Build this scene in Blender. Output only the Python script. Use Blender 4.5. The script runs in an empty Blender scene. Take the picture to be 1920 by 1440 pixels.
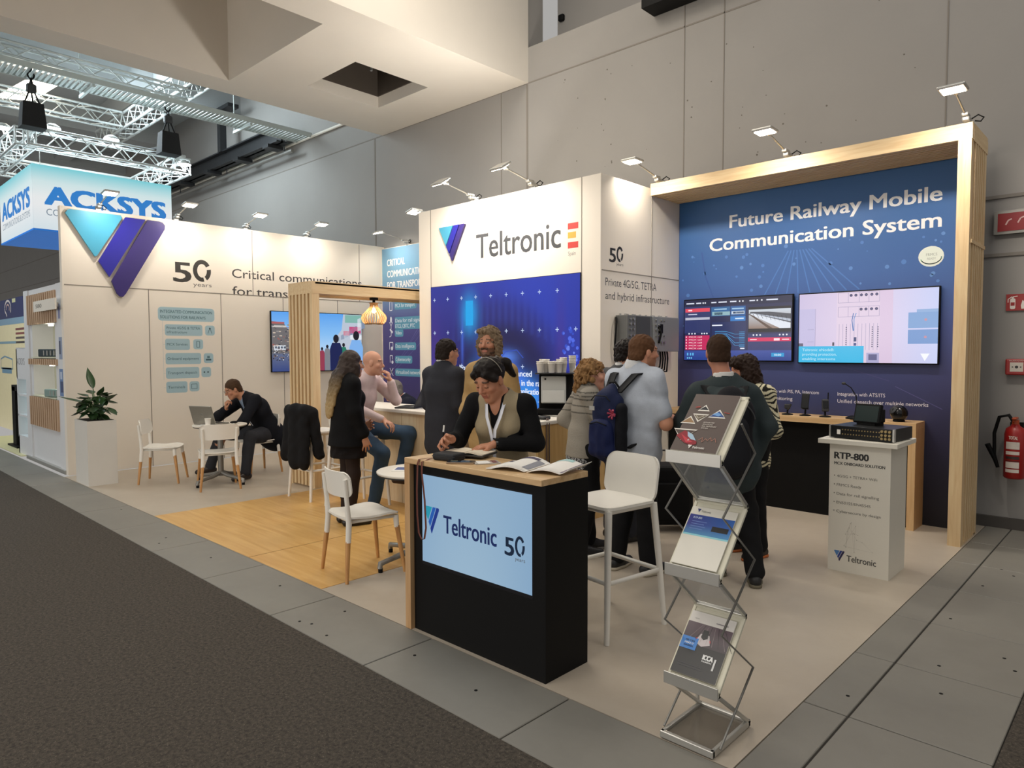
import bpy, bmesh, math, random
import numpy as np
from mathutils import Vector, Matrix

S = bpy.context.scene
COL = S.collection
PI = math.pi
random.seed(7)

# ------------------------------------------------------------------ camera, world, exposure, hall light
YAW, PITCH, ROLL, FPX, CAM_H = 0.758698, 0.0478276, -0.0023814, 1297.83, 1.65
_f = Vector((-math.sin(YAW)*math.cos(PITCH), math.cos(YAW)*math.cos(PITCH), -math.sin(PITCH)))
_r = Vector((math.cos(YAW), math.sin(YAW), 0))
_u = _r.cross(_f)
_r2 = _r*math.cos(ROLL) + _u*math.sin(ROLL)
_u2 = -_r*math.sin(ROLL) + _u*math.cos(ROLL)
cam_data = bpy.data.cameras.new('camera')
cam_data.sensor_width = 36
cam_data.lens = FPX/1920*36
cam_data.clip_end = 200
cam = bpy.data.objects.new('camera', cam_data)
COL.objects.link(cam)
cam.matrix_world = Matrix(((_r2.x, _u2.x, -_f.x, 0), (_r2.y, _u2.y, -_f.y, 0), (_r2.z, _u2.z, -_f.z, CAM_H), (0, 0, 0, 1)))
S.camera = cam

S.view_settings.view_transform = 'Standard'
S.view_settings.look = 'None'
S.view_settings.gamma = 1.0
S.view_settings.use_curve_mapping = False
S.view_settings.exposure = 0.0

world = bpy.data.worlds.new('hall_ambience')
S.world = world
world.use_nodes = True
_bg = world.node_tree.nodes['Background']
_bg.inputs[0].default_value = (1.0, 0.975, 0.945, 1)
_bg.inputs[1].default_value = 0.40


def area_light(name, loc, target, size, power, color=(1, 1, 1), size_y=None, spread=PI):
    d = bpy.data.lights.new(name, 'AREA')
    d.energy = power
    d.color = color
    d.shape = 'RECTANGLE'
    d.size = size
    d.size_y = size_y or size
    d.spread = spread
    o = bpy.data.objects.new(name, d)
    COL.objects.link(o)
    o.location = loc
    o.rotation_euler = (Vector(target)-Vector(loc)).to_track_quat('-Z', 'Y').to_euler()
    return o


# the hall's own ceiling lights, high above the aisle and above the neighbouring stand
area_light('hall_light', (-4.0, -2.0, 7.6), (-4.5, 1.0, 0), 5.0, 150, (1.0, 0.93, 0.82), 2.0)
area_light('hall_light', (1.5, 4.0, 7.6), (-2.0, 4.5, 0), 2.0, 60, (1.0, 0.93, 0.83), 4.0)
area_light('hall_light', (-15.5, 0.0, 7.2), (-14.5, 3.0, 0), 3.0, 260, (0.80, 0.93, 1.0), 3.0)
area_light('hall_light', (-15.3, 4.2, 6.9), (-13.0, 7.7, 4.6), 2.0, 220, (0.78, 0.92, 1.0), 2.0)
# fill light added behind the viewer, as if from stands across the aisle
area_light('aisle_fill_light', (-6.0, -7.5, 2.0), (-6.5, 5.0, 5.4), 9.0, 310, (1.0, 0.93, 0.85), 3.0)
area_light('stand_ceiling_light', (-5.8, 4.2, 7.4), (-6.2, 4.6, 0), 2.4, 110, (1.0, 0.90, 0.76), 2.0)


# ------------------------------------------------------------------ helpers
def lin(h):
    """#rrggbb or 0-255 triple -> linear rgb"""
    if isinstance(h, str):
        h = h.lstrip('#')
        h = [int(h[i:i+2], 16) for i in (0, 2, 4)]
    out = []
    for c in h:
        c = c/255.0
        out.append(c/12.92 if c <= 0.04045 else ((c+0.055)/1.055)**2.4)
    return tuple(out)


_mats = {}


def mat(name, col, rough=0.5, metal=0.0, emit=0.0, var=0.06, vscale=8.0, bump=0.0, bscale=60.0, alpha=None, trans=0.0, spec=0.5):
    """procedural principled material with a faint noise variation"""
    if name in _mats:
        return _mats[name]
    m = bpy.data.materials.new(name)
    m.use_nodes = True
    nt = m.node_tree
    N, L = nt.nodes, nt.links
    b = N['Principled BSDF']
    c = lin(col) if not (isinstance(col, tuple) and max(col) <= 1.0) else col
    b.inputs['Roughness'].default_value = rough
    b.inputs['Metallic'].default_value = metal
    b.inputs['Specular IOR Level'].default_value = spec
    tc = N.new('ShaderNodeTexCoord')
    if var > 0:
        nz = N.new('ShaderNodeTexNoise')
        nz.inputs['Scale'].default_value = vscale
        nz.inputs['Detail'].default_value = 3
        L.new(tc.outputs['Object'], nz.inputs['Vector'])
        mx = N.new('ShaderNodeMix')
        mx.data_type = 'RGBA'
        mx.inputs[6].default_value = (*[max(0, x*(1-var)) for x in c], 1)
        mx.inputs[7].default_value = (*[min(1, x*(1+var)) for x in c], 1)
        L.new(nz.outputs['Fac'], mx.inputs[0])
        L.new(mx.outputs[2], b.inputs['Base Color'])
        if emit > 0:
            L.new(mx.outputs[2], b.inputs['Emission Color'])
    else:
        b.inputs['Base Color'].default_value = (*c, 1)
        b.inputs['Emission Color'].default_value = (*c, 1)
    if emit > 0:
        b.inputs['Emission Strength'].default_value = emit
    if bump > 0:
        n2 = N.new('ShaderNodeTexNoise')
        n2.inputs['Scale'].default_value = bscale
        n2.inputs['Detail'].default_value = 4
        L.new(tc.outputs['Object'], n2.inputs['Vector'])
        bp = N.new('ShaderNodeBump')
        bp.inputs['Strength'].default_value = bump
        bp.inputs['Distance'].default_value = 0.01
        L.new(n2.outputs['Fac'], bp.inputs['Height'])
        L.new(bp.outputs['Normal'], b.inputs['Normal'])
    if alpha is not None:
        b.inputs['Alpha'].default_value = alpha
    if trans:
        b.inputs['Transmission Weight'].default_value = trans
    _mats[name] = m
    return m


def wood(name, c1, c2, axis='X', rough=0.45, scale=1.0):
    """procedural wood: grain stretched along one axis"""
    if name in _mats:
        return _mats[name]
    m = bpy.data.materials.new(name)
    m.use_nodes = True
    nt = m.node_tree
    N, L = nt.nodes, nt.links
    b = N['Principled BSDF']
    b.inputs['Roughness'].default_value = rough
    tc = N.new('ShaderNodeTexCoord')
    mp = N.new('ShaderNodeMapping')
    s = {'X': (1.2, 14, 14), 'Y': (14, 1.2, 14), 'Z': (14, 14, 1.2)}[axis]
    mp.inputs['Scale'].default_value = [v*scale for v in s]
    L.new(tc.outputs['Object'], mp.inputs['Vector'])
    nz = N.new('ShaderNodeTexNoise')
    nz.inputs['Scale'].default_value = 2.2
    nz.inputs['Detail'].default_value = 6
    nz.inputs['Distortion'].default_value = 0.6
    L.new(mp.outputs['Vector'], nz.inputs['Vector'])
    cr = N.new('ShaderNodeValToRGB')
    cr.color_ramp.elements[0].position = 0.3
    cr.color_ramp.elements[0].color = (*lin(c1), 1)
    cr.color_ramp.elements[1].position = 0.72
    cr.color_ramp.elements[1].color = (*lin(c2), 1)
    L.new(nz.outputs['Fac'], cr.inputs['Fac'])
    L.new(cr.outputs['Color'], b.inputs['Base Color'])
    _mats[name] = m
    return m


def colmat(name, emit=0.0, rough=0.5, bump=0.0, spec=0.5):
    """material that reads the mesh's own colour attribute (printed or displayed pictures)"""
    if name in _mats:
        return _mats[name]
    m = bpy.data.materials.new(name)
    m.use_nodes = True
    nt = m.node_tree
    N, L = nt.nodes, nt.links
    b = N['Principled BSDF']
    b.inputs['Roughness'].default_value = rough
    b.inputs['Specular IOR Level'].default_value = spec
    a = N.new('ShaderNodeAttribute')
    a.attribute_name = 'col'
    if emit > 0:
        b.inputs['Base Color'].default_value = (0.01, 0.01, 0.012, 1)
        b.inputs['Emission Strength'].default_value = emit
        L.new(a.outputs['Color'], b.inputs['Emission Color'])
    else:
        L.new(a.outputs['Color'], b.inputs['Base Color'])
    if bump > 0:
        tc = N.new('ShaderNodeTexCoord')
        n2 = N.new('ShaderNodeTexNoise')
        n2.inputs['Scale'].default_value = 90
        L.new(tc.outputs['Object'], n2.inputs['Vector'])
        bp = N.new('ShaderNodeBump')
        bp.inputs['Strength'].default_value = bump
        bp.inputs['Distance'].default_value = 0.01
        L.new(n2.outputs['Fac'], bp.inputs['Height'])
        L.new(bp.outputs['Normal'], b.inputs['Normal'])
    _mats[name] = m
    return m


def tag(o, label=None, cat=None, group=None, kind=None):
    if label: o['label'] = label
    if cat: o['category'] = cat
    if group: o['group'] = group
    if kind: o['kind'] = kind
    return o


def thing(name, label, cat, loc=(0, 0, 0), rz=0.0, group=None):
    o = bpy.data.objects.new(name, None)
    COL.objects.link(o)
    o.empty_display_size = 0.1
    o.location = loc
    o.rotation_euler = (0, 0, rz)
    return tag(o, label, cat, group)


def rotz(a):
    return np.array([[math.cos(a), -math.sin(a), 0], [math.sin(a), math.cos(a), 0], [0, 0, 1.0]])


def frame_from(d, up=(0, 0, 1)):
    """3x3 with columns x,y,z; z along d"""
    z = np.array(d, float); z /= np.linalg.norm(z)
    u = np.array(up, float)
    if abs(z@u) > 0.99: u = np.array([0, 1.0, 0])
    x = np.cross(u, z); x /= np.linalg.norm(x)
    y = np.cross(z, x)
    return np.stack([x, y, z], 1)


class MB:
    """collects shapes into one mesh"""

    def __init__(s):
        s.v = []; s.f = []; s.m = []; s.sm = []

    def add(s, verts, faces, mi=0, smooth=False):
        n = len(s.v)
        s.v.extend([tuple(map(float, p)) for p in verts])
        for f in faces:
            s.f.append(tuple(i+n for i in f)); s.m.append(mi); s.sm.append(smooth)
        return s

    def box(s, c, size, mi=0, rot=None, bev=0.0, seg=2):
        c = np.array(c, float)
        if bev > 0:
            bm = bmesh.new()
            bmesh.ops.create_cube(bm, size=1.0)
            bmesh.ops.scale(bm, vec=size, verts=bm.verts)
            bmesh.ops.bevel(bm, geom=list(bm.edges), offset=min(bev, min(size)*0.49), segments=seg, affect='EDGES', profile=0.5)
            bm.verts.index_update()
            V = np.array([v.co[:] for v in bm.verts])
            Fc = [[v.index for v in f.verts] for f in bm.faces]
            bm.free()
        else:
            x, y, z = [q/2 for q in size]
            V = np.array([(-x, -y, -z), (x, -y, -z), (x, y, -z), (-x, y, -z), (-x, -y, z), (x, -y, z), (x, y, z), (-x, y, z)])
            Fc = [(0, 3, 2, 1), (4, 5, 6, 7), (0, 1, 5, 4), (1, 2, 6, 5), (2, 3, 7, 6), (3, 0, 4, 7)]
        if rot is not None: V = V @ np.array(rot).T
        return s.add(V+c, Fc, mi)

    def span(s, lo, hi, mi=0, bev=0.0):
        lo = np.array(lo, float); hi = np.array(hi, float)
        return s.box((lo+hi)/2, tuple(abs(hi-lo)), mi, bev=bev)

    def cyl(s, p0, p1, r0, r1=None, n=14, mi=0, smooth=True, cap=True):
        r1 = r0 if r1 is None else r1
        p0 = np.array(p0, float); p1 = np.array(p1, float)
        R = frame_from(p1-p0)
        a = np.arange(n)*2*PI/n
        ring = np.stack([np.cos(a), np.sin(a), 0*a], 1) @ R.T
        V = np.concatenate([p0+ring*r0, p1+ring*r1])
        Fc = [(i, (i+1) % n, n+(i+1) % n, n+i) for i in range(n)]
        s.add(V, Fc, mi, smooth)
        if cap:
            s.add(V[:n], [tuple(range(n-1, -1, -1))], mi)
            s.add(V[n:], [tuple(range(n))], mi)
        return s

    def tube(s, pts, r, n=8, mi=0, closed=False):
        P = np.array(pts, float)
        k = len(P)
        rr = np.full(k, r, float) if np.isscalar(r) else np.array(r, float)
        V = []
        up = None
        for i in range(k):
            if closed: t = P[(i+1) % k]-P[i-1]
            else: t = P[min(i+1, k-1)]-P[max(i-1, 0)]
            t = t/(np.linalg.norm(t)+1e-12)
            if up is None:
                up = np.array([0, 0, 1.0]) if abs(t[2]) < 0.9 else np.array([1.0, 0, 0])
            x = np.cross(up, t); x /= (np.linalg.norm(x)+1e-12)
            y = np.cross(t, x); up = y
            a = np.arange(n)*2*PI/n
            V.append(P[i]+(np.outer(np.cos(a), x)+np.outer(np.sin(a), y))*rr[i])
        V = np.concatenate(V)
        Fc = []
        for i in range(k if closed else k-1):
            j = (i+1) % k
            for q in range(n):
                Fc.append((i*n+q, i*n+(q+1) % n, j*n+(q+1) % n, j*n+q))
        s.add(V, Fc, mi, True)
        if not closed:
            s.add(V[:n], [tuple(range(n-1, -1, -1))], mi)
            s.add(V[-n:], [tuple(range(n))], mi)
        return s

    def lathe(s, prof, c=(0, 0, 0), n=24, mi=0, smooth=True, axis=None):
        """prof: list of (r,z)"""
        a = np.arange(n)*2*PI/n
        V = []
        for r, z in prof:
            V.append(np.stack([r*np.cos(a), r*np.sin(a), 0*a+z], 1))
        V = np.concatenate(V)
        if axis is not None: V = V @ frame_from(axis).T
        V = V+np.array(c, float)
        Fc = []
        for i in range(len(prof)-1):
            for q in range(n):
                Fc.append((i*n+q, i*n+(q+1) % n, (i+1)*n+(q+1) % n, (i+1)*n+q))
        s.add(V, Fc, mi, smooth)
        if prof[0][0] > 1e-5: s.add(V[:n], [tuple(range(n-1, -1, -1))], mi)
        if prof[-1][0] > 1e-5: s.add(V[-n:], [tuple(range(n))], mi)
        return s

    def prism(s, poly, vec, mi=0):
        """planar 3D polygon extruded along vec"""
        P = np.array(poly, float); n = len(P)
        Q = P+np.array(vec, float)
        V = np.concatenate([P, Q])
        Fc = [tuple(range(n-1, -1, -1)), tuple(range(n, 2*n))]
        Fc += [(i, (i+1) % n, n+(i+1) % n, n+i) for i in range(n)]
        return s.add(V, Fc, mi)

    def ell(s, c, r, n=16, mi=0, rot=None):
        r = (r, r, r) if np.isscalar(r) else r
        m = n//2
        V = [(0, 0, -1.0)]
        for i in range(1, m):
            t = -PI/2+PI*i/m
            for q in range(n):
                a = 2*PI*q/n
                V.append((math.cos(t)*math.cos(a), math.cos(t)*math.sin(a), math.sin(t)))
        V.append((0, 0, 1.0))
        V = np.array(V)*np.array(r)
        if rot is not None: V = V @ np.array(rot).T
        Fc = [(0, 1+(q+1) % n, 1+q) for q in range(n)]
        for i in range(m-2):
            for q in range(n):
                Fc.append((1+i*n+q, 1+i*n+(q+1) % n, 1+(i+1)*n+(q+1) % n, 1+(i+1)*n+q))
        b = 1+(m-2)*n
        Fc += [(b+q, b+(q+1) % n, len(V)-1) for q in range(n)]
        return s.add(V+np.array(c, float), Fc, mi, True)

    def sheet(s, fn, nu, nv, thick=0.0, mi=0, smooth=True):
        """fn(u,v)->point, u,v in 0..1; thickness by normals"""
        G = np.array([[fn(i/nu, j/nv) for j in range(nv+1)] for i in range(nu+1)], float)
        idx = lambda i, j: i*(nv+1)+j
        V = G.reshape(-1, 3)
        Fq = [(idx(i, j), idx(i+1, j), idx(i+1, j+1), idx(i, j+1)) for i in range(nu) for j in range(nv)]
        if thick <= 0: return s.add(V, Fq, mi, smooth)
        du = np.gradient(G, axis=0); dv = np.gradient(G, axis=1)
        Nn = np.cross(du, dv); Nn /= (np.linalg.norm(Nn, axis=2, keepdims=True)+1e-12)
        A = (G+Nn*thick/2).reshape(-1, 3); B = (G-Nn*thick/2).reshape(-1, 3)
        n = len(A)
        s.add(np.concatenate([A, B]), Fq+[tuple(n+q for q in reversed(f)) for f in Fq], mi, smooth)
        rim = [idx(i, 0) for i in range(nu)]+[idx(nu, j) for j in range(nv)]+[idx(i, nv) for i in range(nu, 0, -1)]+[idx(0, j) for j in range(nv, 0, -1)]
        Fr = [(rim[i], n+rim[i], n+rim[(i+1) % len(rim)], rim[(i+1) % len(rim)])[::-1] for i in range(len(rim))]
        base = len(s.v)-2*n
        for f in Fr:
            s.f.append(tuple(base+q for q in f)); s.m.append(mi); s.sm.append(False)
        return s

    def build(s, name, mats, parent=None, loc=None, label=None):
        me = bpy.data.meshes.new(name)
        me.from_pydata(s.v, [], s.f)
        for m in (mats if isinstance(mats, (list, tuple)) else [mats]): me.materials.append(m)
        me.polygons.foreach_set('material_index', s.m)
        me.polygons.foreach_set('use_smooth', s.sm)
        me.update()
        o = bpy.data.objects.new(name, me)
        COL.objects.link(o)
        if parent is not None: o.parent = parent
        if loc is not None: o.location = loc
        if label: o['label'] = label
        return o


def copy_tree(o, parent=None):
    c = o.copy()
    COL.objects.link(c)
    if parent is not None: c.parent = parent
    for ch in list(o.children): copy_tree(ch, c)
    return c


def place_copy(src, loc, rz, label, group=None):
    c = copy_tree(src)
    c.location = loc
    c.rotation_euler = (0, 0, rz)
    c['label'] = label
    if group: c['group'] = group
    return c


# ------------------------------------------------------------------ flat prints, lettering and screen pictures
_txt = {}


def text_geo(t, bold=0.0):
    key = (t, bold)
    if key in _txt: return _txt[key]
    cu = bpy.data.curves.new('t', 'FONT')
    cu.body = t
    cu.size = 1.0
    cu.resolution_u = 3
    cu.offset = bold
    ob = bpy.data.objects.new('t', cu)
    COL.objects.link(ob)
    dg = bpy.context.evaluated_depsgraph_get()
    dg.update()
    me = bpy.data.meshes.new_from_object(ob.evaluated_get(dg))
    V = np.array([v.co[:2] for v in me.vertices]) if len(me.vertices) else np.zeros((0, 2))
    Fc = [tuple(p.vertices) for p in me.polygons]
    bpy.data.objects.remove(ob); bpy.data.curves.remove(cu); bpy.data.meshes.remove(me)
    _txt[key] = (V, Fc)
    return V, Fc


class Canvas:
    """polygons with colours on a plane: origin, u (right), v (up); each layer sits a hair above the last"""

    def __init__(s, origin, u, v, step=0.0005):
        s.o = np.array(origin, float); s.u = np.array(u, float); s.w = np.array(v, float)
        s.n = np.cross(s.u, s.w); s.step = step
        s.v = []; s.f = []; s.c = []; s.layer = 1

    def up(s): s.layer += 1; return s

    def raw(s, P, faces, cols):
        n = len(s.v)
        h = s.layer*s.step
        for (x, y), c in zip(P, cols):
            s.v.append(s.o+s.u*x+s.w*y+s.n*h); s.c.append(c)
        s.f.extend([tuple(i+n for i in f) for f in faces])
        return s

    def poly(s, pts, col):
        c = lin(col) if not (isinstance(col, tuple) and len(col) == 3 and max(col) <= 1.0) else col
        return s.raw(pts, [tuple(range(len(pts)))], [c]*len(pts))

    def rect(s, x0, y0, x1, y1, col): return s.poly([(x0, y0), (x1, y0), (x1, y1), (x0, y1)], col)

    def rrect(s, x0, y0, x1, y1, r, col):
        P = []
        for cx, cy, a0 in ((x1-r, y0+r, -90), (x1-r, y1-r, 0), (x0+r, y1-r, 90), (x0+r, y0+r, 180)):
            for k in range(5):
                a = math.radians(a0+k*22.5)
                P.append((cx+r*math.cos(a), cy+r*math.sin(a)))
        return s.poly(P, col)

    def disc(s, x, y, r, col, ry=None, n=20):
        return s.poly([(x+r*math.cos(2*PI*k/n), y+(ry or r)*math.sin(2*PI*k/n)) for k in range(n)], col)

    def line(s, pts, w, col):
        for (x0, y0), (x1, y1) in zip(pts[:-1], pts[1:]):
            d = math.hypot(x1-x0, y1-y0) or 1
            nx, ny = -(y1-y0)/d*w/2, (x1-x0)/d*w/2
            s.poly([(x0-nx, y0-ny), (x1-nx, y1-ny), (x1+nx, y1+ny), (x0+nx, y0+ny)], col)
        return s

    def grad(s, x0, y0, x1, y1, fn, nx=8, ny=8):
        """fn(a,b) -> linear colour, a,b in 0..1"""
        P = []; cols = []
        for j in range(ny+1):
            for i in range(nx+1):
                P.append((x0+(x1-x0)*i/nx, y0+(y1-y0)*j/ny)); cols.append(fn(i/nx, j/ny))
        F = [(j*(nx+1)+i, j*(nx+1)+i+1, (j+1)*(nx+1)+i+1, (j+1)*(nx+1)+i) for j in range(ny) for i in range(nx)]
        return s.raw(P, F, cols)

    def text(s, t, x, y, h, col, w=None, bold=0.0, align='l'):
        """baseline at y, cap height h; w fits the width"""
        V, F = text_geo(t, 0.0)
        if not len(V): return s
        k = h/0.73
        P = V*k
        mn, mx = P[:, 0].min(), P[:, 0].max()
        sx = (w/(mx-mn)) if w else 1.0
        X = (P[:, 0]-mn)*sx
        if align == 'r': X = X-(mx-mn)*sx
        if align == 'c': X = X-(mx-mn)*sx/2
        c = lin(col)
        b = bold*k*1.4
        for q, (dx, dy) in enumerate(((0, 0),) if bold <= 0 else ((0, 0), (b, b*0.4), (-b, -b*0.4), (b, -b*0.4), (-b, b*0.4))):
            n = len(s.v)
            s.raw(list(zip(x+X+dx, y+P[:, 1]+dy)), F, [c]*len(V))
            for i in range(n, len(s.v)): s.v[i] = s.v[i]+s.n*0.00008*q
        return s

    def build(s, name, material, parent=None, label=None, base=None):
        V = np.array(s.v)
        if base is not None: V = V-np.array(base)
        me = bpy.data.meshes.new(name)
        me.from_pydata([tuple(p) for p in V], [], s.f)
        at = me.attributes.new('col', 'FLOAT_COLOR', 'POINT')
        at.data.foreach_set('color', np.array([(*c, 1.0) for c in s.c], np.float32).ravel())
        me.materials.append(material)
        o = bpy.data.objects.new(name, me)
        COL.objects.link(o)
        if parent is not None: o.parent = parent
        if label: o['label'] = label
        return o


def mixc(a, b, t):
    t = max(0.0, min(1.0, t))
    return tuple(x+(y-x)*t for x, y in zip(a, b))


def ramp(stops):
    st = [(p, lin(c)) for p, c in stops]

    def f(t):
        if t <= st[0][0]: return st[0][1]
        for (p0, c0), (p1, c1) in zip(st[:-1], st[1:]):
            if t <= p1: return mixc(c0, c1, (t-p0)/(p1-p0))
        return st[-1][1]
    return f


PRINT = colmat('printed_vinyl', 0.0, 0.5)
SCREEN = colmat('screen_picture', 1.0, 0.25)


def vlogo(cv, x, y, w, h, c1='#57b4d6', c2='#2b2aa8', c3='#3a2a7c'):
    """three-stripe triangle mark, x,y = lower apex box corner"""
    q = lambda a, b: (x+a*w, y+b*h)
    cv.poly([q(0.02, 0.97), q(0.0, 0.93), q(0.265, 0.47), q(0.28, 0.47), q(0.54, 1.0), q(0.06, 1.0)][::-1], c1)
    cv.poly([q(0.30, 0.42), q(0.40, 0.23), q(0.79, 1.0), q(0.58, 1.0)], c2)
    cv.poly([q(0.42, 0.19), q(0.475, 0.03), q(0.5, 0.0), q(0.53, 0.03), q(0.99, 0.92), q(0.985, 0.98), q(0.95, 1.0), q(0.82, 1.0)], c3)


def fifty(cv, x, y, w, h, col, years=True):
    """the number 50 with a cut through the zero, and the word years below it"""
    cv.text('5', x, y-h*0.06, h*0.97, col, w=w*0.44, bold=0.02)
    cx, cy, rx, ry, t = x+w*0.745, y+h*0.53, w*0.245, h*0.53, w*0.115
    for a0, a1 in ((-58, 10), (32, 222), (222, 284)):
        n = max(3, int((a1-a0)/12))
        for k in range(n):
            A = [math.radians(a0+(a1-a0)*(k+q)/n) for q in (0, 1)]
            cv.poly([(cx+(rx-t)*math.cos(A[0]), cy+(ry-t)*math.sin(A[0])), (cx+rx*math.cos(A[0]), cy+ry*math.sin(A[0])),
                     (cx+rx*math.cos(A[1]), cy+ry*math.sin(A[1])), (cx+(rx-t)*math.cos(A[1]), cy+(ry-t)*math.sin(A[1]))], col)
    if years: cv.text('years', x+w*0.50, y-h*0.24, h*0.2, '#5a5755', w=w*0.5)
# ------------------------------------------------------------------ materials of the place
WHITE_WALL = mat('white_panel', '#efe6d8', 0.55, var=0.015, vscale=3)
WALL_SEAM = mat('panel_seam', '#8f877c', 0.7, var=0)
HALL_WALL = mat('painted_concrete', '#9a9793', 0.8, var=0.05, vscale=1.6, bump=0.08, bscale=25)
CONCRETE = mat('soffit_concrete', '#dcd5ca', 0.85, var=0.06, vscale=1.2, bump=0.12, bscale=20)
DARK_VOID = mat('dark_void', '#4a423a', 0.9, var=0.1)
GREY_CEIL = mat('grey_ceiling', '#a9acac', 0.85, var=0.08, vscale=0.7)
SEAM_DARK = mat('dark_joint', '#4f4b47', 0.9, var=0)
BLACK = mat('black_matt', '#0a0a0b', 0.6, var=0.1, spec=0.2)
BLACK_GLOSS = mat('black_gloss', '#0c0c0e', 0.18, var=0.1)
CHARCOAL = mat('charcoal', '#2b2c2e', 0.6, var=0.1)
WHITE_PLASTIC = mat('white_plastic', '#ece8df', 0.38, var=0.02)
WHITE_PAINT = mat('white_paint', '#ece6da', 0.45, var=0.02)
STEEL = mat('brushed_steel', '#b4b2ac', 0.32, 0.9, var=0.06, vscale=30)
ALU = mat('aluminium', '#c3c2bd', 0.38, 0.75, var=0.05)
GREY_METAL = mat('grey_metal', '#8d8b86', 0.42, 0.6, var=0.06)
DARK_METAL = mat('dark_metal', '#3a3b3d', 0.45, 0.6, var=0.1)
PAPER = mat('paper', '#efece6', 0.7, var=0.02)
LIGHT_WOOD = wood('light_pine', '#d6b587', '#e6cda2', 'Z', 0.5)
LIGHT_WOOD_Y = wood('light_pine_lengthwise', '#d6b587', '#e6cda2', 'Y', 0.5)
LIGHT_WOOD_X = wood('light_pine_crosswise', '#d6b587', '#e6cda2', 'X', 0.5)
OAK_X = wood('oak_board', '#c7a274', '#ddbd90', 'X', 0.4)
PALE_WOOD = wood('pale_birch', '#ddc49c', '#ead8b6', 'Z', 0.5)
PLYWOOD = wood('plywood', '#c79f63', '#ddbc82', 'Z', 0.5, 0.6)
LEG_WOOD = wood('beech_leg', '#b07c47', '#cf9c62', 'Z', 0.45)
WARM_LAMP = mat('warm_lamp_face', (1.0, 0.90, 0.72), 0.4, emit=14.0, var=0)
COOL_LAMP = mat('cool_lamp_face', (0.88, 0.96, 1.0), 0.4, emit=16.0, var=0)


def flooring(name, c1, c2, scale, rough, bump=0.0, speck=None):
    m = mat(name, c1, rough, var=0.0)
    nt = m.node_tree; N, L = nt.nodes, nt.links
    b = N['Principled BSDF']
    tc = N.new('ShaderNodeTexCoord')
    nz = N.new('ShaderNodeTexNoise'); nz.inputs['Scale'].default_value = scale; nz.inputs['Detail'].default_value = 8
    nz.inputs['Roughness'].default_value = 0.7
    L.new(tc.outputs['Object'], nz.inputs['Vector'])
    cr = N.new('ShaderNodeValToRGB')
    cr.color_ramp.elements[0].position = 0.32; cr.color_ramp.elements[0].color = (*lin(c1), 1)
    cr.color_ramp.elements[1].position = 0.68; cr.color_ramp.elements[1].color = (*lin(c2), 1)
    L.new(nz.outputs['Fac'], cr.inputs['Fac'])
    out = cr.outputs['Color']
    if speck:
        n2 = N.new('ShaderNodeTexVoronoi'); n2.inputs['Scale'].default_value = speck[0]
        L.new(tc.outputs['Object'], n2.inputs['Vector'])
        c2r = N.new('ShaderNodeValToRGB')
        c2r.color_ramp.elements[0].position = 0.10; c2r.color_ramp.elements[0].color = (1, 1, 1, 1)
        c2r.color_ramp.elements[1].position = 0.22; c2r.color_ramp.elements[1].color = (0, 0, 0, 1)
        L.new(n2.outputs['Distance'], c2r.inputs['Fac'])
        mx = N.new('ShaderNodeMix'); mx.data_type = 'RGBA'
        mul = N.new('ShaderNodeMath'); mul.operation = 'MULTIPLY'; mul.inputs[1].default_value = speck[2]
        L.new(c2r.outputs['Color'], mul.inputs[0]); L.new(mul.outputs[0], mx.inputs[0])
        L.new(out, mx.inputs[6]); mx.inputs[7].default_value = (*lin(speck[1]), 1)
        out = mx.outputs[2]
    L.new(out, b.inputs['Base Color'])
    if bump:
        bp = N.new('ShaderNodeBump'); bp.inputs['Strength'].default_value = bump; bp.inputs['Distance'].default_value = 0.01
        n3 = N.new('ShaderNodeTexNoise'); n3.inputs['Scale'].default_value = 140
        L.new(tc.outputs['Object'], n3.inputs['Vector']); L.new(n3.outputs['Fac'], bp.inputs['Height']); L.new(bp.outputs['Normal'], b.inputs['Normal'])
    return m


CARPET = flooring('aisle_carpet_pile', '#231e19', '#574f45', 55, 0.95, 0.45, (70, '#7d7566', 0.55))
VINYL = flooring('grey_vinyl', '#b3a797', '#bdb2a2', 1.6, 0.42)
TILE = flooring('grey_floor_tile', '#7d7a73', '#86837b', 2.0, 0.5)
PLANK = wood('wood_floor', '#cf9d57', '#e2b873', 'X', 0.35, 0.55)


def structure(o, label=None):
    o['kind'] = 'structure'
    if label: o['label'] = label
    return o


# ------------------------------------------------------------------ floors
m = MB().span((-70, -8, -0.06), (-0.45, 2.045, 0.0)).span((-0.45, -8, -0.06), (6, 12, 0.0))
structure(m.build('floor_carpet', CARPET), 'dark speckled grey aisle carpet')
m = MB().span((-10.55, 2.52, -0.06), (-1.2, 7.7, 0.0))
structure(m.build('floor', VINYL), 'light grey vinyl floor of the exhibition stand')
m = MB().span((-7.34, 2.523, -0.05), (-4.22, 4.62, 0.003))
o = structure(m.build('floor_wood', PLANK), 'honey coloured wooden floor patch in front of the bar')
g = MB()
g.box((-5.30, 3.57, 0.0033), (0.006, 2.1, 0.0012))
g.build('plank_joint', mat('plank_joint', '#8e6a3c', 0.8, var=0), o)
m = MB()
xs = [-30+1.006*k for k in range(28)]
xj = [-2.016-1.008*k for k in range(28)]
xj = [-0.45, -1.01]+xj
for a, b in zip(xj[:-1], xj[1:]):
    m.box(((a+b)/2, 2.2825, -0.02), (abs(a-b)-0.008, 0.467, 0.04), bev=0.003, seg=1)
yj = [2.52, 3.251, 3.99, 4.725, 5.485, 6.25, 6.99, 7.74]
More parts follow.
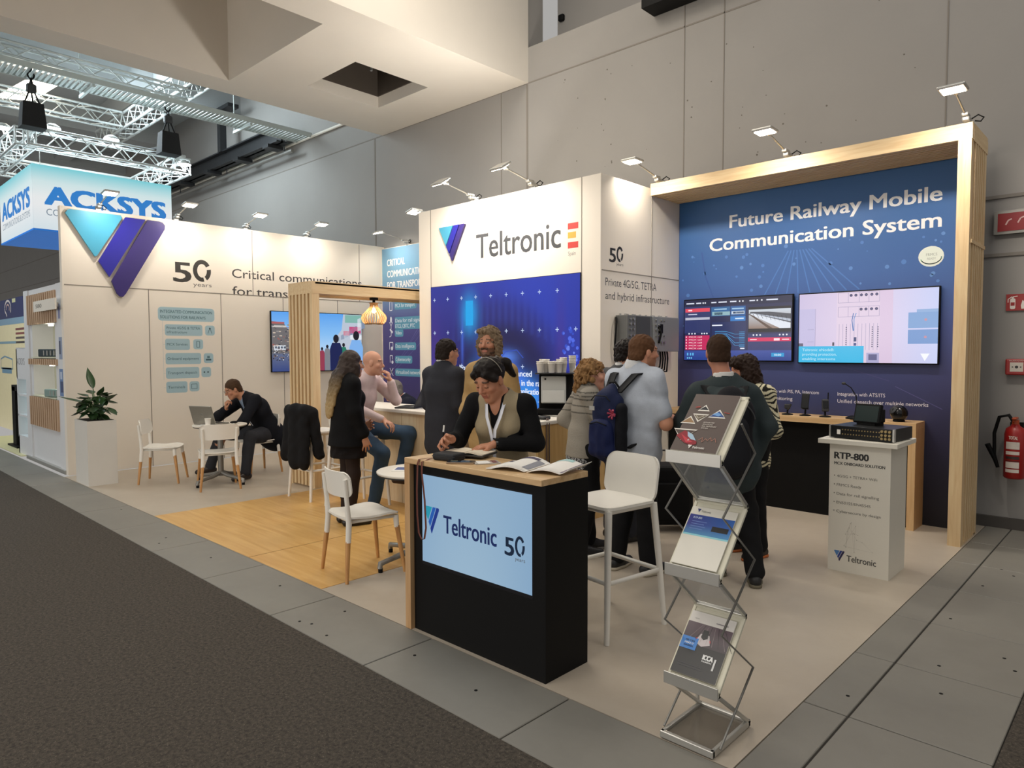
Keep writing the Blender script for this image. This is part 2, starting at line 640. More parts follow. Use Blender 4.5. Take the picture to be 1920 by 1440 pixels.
for a, b in zip(yj[:-1], yj[1:]):
    m.box((-1.1, (a+b)/2, -0.02), (0.192, b-a-0.008, 0.04), bev=0.003, seg=1)
    m.box((-0.725, (a+b)/2, -0.02), (0.538, b-a-0.008, 0.04), bev=0.003, seg=1)
rng = random.Random(3)
for k in range(26):
    x = rng.uniform(-8, -1.3) if k < 12 else rng.uniform(-1.15, -0.5)
    y = rng.uniform(2.1, 2.45) if k < 12 else rng.uniform(2.6, 6.5)
    m.cyl((x, y, -0.004), (x, y, 0.0015), 0.009, n=8, mi=1)
o = structure(m.build('floor_tiles', [TILE, BLACK]), 'grey floor tiles edging the stand')
MB().span((-30, 2.045, -0.05), (-0.45, 2.52, -0.012)).span((-1.205, 2.52, -0.05), (-0.45, 7.75, -0.012)).build('joint', SEAM_DARK, o)

# ------------------------------------------------------------------ the hall: rear wall, concrete soffit, ceiling
m = MB().span((-70, 7.75, -0.1), (-7.02, 8.1, 8.2)).span((-7.02, 7.75, -0.1), (7, 8.1, 6.12)).span((-7.02, 8.45, 6.1), (7, 8.6, 9.0)).span((-7.02, 8.1, 6.0), (7, 8.5, 6.12))
o = structure(m.build('wall_hall', HALL_WALL), 'grey painted concrete wall of the exhibition hall')
s = MB()
s.box((-22, 7.748, 5.605), (60, 0.006, 0.018))
for x in (-10.85, -7.02): s.box((x, 7.748, 3.5), (0.03, 0.01, 4.2))
for x in (-7.56, -4.42, -3.9, -1.62, 1.0): s.box((x, 7.748, 3.5), (0.012, 0.006, 6.0))
s.box((0, 7.748, 3.05), (2.7, 0.03, 0.03)); s.box((0, 7.748, 2.52), (2.7, 0.03, 0.03))
s.box((-45, 7.748, 4.6), (56, 0.006, 0.02))
s.build('seam', mat('wall_joint', '#857f78', 0.85, var=0), o)
s = MB(); s.box((0, 7.73, 0.05), (2.7, 0.04, 0.1)); s.build('baseboard', SEAM_DARK, o)
s = MB(); rng = random.Random(11)
for k in range(46):
    x = rng.uniform(-6.5, -1.8); z = rng.uniform(3.7, 5.5); r = rng.uniform(0.004, 0.011)
    s.cyl((x, 7.752, z), (x, 7.747, z), r, n=6, smooth=False)
s.build('drill_hole', mat('drill_hole', '#6d6761', 0.9, var=0), o)

Z0, Z1 = 5.605, 8.2
m = MB()
m.span((-10.6, -4, Z0), (-10.1, 4.65, Z1)).span((-7.55, -4, Z0), (-7.0, 4.65, Z1)).span((-10.1, -4, Z0), (-7.55, 0.6, Z1))
m.span((-10.1, 0.6, 7.4), (-7.55, 4.65, Z1))
m.span((-10.6, 4.65, Z0), (-7.0, 5.55, Z1)).span((-10.6, 6.83, Z0), (-7.0, 7.75, Z1))
m.span((-10.6, 5.55, Z0), (-9.46, 6.83, Z1)).span((-8.2, 5.55, Z0), (-7.0, 6.83, Z1))
o = structure(m.build('ceiling_soffit', CONCRETE), 'pale concrete soffit with a square opening')
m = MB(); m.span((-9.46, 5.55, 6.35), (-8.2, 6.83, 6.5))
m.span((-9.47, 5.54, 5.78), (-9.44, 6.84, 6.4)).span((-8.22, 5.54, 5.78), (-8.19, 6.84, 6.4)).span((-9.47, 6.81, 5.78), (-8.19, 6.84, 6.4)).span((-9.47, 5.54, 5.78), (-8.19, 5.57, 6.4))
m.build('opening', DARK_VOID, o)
m = MB().tube([(-8.75, 5.6, 6.1), (-8.75, 6.18, 6.1), (-8.75, 6.2, 6.08), (-8.75, 6.2, 5.82)], 0.02)
tag(m.build('sprinkler_pipe', ALU), 'thin bent metal pipe inside the square ceiling opening', 'pipe')

m = MB()
m.span((-70, -10, 7.9), (-10.6, 7.75, 8.1))
for x in (-12.6, -16.5, -20.5, -24.5): m.span((x-0.25, -10, 7.3), (x+0.25, 7.75, 7.9))
for y in (-2, 2.2, 6.0): m.span((-32, y-0.2, 7.4), (-10.6, y+0.2, 7.9))
structure(m.build('ceiling', GREY_CEIL), 'grey beamed ceiling of the hall')
m = MB().prism([(-17.9, 3.3, 6.95), (-16.5, 3.5, 6.95), (-16.1, 4.0, 6.95), (-17.6, 3.85, 6.95)], (0, 0, 0.05))
tag(m.build('ceiling_light', WARM_LAMP), 'bright warm square ceiling light behind the upper truss', 'ceiling light')

# dark girder, pipe and hanger along the hall wall, upper left
m = MB().span((-20.5, 7.35, 6.02), (-13.6, 7.4, 6.34)).span((-20.5, 7.25, 6.02), (-13.6, 7.5, 6.05)).span((-20.5, 7.25, 6.31), (-13.6, 7.5, 6.34))
for x in (-14.0, -15.4, -17.0, -18.6): m.span((x-0.12, 7.2, 5.95), (x+0.12, 7.55, 6.02))
m.span((-16.3, 7.2, 6.3), (-16.15, 7.35, 7.25)).span((-16.8, 7.15, 7.2), (-15.6, 7.4, 7.28))
tag(m.build('steel_girder', DARK_METAL), 'dark steel girder running along the hall wall above the pipe', 'girder')
t = thing('hanging_pipe', 'long grey pipe on short chains along the hall wall', 'pipe', (-13.4, 7.5, 5.84))
MB().cyl((0, 0, 0), (-7.2, 0, 0), 0.04).build('pipe', GREY_METAL, t)
for x in (-0.35, -3.1, -5.9):
    c = MB()
    for k in range(4): c.ell((x, 0, 0.06+0.055*k), (0.022, 0.012, 0.032), 8)
    c.cyl((x, 0, 0.02), (x, 0, 0.3), 0.008)
    c.build('chain', DARK_METAL, t)
m = MB().cyl((-10.75, 7.7, 6.08), (-21, 7.7, 6.08), 0.028)
tag(m.build('conduit', WHITE_PAINT), 'thin white conduit along the top of the hall wall', 'conduit')
m = MB().span((-4.85, 7.45, 5.86), (-3.3, 7.74, 5.98))
tag(m.build('wall_bracket', BLACK), 'black bar on the hall wall at the top of the picture', 'bracket')
m = MB().box((-6.92, 8.42, 6.75), (0.1, 0.06, 0.1), bev=0.02)
tag(m.build('camera_dome', BLACK), 'small black fixture high in the dark wall recess', 'fixture')

# ------------------------------------------------------------------ walls of the stand
LX = -10.6
m = MB().span((LX-0.1, 2.58, 0), (LX, 7.79, 3.57))
wl = structure(m.build('wall_left', WHITE_WALL), 'tall white panel wall with the dark lettering and the large triangle mark')
s = MB()
s.box((LX, 5.15, 2.54), (0.006, 5.1, 0.012))
for y in (3.64, 4.68, 5.71, 6.74): s.box((LX, y, 1.27), (0.006, 0.010, 2.54))
s.box((LX, 5.20, 3.05), (0.006, 0.010, 1.02)); s.box((LX, 7.2, 3.05), (0.006, 0.010, 1.02))
s.build('seam', WALL_SEAM, wl)
cv = Canvas((LX, 0, 0), (0, 1, 0), (0, 0, 1))
fifty(cv, 3.995, 2.70, 0.55, 0.31, '#3a3733')
cv.text('Critical communications', 4.865, 2.80, 0.145, '#45413f', w=2.38, bold=0.004)
cv.text('for transport', 4.865, 2.53, 0.145, '#45413f', w=1.42, bold=0.004)
cv.build('lettering', PRINT, wl, 'dark grey lettering')
cv = Canvas((LX, 0, 0), (0, 1, 0), (0, 0, 1))
cv.rrect(3.76, 2.10, 4.575, 2.30, 0.05, '#a9c6cf')
cv.line([(3.82, 2.1), (3.82, 1.24)], 0.004, '#c3cdd0')
rows = [(1.86, 2.05, 3.85, 4.39, 4.43, ('Private 4G/5G & TETRA', 'infrastructure')), (1.65, 1.83, 3.85, 4.20, 4.25, ('MCX Services',)),
        (1.44, 1.62, 3.85, 4.36, 4.40, ('Onboard equipment',)), (1.23, 1.41, 3.85, 4.33, 4.36, ('Transport dispatch',)), (1.02+0.17, 1.20, 3.85, 4.15, 4.18, ('Terminals',))]
zt = [2.05, 1.84, 1.63, 1.42, 1.21]
for k, (_, _, a, b, c, tx) in enumerate(rows):
    z1 = zt[k]; z0 = z1-0.165
    cv.rrect(a, z0, b, z1, 0.03, '#a9c6cf'); cv.rrect(c, z0+0.01, c+0.145, z1-0.005, 0.035, '#a9c6cf')
    cv.line([(3.82, z0+0.08), (3.85, z0+0.08)], 0.004, '#c3cdd0')
cv.up()
cv.text('INTEGRATED COMMUNICATION', 3.79, 2.215, 0.045, '#4d6d78', w=0.75, bold=0.008)
cv.text('SOLUTIONS FOR RAILWAYS', 3.79, 2.135, 0.045, '#4d6d78', w=0.65, bold=0.008)
for k, (_, _, a, b, c, tx) in enumerate(rows):
    z0 = zt[k]-0.165
    for q, tt in enumerate(tx):
        cv.text(tt, a+0.025, z0+(0.065 if len(tx) == 1 else 0.095-0.06*q), 0.04, '#47636d', w=(b-a-0.06)*(1 if q == 0 else 0.6))
    cx, cz = c+0.072, z0+0.085
    if k == 0: cv.line([(cx-0.03, cz-0.045), (cx, cz+0.04), (cx+0.03, cz-0.045)], 0.007, '#47636d'); cv.disc(cx, cz+0.03, 0.014, '#47636d')
    if k == 1: cv.line([(cx-0.022, cz-0.045), (cx-0.022, cz+0.045), (cx+0.022, cz+0.045), (cx+0.022, cz-0.045), (cx-0.022, cz-0.045)], 0.007, '#47636d')
    if k == 2: cv.rect(cx-0.04, cz-0.035, cx+0.04, cz-0.01, '#47636d'); cv.rect(cx-0.02, cz, cx+0.02, cz+0.035, '#5b7b85')
    if k == 3: cv.disc(cx-0.028, cz, 0.012, '#2f4a55'); cv.disc(cx+0.028, cz, 0.012, '#2f4a55')
    if k == 4: cv.line([(cx-0.04, cz-0.035), (cx-0.04, cz+0.035), (cx+0.04, cz+0.035), (cx+0.04, cz-0.035), (cx-0.04, cz-0.035)], 0.006, '#47636d')
cv.build('printed_diagram', PRINT, wl, 'pale blue diagram of railway solutions')

# the large raised triangle mark on the left wall: three plates
t = thing('triangle_sign', 'large raised three-stripe triangle mark on the left white wall', 'sign', (LX, 3.25, 2.97))
W_, H_, y0, z0 = 1.25, 1.12, 2.63, 2.41


def tri_plate(poly, color, name):
    P = [(0.0, y0+a*W_-3.25, z0+b*H_-2.97) for a, b in poly]
    MB().prism([(0.012, p[1], p[2]) for p in P], (0.035, 0, 0), 0).build('stripe', [color], t)
    c = np.mean(P, 0)
    Q = [(0.002, c[1]+(p[1]-c[1])*1.0+np.sign(p[1]-c[1])*0.012, c[2]+(p[2]-c[2])*1.0+np.sign(p[2]-c[2])*0.012) for p in P]
    return Q


rim = MB()
for poly, c, nm in (([(0.02, 0.985), (0.0, 0.95), (0.265, 0.47), (0.285, 0.48), (0.545, 0.97), (0.53, 1.0), (0.04, 1.0)][::-1], mat('cyan_acrylic', '#4aa2c2', 0.35, var=0.03), 'c'),
                    ([(0.298, 0.42), (0.402, 0.235), (0.785, 0.985), (0.58, 0.985)], mat('blue_acrylic', '#2a279a', 0.35, var=0.03), 'b'),
                    ([(0.42, 0.19), (0.47, 0.04), (0.50, 0.005), (0.53, 0.0), (0.56, 0.04), (0.99, 0.89), (0.995, 0.94), (0.97, 0.975), (0.93, 0.985), (0.81, 0.985)], mat('violet_acrylic', '#372a72', 0.35, var=0.03), 'v')):
    q = tri_plate(poly, c, nm)
    rim.prism(q, (0.018, 0, 0))
rim.build('backing_rim', mat('mark_rim', '#c9bfae', 0.5), t)

# blue banner wall in the far corner
BY = 7.69
m = MB().span((-10.6, BY, 0), (-6.9, BY+0.05, 3.53))
wb = structure(m.build('wall_corner', WHITE_WALL), 'blue printed banner wall in the far corner')
cv = Canvas((0, BY, 0), (1, 0, 0), (0, 0, 1))
gr = ramp([(0, '#2f2b52'), (0.35, '#40397a'), (0.62, '#514f8f'), (0.72, '#6a86b4'), (0.86, '#7fb0cd'), (1, '#78a8c8')])
cv.grad(-10.585, 0.0, -7.0, 3.52, lambda a, b: mixc(gr(b), lin('#8f8fc0'), 0.06*math.sin(9*a+5*b)), 12, 16)
cv.up()
for k in range(5): cv.line([(-10.5+0.2*k, 1.1+0.2*k), (-9.2+0.2*k, 2.0+0.33*k)], 0.006, '#6a66a8')
cv.up()
for q, (tt, w) in enumerate((('CRITICAL', 0.52), ('COMMUNICATIONS', 1.17), ('FOR TRANSPORT', 1.06))):
    cv.text(tt, -10.43, 3.20-0.205*q, 0.125, '#f4f4f4', w=w, bold=0.016)
lab = [('MCX for transport', 2.47), ('Data for rail signalling', 2.20), ('Video', 1.98), ('Data intelligence', 1.74), ('Cybersecurity', 1.50), ('Virtualized networks', 1.27)]
for k, (tt, z) in enumerate(lab):
    w = {0: 0.60, 1: 0.92, 2: 0.22, 3: 0.58, 4: 0.47, 5: 0.78}[k]
    cv.rrect(-10.22, z-0.07-(0.09 if k == 1 else 0), -10.19+w, z+0.065, 0.035, '#5c9cba')
cv.up()
for k, (tt, z) in enumerate(lab):
    w = {0: 0.56, 1: 0.88, 2: 0.18, 3: 0.54, 4: 0.43, 5: 0.74}[k]
    cv.text(tt, -10.20, z-0.03, 0.07, '#dbe9f2', w=w, bold=0.01)
    if k == 1: cv.text('ETCS, CBTC, PTC', -10.20, z-0.13, 0.07, '#dbe9f2', w=0.56, bold=0.01)
    x = -10.33; e = '#e6eaf5'
    if k == 0: cv.line([(x-0.035, z-0.08), (x-0.035, z+0.08), (x+0.035, z+0.08), (x+0.035, z-0.08), (x-0.035, z-0.08)], 0.014, e)
    if k == 1: cv.disc(x, z+0.02, 0.03, e, 0.06); cv.line([(x-0.05, z-0.02), (x, z-0.09), (x+0.05, z-0.02)], 0.012, e); cv.line([(x, z-0.09), (x, z-0.15)], 0.014, e)
    if k == 2: cv.poly([(x-0.05, z+0.06), (x-0.02, z+0.08), (x+0.06, z+0.02), (x+0.03, z-0.01)], e); cv.line([(x-0.05, z-0.07), (x+0.0, z-0.05), (x+0.0, z+0.02)], 0.014, e)
    if k == 3: cv.line([(x-0.05, z-0.06), (x-0.05, z+0.07), (x+0.05, z+0.07), (x+0.05, z-0.03)], 0.014, e); cv.disc(x+0.02, z-0.04, 0.035, e)
    if k == 4: cv.line([(x-0.04, z-0.06), (x-0.04, z+0.07), (x+0.03, z+0.07), (x+0.03, z-0.0)], 0.014, e); cv.disc(x+0.03, z-0.05, 0.03, e)
    if k == 5: cv.line([(x-0.05, z-0.07), (x+0.05, z+0.07)], 0.014, e); cv.line([(x-0.05, z+0.07), (x+0.05, z-0.07)], 0.014, e); cv.disc(x, z, 0.022, e)
cv.build('printed_banner', PRINT, wb)

# the white block carrying the company name
TY, TX0, TX1, SX = 5.8, -7.17, -4.246, -4.246
m = MB().span((TX0, TY, 0), (TX1, 7.6, 3.455))
wt = structure(m.build('wall_centre', WHITE_WALL), 'white block wall with the company name above the video screen')
s = MB()
for x in (-6.93, -4.49): s.box((x, TY, 1.73), (0.008, 0.006, 3.45))
s.box((SX, 6.6, 2.48), (0.006, 1.56, 0.010)); s.box((SX, 6.76, 1.73), (0.006, 0.008, 3.45))
s.build('seam', WALL_SEAM, wt)
cv = Canvas((0, TY, 0), (1, 0, 0), (0, 0, 1))
cv.text('Teltronic', -6.085, 2.76, 0.30, '#47484b', w=1.31, bold=0.008)
for z, c, x0 in ((3.0, '#d4453d', -4.675), (2.905, '#e8b04a', -4.675), (2.80, '#d4453d', -4.675)):
    cv.poly([(x0, z-0.065), (x0+0.14 if c != '#e8b04a' else x0+0.11, z-0.065), (x0+0.14 if c != '#e8b04a' else x0+0.11, z), (x0, z)], c)
cv.text('Spain', -4.67, 2.66, 0.045, '#8a8580', w=0.1)
cv.build('lettering', PRINT, wt, 'dark grey company name with a small red and yellow flag')
cv = Canvas((SX, 0, 0), (0, 1, 0), (0, 0, 1))
fifty(cv, 5.955, 2.585, 0.25, 0.155, '#2f2d2b')
cv.text('Private 4G/5G, TETRA', 5.885, 2.325, 0.085, '#454240', w=0.98)
cv.text('and hybrid infrastructure', 5.885, 2.185, 0.085, '#454240', w=1.26)
cv.build('side_lettering', PRINT, wt, 'dark grey lettering on the side face')
t = thing('triangle_sign', 'small raised three-stripe triangle mark beside the company name on the white block', 'sign', (-6.5, TY, 2.99))
for poly, c in (([(0.0, 1.0), (0.275, 0.45), (0.55, 1.0)], 'cyan_acrylic'), ([(0.29, 0.42), (0.40, 0.22), (0.79, 1.0), (0.58, 1.0)], 'blue_acrylic'),
                ([(0.42, 0.18), (0.5, 0.0), (1.0, 0.98), (0.97, 1.0), (0.82, 1.0)], 'violet_acrylic')):
    MB().prism([(-0.24+a*0.48, -0.03, -0.22+b*0.43) for a, b in poly], (0, 0.028, 0)).build('stripe', _mats[c], t)

# fill lamp added out of sight on the block's roof to brighten the soffit
t = thing('fill_uplight', 'flat uplight lamp standing on the roof of the white block', 'lamp', (-6.1, 6.5, 3.456))
MB().box((0, 0, 0.04), (0.7, 0.3, 0.08), bev=0.01).build('housing', ALU, t)
MB().box((0, 0, 0.083), (0.62, 0.24, 0.006)).build('lens', WARM_LAMP, t)
area_light('fill_uplight_beam', (-6.1, 6.5, 3.60), (-8.4, 4.2, 5.6), 0.6, 75, (1.0, 0.96, 0.90), 0.25)

# the large video screen in that block
t = thing('video_screen', 'large wall screen showing a blue train and city picture', 'screen', (-5.71, TY, 1.6))
MB().span((-1.215, -0.012, -0.55-0.8), (1.215, -0.002, 0.87)).build('panel', BLACK, t)
cv = Canvas((-5.71, TY-0.012, 1.6), (1, 0, 0), (0, 0, 1))
gs = lambda x, y, cx, cy, sx, sy: math.exp(-((x-cx)/sx)**2-((y-cy)/sy)**2)
sg_ = lambda t: 1/(1+math.exp(-max(-40, min(40, t))))


def city(a, b):
    x = -1.21+2.42*a; y = -1.3+2.165*b
    c = mixc(lin('#2d2a78'), lin('#2b45c4'), 0.35+0.3*math.sin(2.2*x+1.1*y)+0.45*max(0, y-0.2)*abs(x))
    arch = sg_((1-((x-0.0)/1.0)**2-((y+0.35)/1.0)**2)*9)
    rib = 0.5+0.5*math.sin(x*62) if y > 0.30-0.25*x*x else 0
    c = mixc(c, mixc(lin('#27266a'), lin('#37459c'), 0.45*rib), 0.85*arch)
    c = mixc(c, lin('#1f1d48'), 0.9*sg_((1-((x-0.05)/0.78)**2-((y+0.42)/0.78)**2)*10))
    c = mixc(c, lin('#4f2f80'), 0.55*gs(x, y, -1.14, -0.1, 0.10, 0.6)+0.45*gs(x, y, 0.95, 0.0, 0.07, 0.6))
    band = y+0.13+0.62*(x-0.1)
    c = mixc(c, lin('#4a76f0'), 0.95*sg_(-(band-0.10)*26)*sg_((band+0.5)*10)*sg_((x+0.28)*16))
    c = mixc(c, lin('#5d8cf4'), 0.7*gs(x, y, 0.15, -0.02, 0.16, 0.08))
    c = mixc(c, lin('#2236a0'), 0.55*sg_(-(band+0.22)*22)*sg_((band+0.42)*22)*sg_(x*12))
    c = mixc(c, lin('#17a4ec'), 0.95*gs(x, y, -0.49, 0.50, 0.13, 0.22)+0.75*gs(x, y, 0.45, -0.52, 0.2, 0.22)+0.7*gs(x, y, -0.42, -0.36, 0.10, 0.2))
    c = mixc(c, lin('#4a74f0'), 0.6*gs(x, y, -0.62, 0.16, 0.02, 0.3))
    c = mixc(c, lin('#1c1a3c'), 0.7*sg_((-0.75-y)*9))
    return c


cv.grad(-1.21, -1.3, 1.21, 0.865, city, 110, 80)
cv.up(); cv.rect(-0.555, 0.36, -0.425, 0.66, '#1ba8ee')
cv.line([(0.02, -0.06), (0.12, 0.04), (0.3, 0.06), (0.4, -0.03)], 0.012, '#3350b8')
rng = random.Random(12)
for k in range(22):
    x, y = rng.uniform(0.98, 1.18), rng.uniform(-0.05, 0.3); cv.disc(x, y, rng.uniform(0.012, 0.035), rng.choice(['#3550c8', '#4f6ae6', '#6d84ee', '#2b3aa0']), n=8)
for k in range(8): cv.line([(0.92+0.03*k, -0.14-0.01*k), (0.95+0.03*k, -0.12-0.012*k)], 0.01, '#2a3480')
cv.up()
for yy, row in ((0.70, range(9)), (0.28, range(10)), (-0.13, range(10)), (-0.52, range(10))):
    for k in row:
        x = -1.14+0.255*k; e = 0.024
        cv.line([(x-e, yy), (x+e, yy)], 0.008, '#cfe2ff'); cv.line([(x, yy-e), (x, yy+e)], 0.008, '#cfe2ff')
for tt, x, y, w in (('was born to', -0.86, -0.185, 0.50), ('tion systems', -0.82, -0.275, 0.46), ('and i', -0.63, -0.365, 0.2),
                    ('advanced', 0.17, -0.24, 0.36), ('nges in the rails', 0.2, -0.345, 0.52), ('ing applications', 0.19, -0.44, 0.52)):
    cv.text(tt, x, y, 0.068, '#e6eeff', w=w, bold=0.02)
cv.build('picture', colmat('video_screen_picture', 0.95, 0.6, spec=0.15), t, base=(-5.71, TY, 1.6))

# the blue back wall on the right
YB = 7.36
m = MB().span((-4.246, YB, 0), (-1.3, YB+0.08, 3.42))
wr = structure(m.build('wall_right', mat('blue_board', '#2d3c70', 0.5)), 'dark blue printed wall with the railway headline')
cv = Canvas((0, YB, 0), (1, 0, 0), (0, 0, 1))
gr = ramp([(0, '#12111c'), (0.12, '#1b1a30'), (0.3, '#302e52'), (0.42, '#38396c'), (0.55, '#3c4a8a'), (0.7, '#3d62a2'), (0.85, '#3565a3'), (1, '#2b6099')])
cv.grad(-4.24, 0.0, -1.305, 3.41, lambda a, b: mixc(gr(b), lin('#5f8ccc'), 0.10*max(0, math.sin(3.1*a)*math.sin(3.1*b))), 16, 24)
cv.up()
rng = random.Random(5)
for k in range(60):
    x = rng.uniform(-4.2, -1.5); z = rng.uniform(1.9, 2.75); r = rng.uniform(0.006, 0.024)
    cv.disc(x, z, r, '#5f8ccb' if k % 2 else '#5280c4', n=8)
for k in range(9): cv.line([(-2.95+0.03*k, 2.7), (-3.2+0.12*k, 2.25)], 0.012, '#4e7cc0')
cv.line([(-3.95, 2.78), (-3.9, 2.5), (-3.8, 2.25)], 0.014, '#37589a')
cv.line([(-1.9, 1.30), (-1.5, 1.1)], 0.006, '#5a5a90'); cv.line([(-2.6, 1.55), (-1.95, 1.35)], 0.006, '#4c4a80')
cv.up()
cv.text('Future Railway Mobile', -1.55, 3.02, 0.145, '#f2f4f6', w=2.06, bold=0.017, align='r')
cv.text('Communication System', -1.55, 2.78, 0.145, '#f2f4f6', w=2.30, bold=0.017, align='r')
cv.disc(-1.625, 2.515, 0.105, '#e4ece2', 0.095); cv.up()
for a0, c in ((0.2, '#7fae8a'), (0.5, '#3f7f74')):
    cv.line([(-1.625+0.085*math.cos(a0+PI+q*0.3), 2.505+0.06*math.sin(a0+PI+q*0.3)) for q in range(10)], 0.008, c)
cv.text('FRMCS', -1.665, 2.52, 0.026, '#9aa39c', w=0.09)
cv.text('READY', -1.655, 2.485, 0.02, '#9aa39c', w=0.07)
cv.text('Integration with ATS/ITS', -2.425, 1.19, 0.038, '#eceaf4', w=0.44)
cv.text('Unified dispatch over multiple networks', -2.425, 1.118, 0.038, '#eceaf4', w=0.81)
cv.text('Integration with PIS, PA, Intercom', -3.24, 1.195, 0.038, '#eceaf4', w=0.63)
cv.text('monitoring', -3.12, 1.118, 0.038, '#eceaf4', w=0.24)
cv.build('printed_banner', PRINT, wr)
# ------------------------------------------------------------------ slatted timber portals
t = thing('slatted_portal', 'tall slatted timber portal framing the blue wall on the right', 'portal', (-1.26, 6.72, 0))
X = lambda x: x+1.26
MB().span((X(-1.31), 0, 0), (X(-1.215), 0.09, 3.37)).build('post', LIGHT_WOOD, t)
MB().span((X(-4.24), 0, 3.37), (X(-1.21), 0.05, 3.50)).build('beam', LIGHT_WOOD_X, t)
MB().span((X(-4.24), 0.05, 3.47), (X(-1.21), 0.63, 3.50)).build('beam_top', LIGHT_WOOD_X, t)
MB().span((X(-1.31), 0.55, 0), (X(-1.215), 0.64, 3.37)).build('rear_post', LIGHT_WOOD, t)
MB().span((X(-1.31), 0.05, 3.36), (X(-1.208), 0.64, 3.47)).build('end_beam', LIGHT_WOOD_Y, t)
m = MB()
for k in range(6): m.span((X(-1.285), 0.135+0.078*k, 0.02), (X(-1.21), 0.175+0.078*k, 3.36))
m.span((X(-1.26), 0.08, 0.0), (X(-1.215), 0.6, 0.03)); m.span((X(-1.262), 0.05, 2.53), (X(-1.204), 0.62, 2.56))
m.build('side_slats', LIGHT_WOOD, t)
MB().span((X(-1.308), 0.09, 0.03), (X(-1.298), 0.55, 3.36)).build('slat_backing', wood('gap_shade_brown', '#8d6a3e', '#a58050', 'Z', 0.6), t)  # browner than the slats: the shade of the gaps is put into its colour
m = MB()
for k in range(9): m.span((X(-4.24), 0.085+0.06*k, 3.37), (X(-1.31), 0.118+0.06*k, 3.41))
m.span((X(-4.24), 0.05, 3.425), (X(-1.31), 0.62, 3.435)); m.span((X(-2.80), 0.05, 3.385), (X(-2.70), 0.62, 3.42))
m.build('ceiling_slats', LIGHT_WOOD_X, t)

t = thing('slatted_portal', 'low slatted timber portal over the bar with a lamp hanging from it', 'portal', (-7.665, 4.35, 0))
x0, x1 = -0.275, 0.275
MB().span((x1-0.06, 0.002, 0), (x1-0.002, 0.10, 2.34)).build('post', LIGHT_WOOD, t)
MB().span((x0, 0, 0), (x0+0.04, 0.10, 2.34)).build('outer_post', LIGHT_WOOD, t)
m = MB()
for k in range(5): m.span((x0+0.075+0.083*k, 0.0, 0.02), (x0+0.118+0.083*k, 0.045, 2.34))
m.span((x0, 0.06, 0.0), (x1-0.05, 0.09, 2.34))
m.build('front_slats', LIGHT_WOOD, t)
m = MB().span((x1-0.05, 0, 2.34), (x1, 3.2, 2.485)).span((x0, 0, 2.34), (x0+0.05, 3.2, 2.485)).span((x0+0.05, 0, 2.34), (x1-0.05, 0.05, 2.485))
m.build('beam', LIGHT_WOOD_Y, t)
m = MB()
for k in range(5): m.span((x0+0.075+0.083*k, 0.05, 2.36), (x0+0.118+0.083*k, 3.2, 2.40))
m.span((x0, 0.05, 2.455), (x1, 3.2, 2.475))
m.build('ceiling_slats', LIGHT_WOOD_Y, t)
MB().span((x1-0.06, 3.1, 0), (x1, 3.2, 2.34)).span((x0, 3.1, 0), (x0+0.04, 3.2, 2.34)).build('rear_post', LIGHT_WOOD, t)

# pendant lamp
t = thing('pendant_lamp', 'pendant lamp with a bulbous shade of thin curved wooden slats', 'lamp', (-7.47, 5.29, 2.34))
MB().cyl((0, 0, -0.03), (0, 0, 0.0), 0.055).cyl((0, 0, -0.09), (0, 0, -0.03), 0.018).build('ceiling_cup', BLACK, t)
prof = [(0.045, -0.07), (0.055, -0.12), (0.10, -0.17), (0.150, -0.22), (0.165, -0.26), (0.150, -0.31), (0.118, -0.345)]
m = MB()
for k in range(26):
    a = 2*PI*k/26
    def f(u, v, a=a):
        q = u*(len(prof)-1); i = min(int(q), len(prof)-2); w = q-i
        r = prof[i][0]*(1-w)+prof[i+1][0]*w; z = prof[i][1]*(1-w)+prof[i+1][1]*w
        r = r-0.028*v
        return (r*math.cos(a), r*math.sin(a), z)
    m.sheet(f, 12, 1, 0.004)
m.lathe([(0.045, -0.075), (0.06, -0.075), (0.06, -0.068), (0.045, -0.068)], n=24); m.lathe([(0.10, -0.334), (0.122, -0.334), (0.122, -0.328), (0.10, -0.328)], n=24)
m.build('lamp_shade', wood('lamp_slats', '#c79a62', '#d9b07a', 'Z', 0.5), t)
MB().ell((0, 0, -0.15), (0.035, 0.035, 0.05), 14).build('bulb', mat('warm_bulb', (1.0, 0.82, 0.5), 0.3, emit=9, var=0), t)
pl = bpy.data.lights.new('pendant_glow', 'POINT'); pl.energy = 4; pl.color = (1, 0.78, 0.5); pl.shadow_soft_size = 0.05
po = bpy.data.objects.new('pendant_glow', pl); COL.objects.link(po); po.location = (-7.47, 5.29, 2.12)


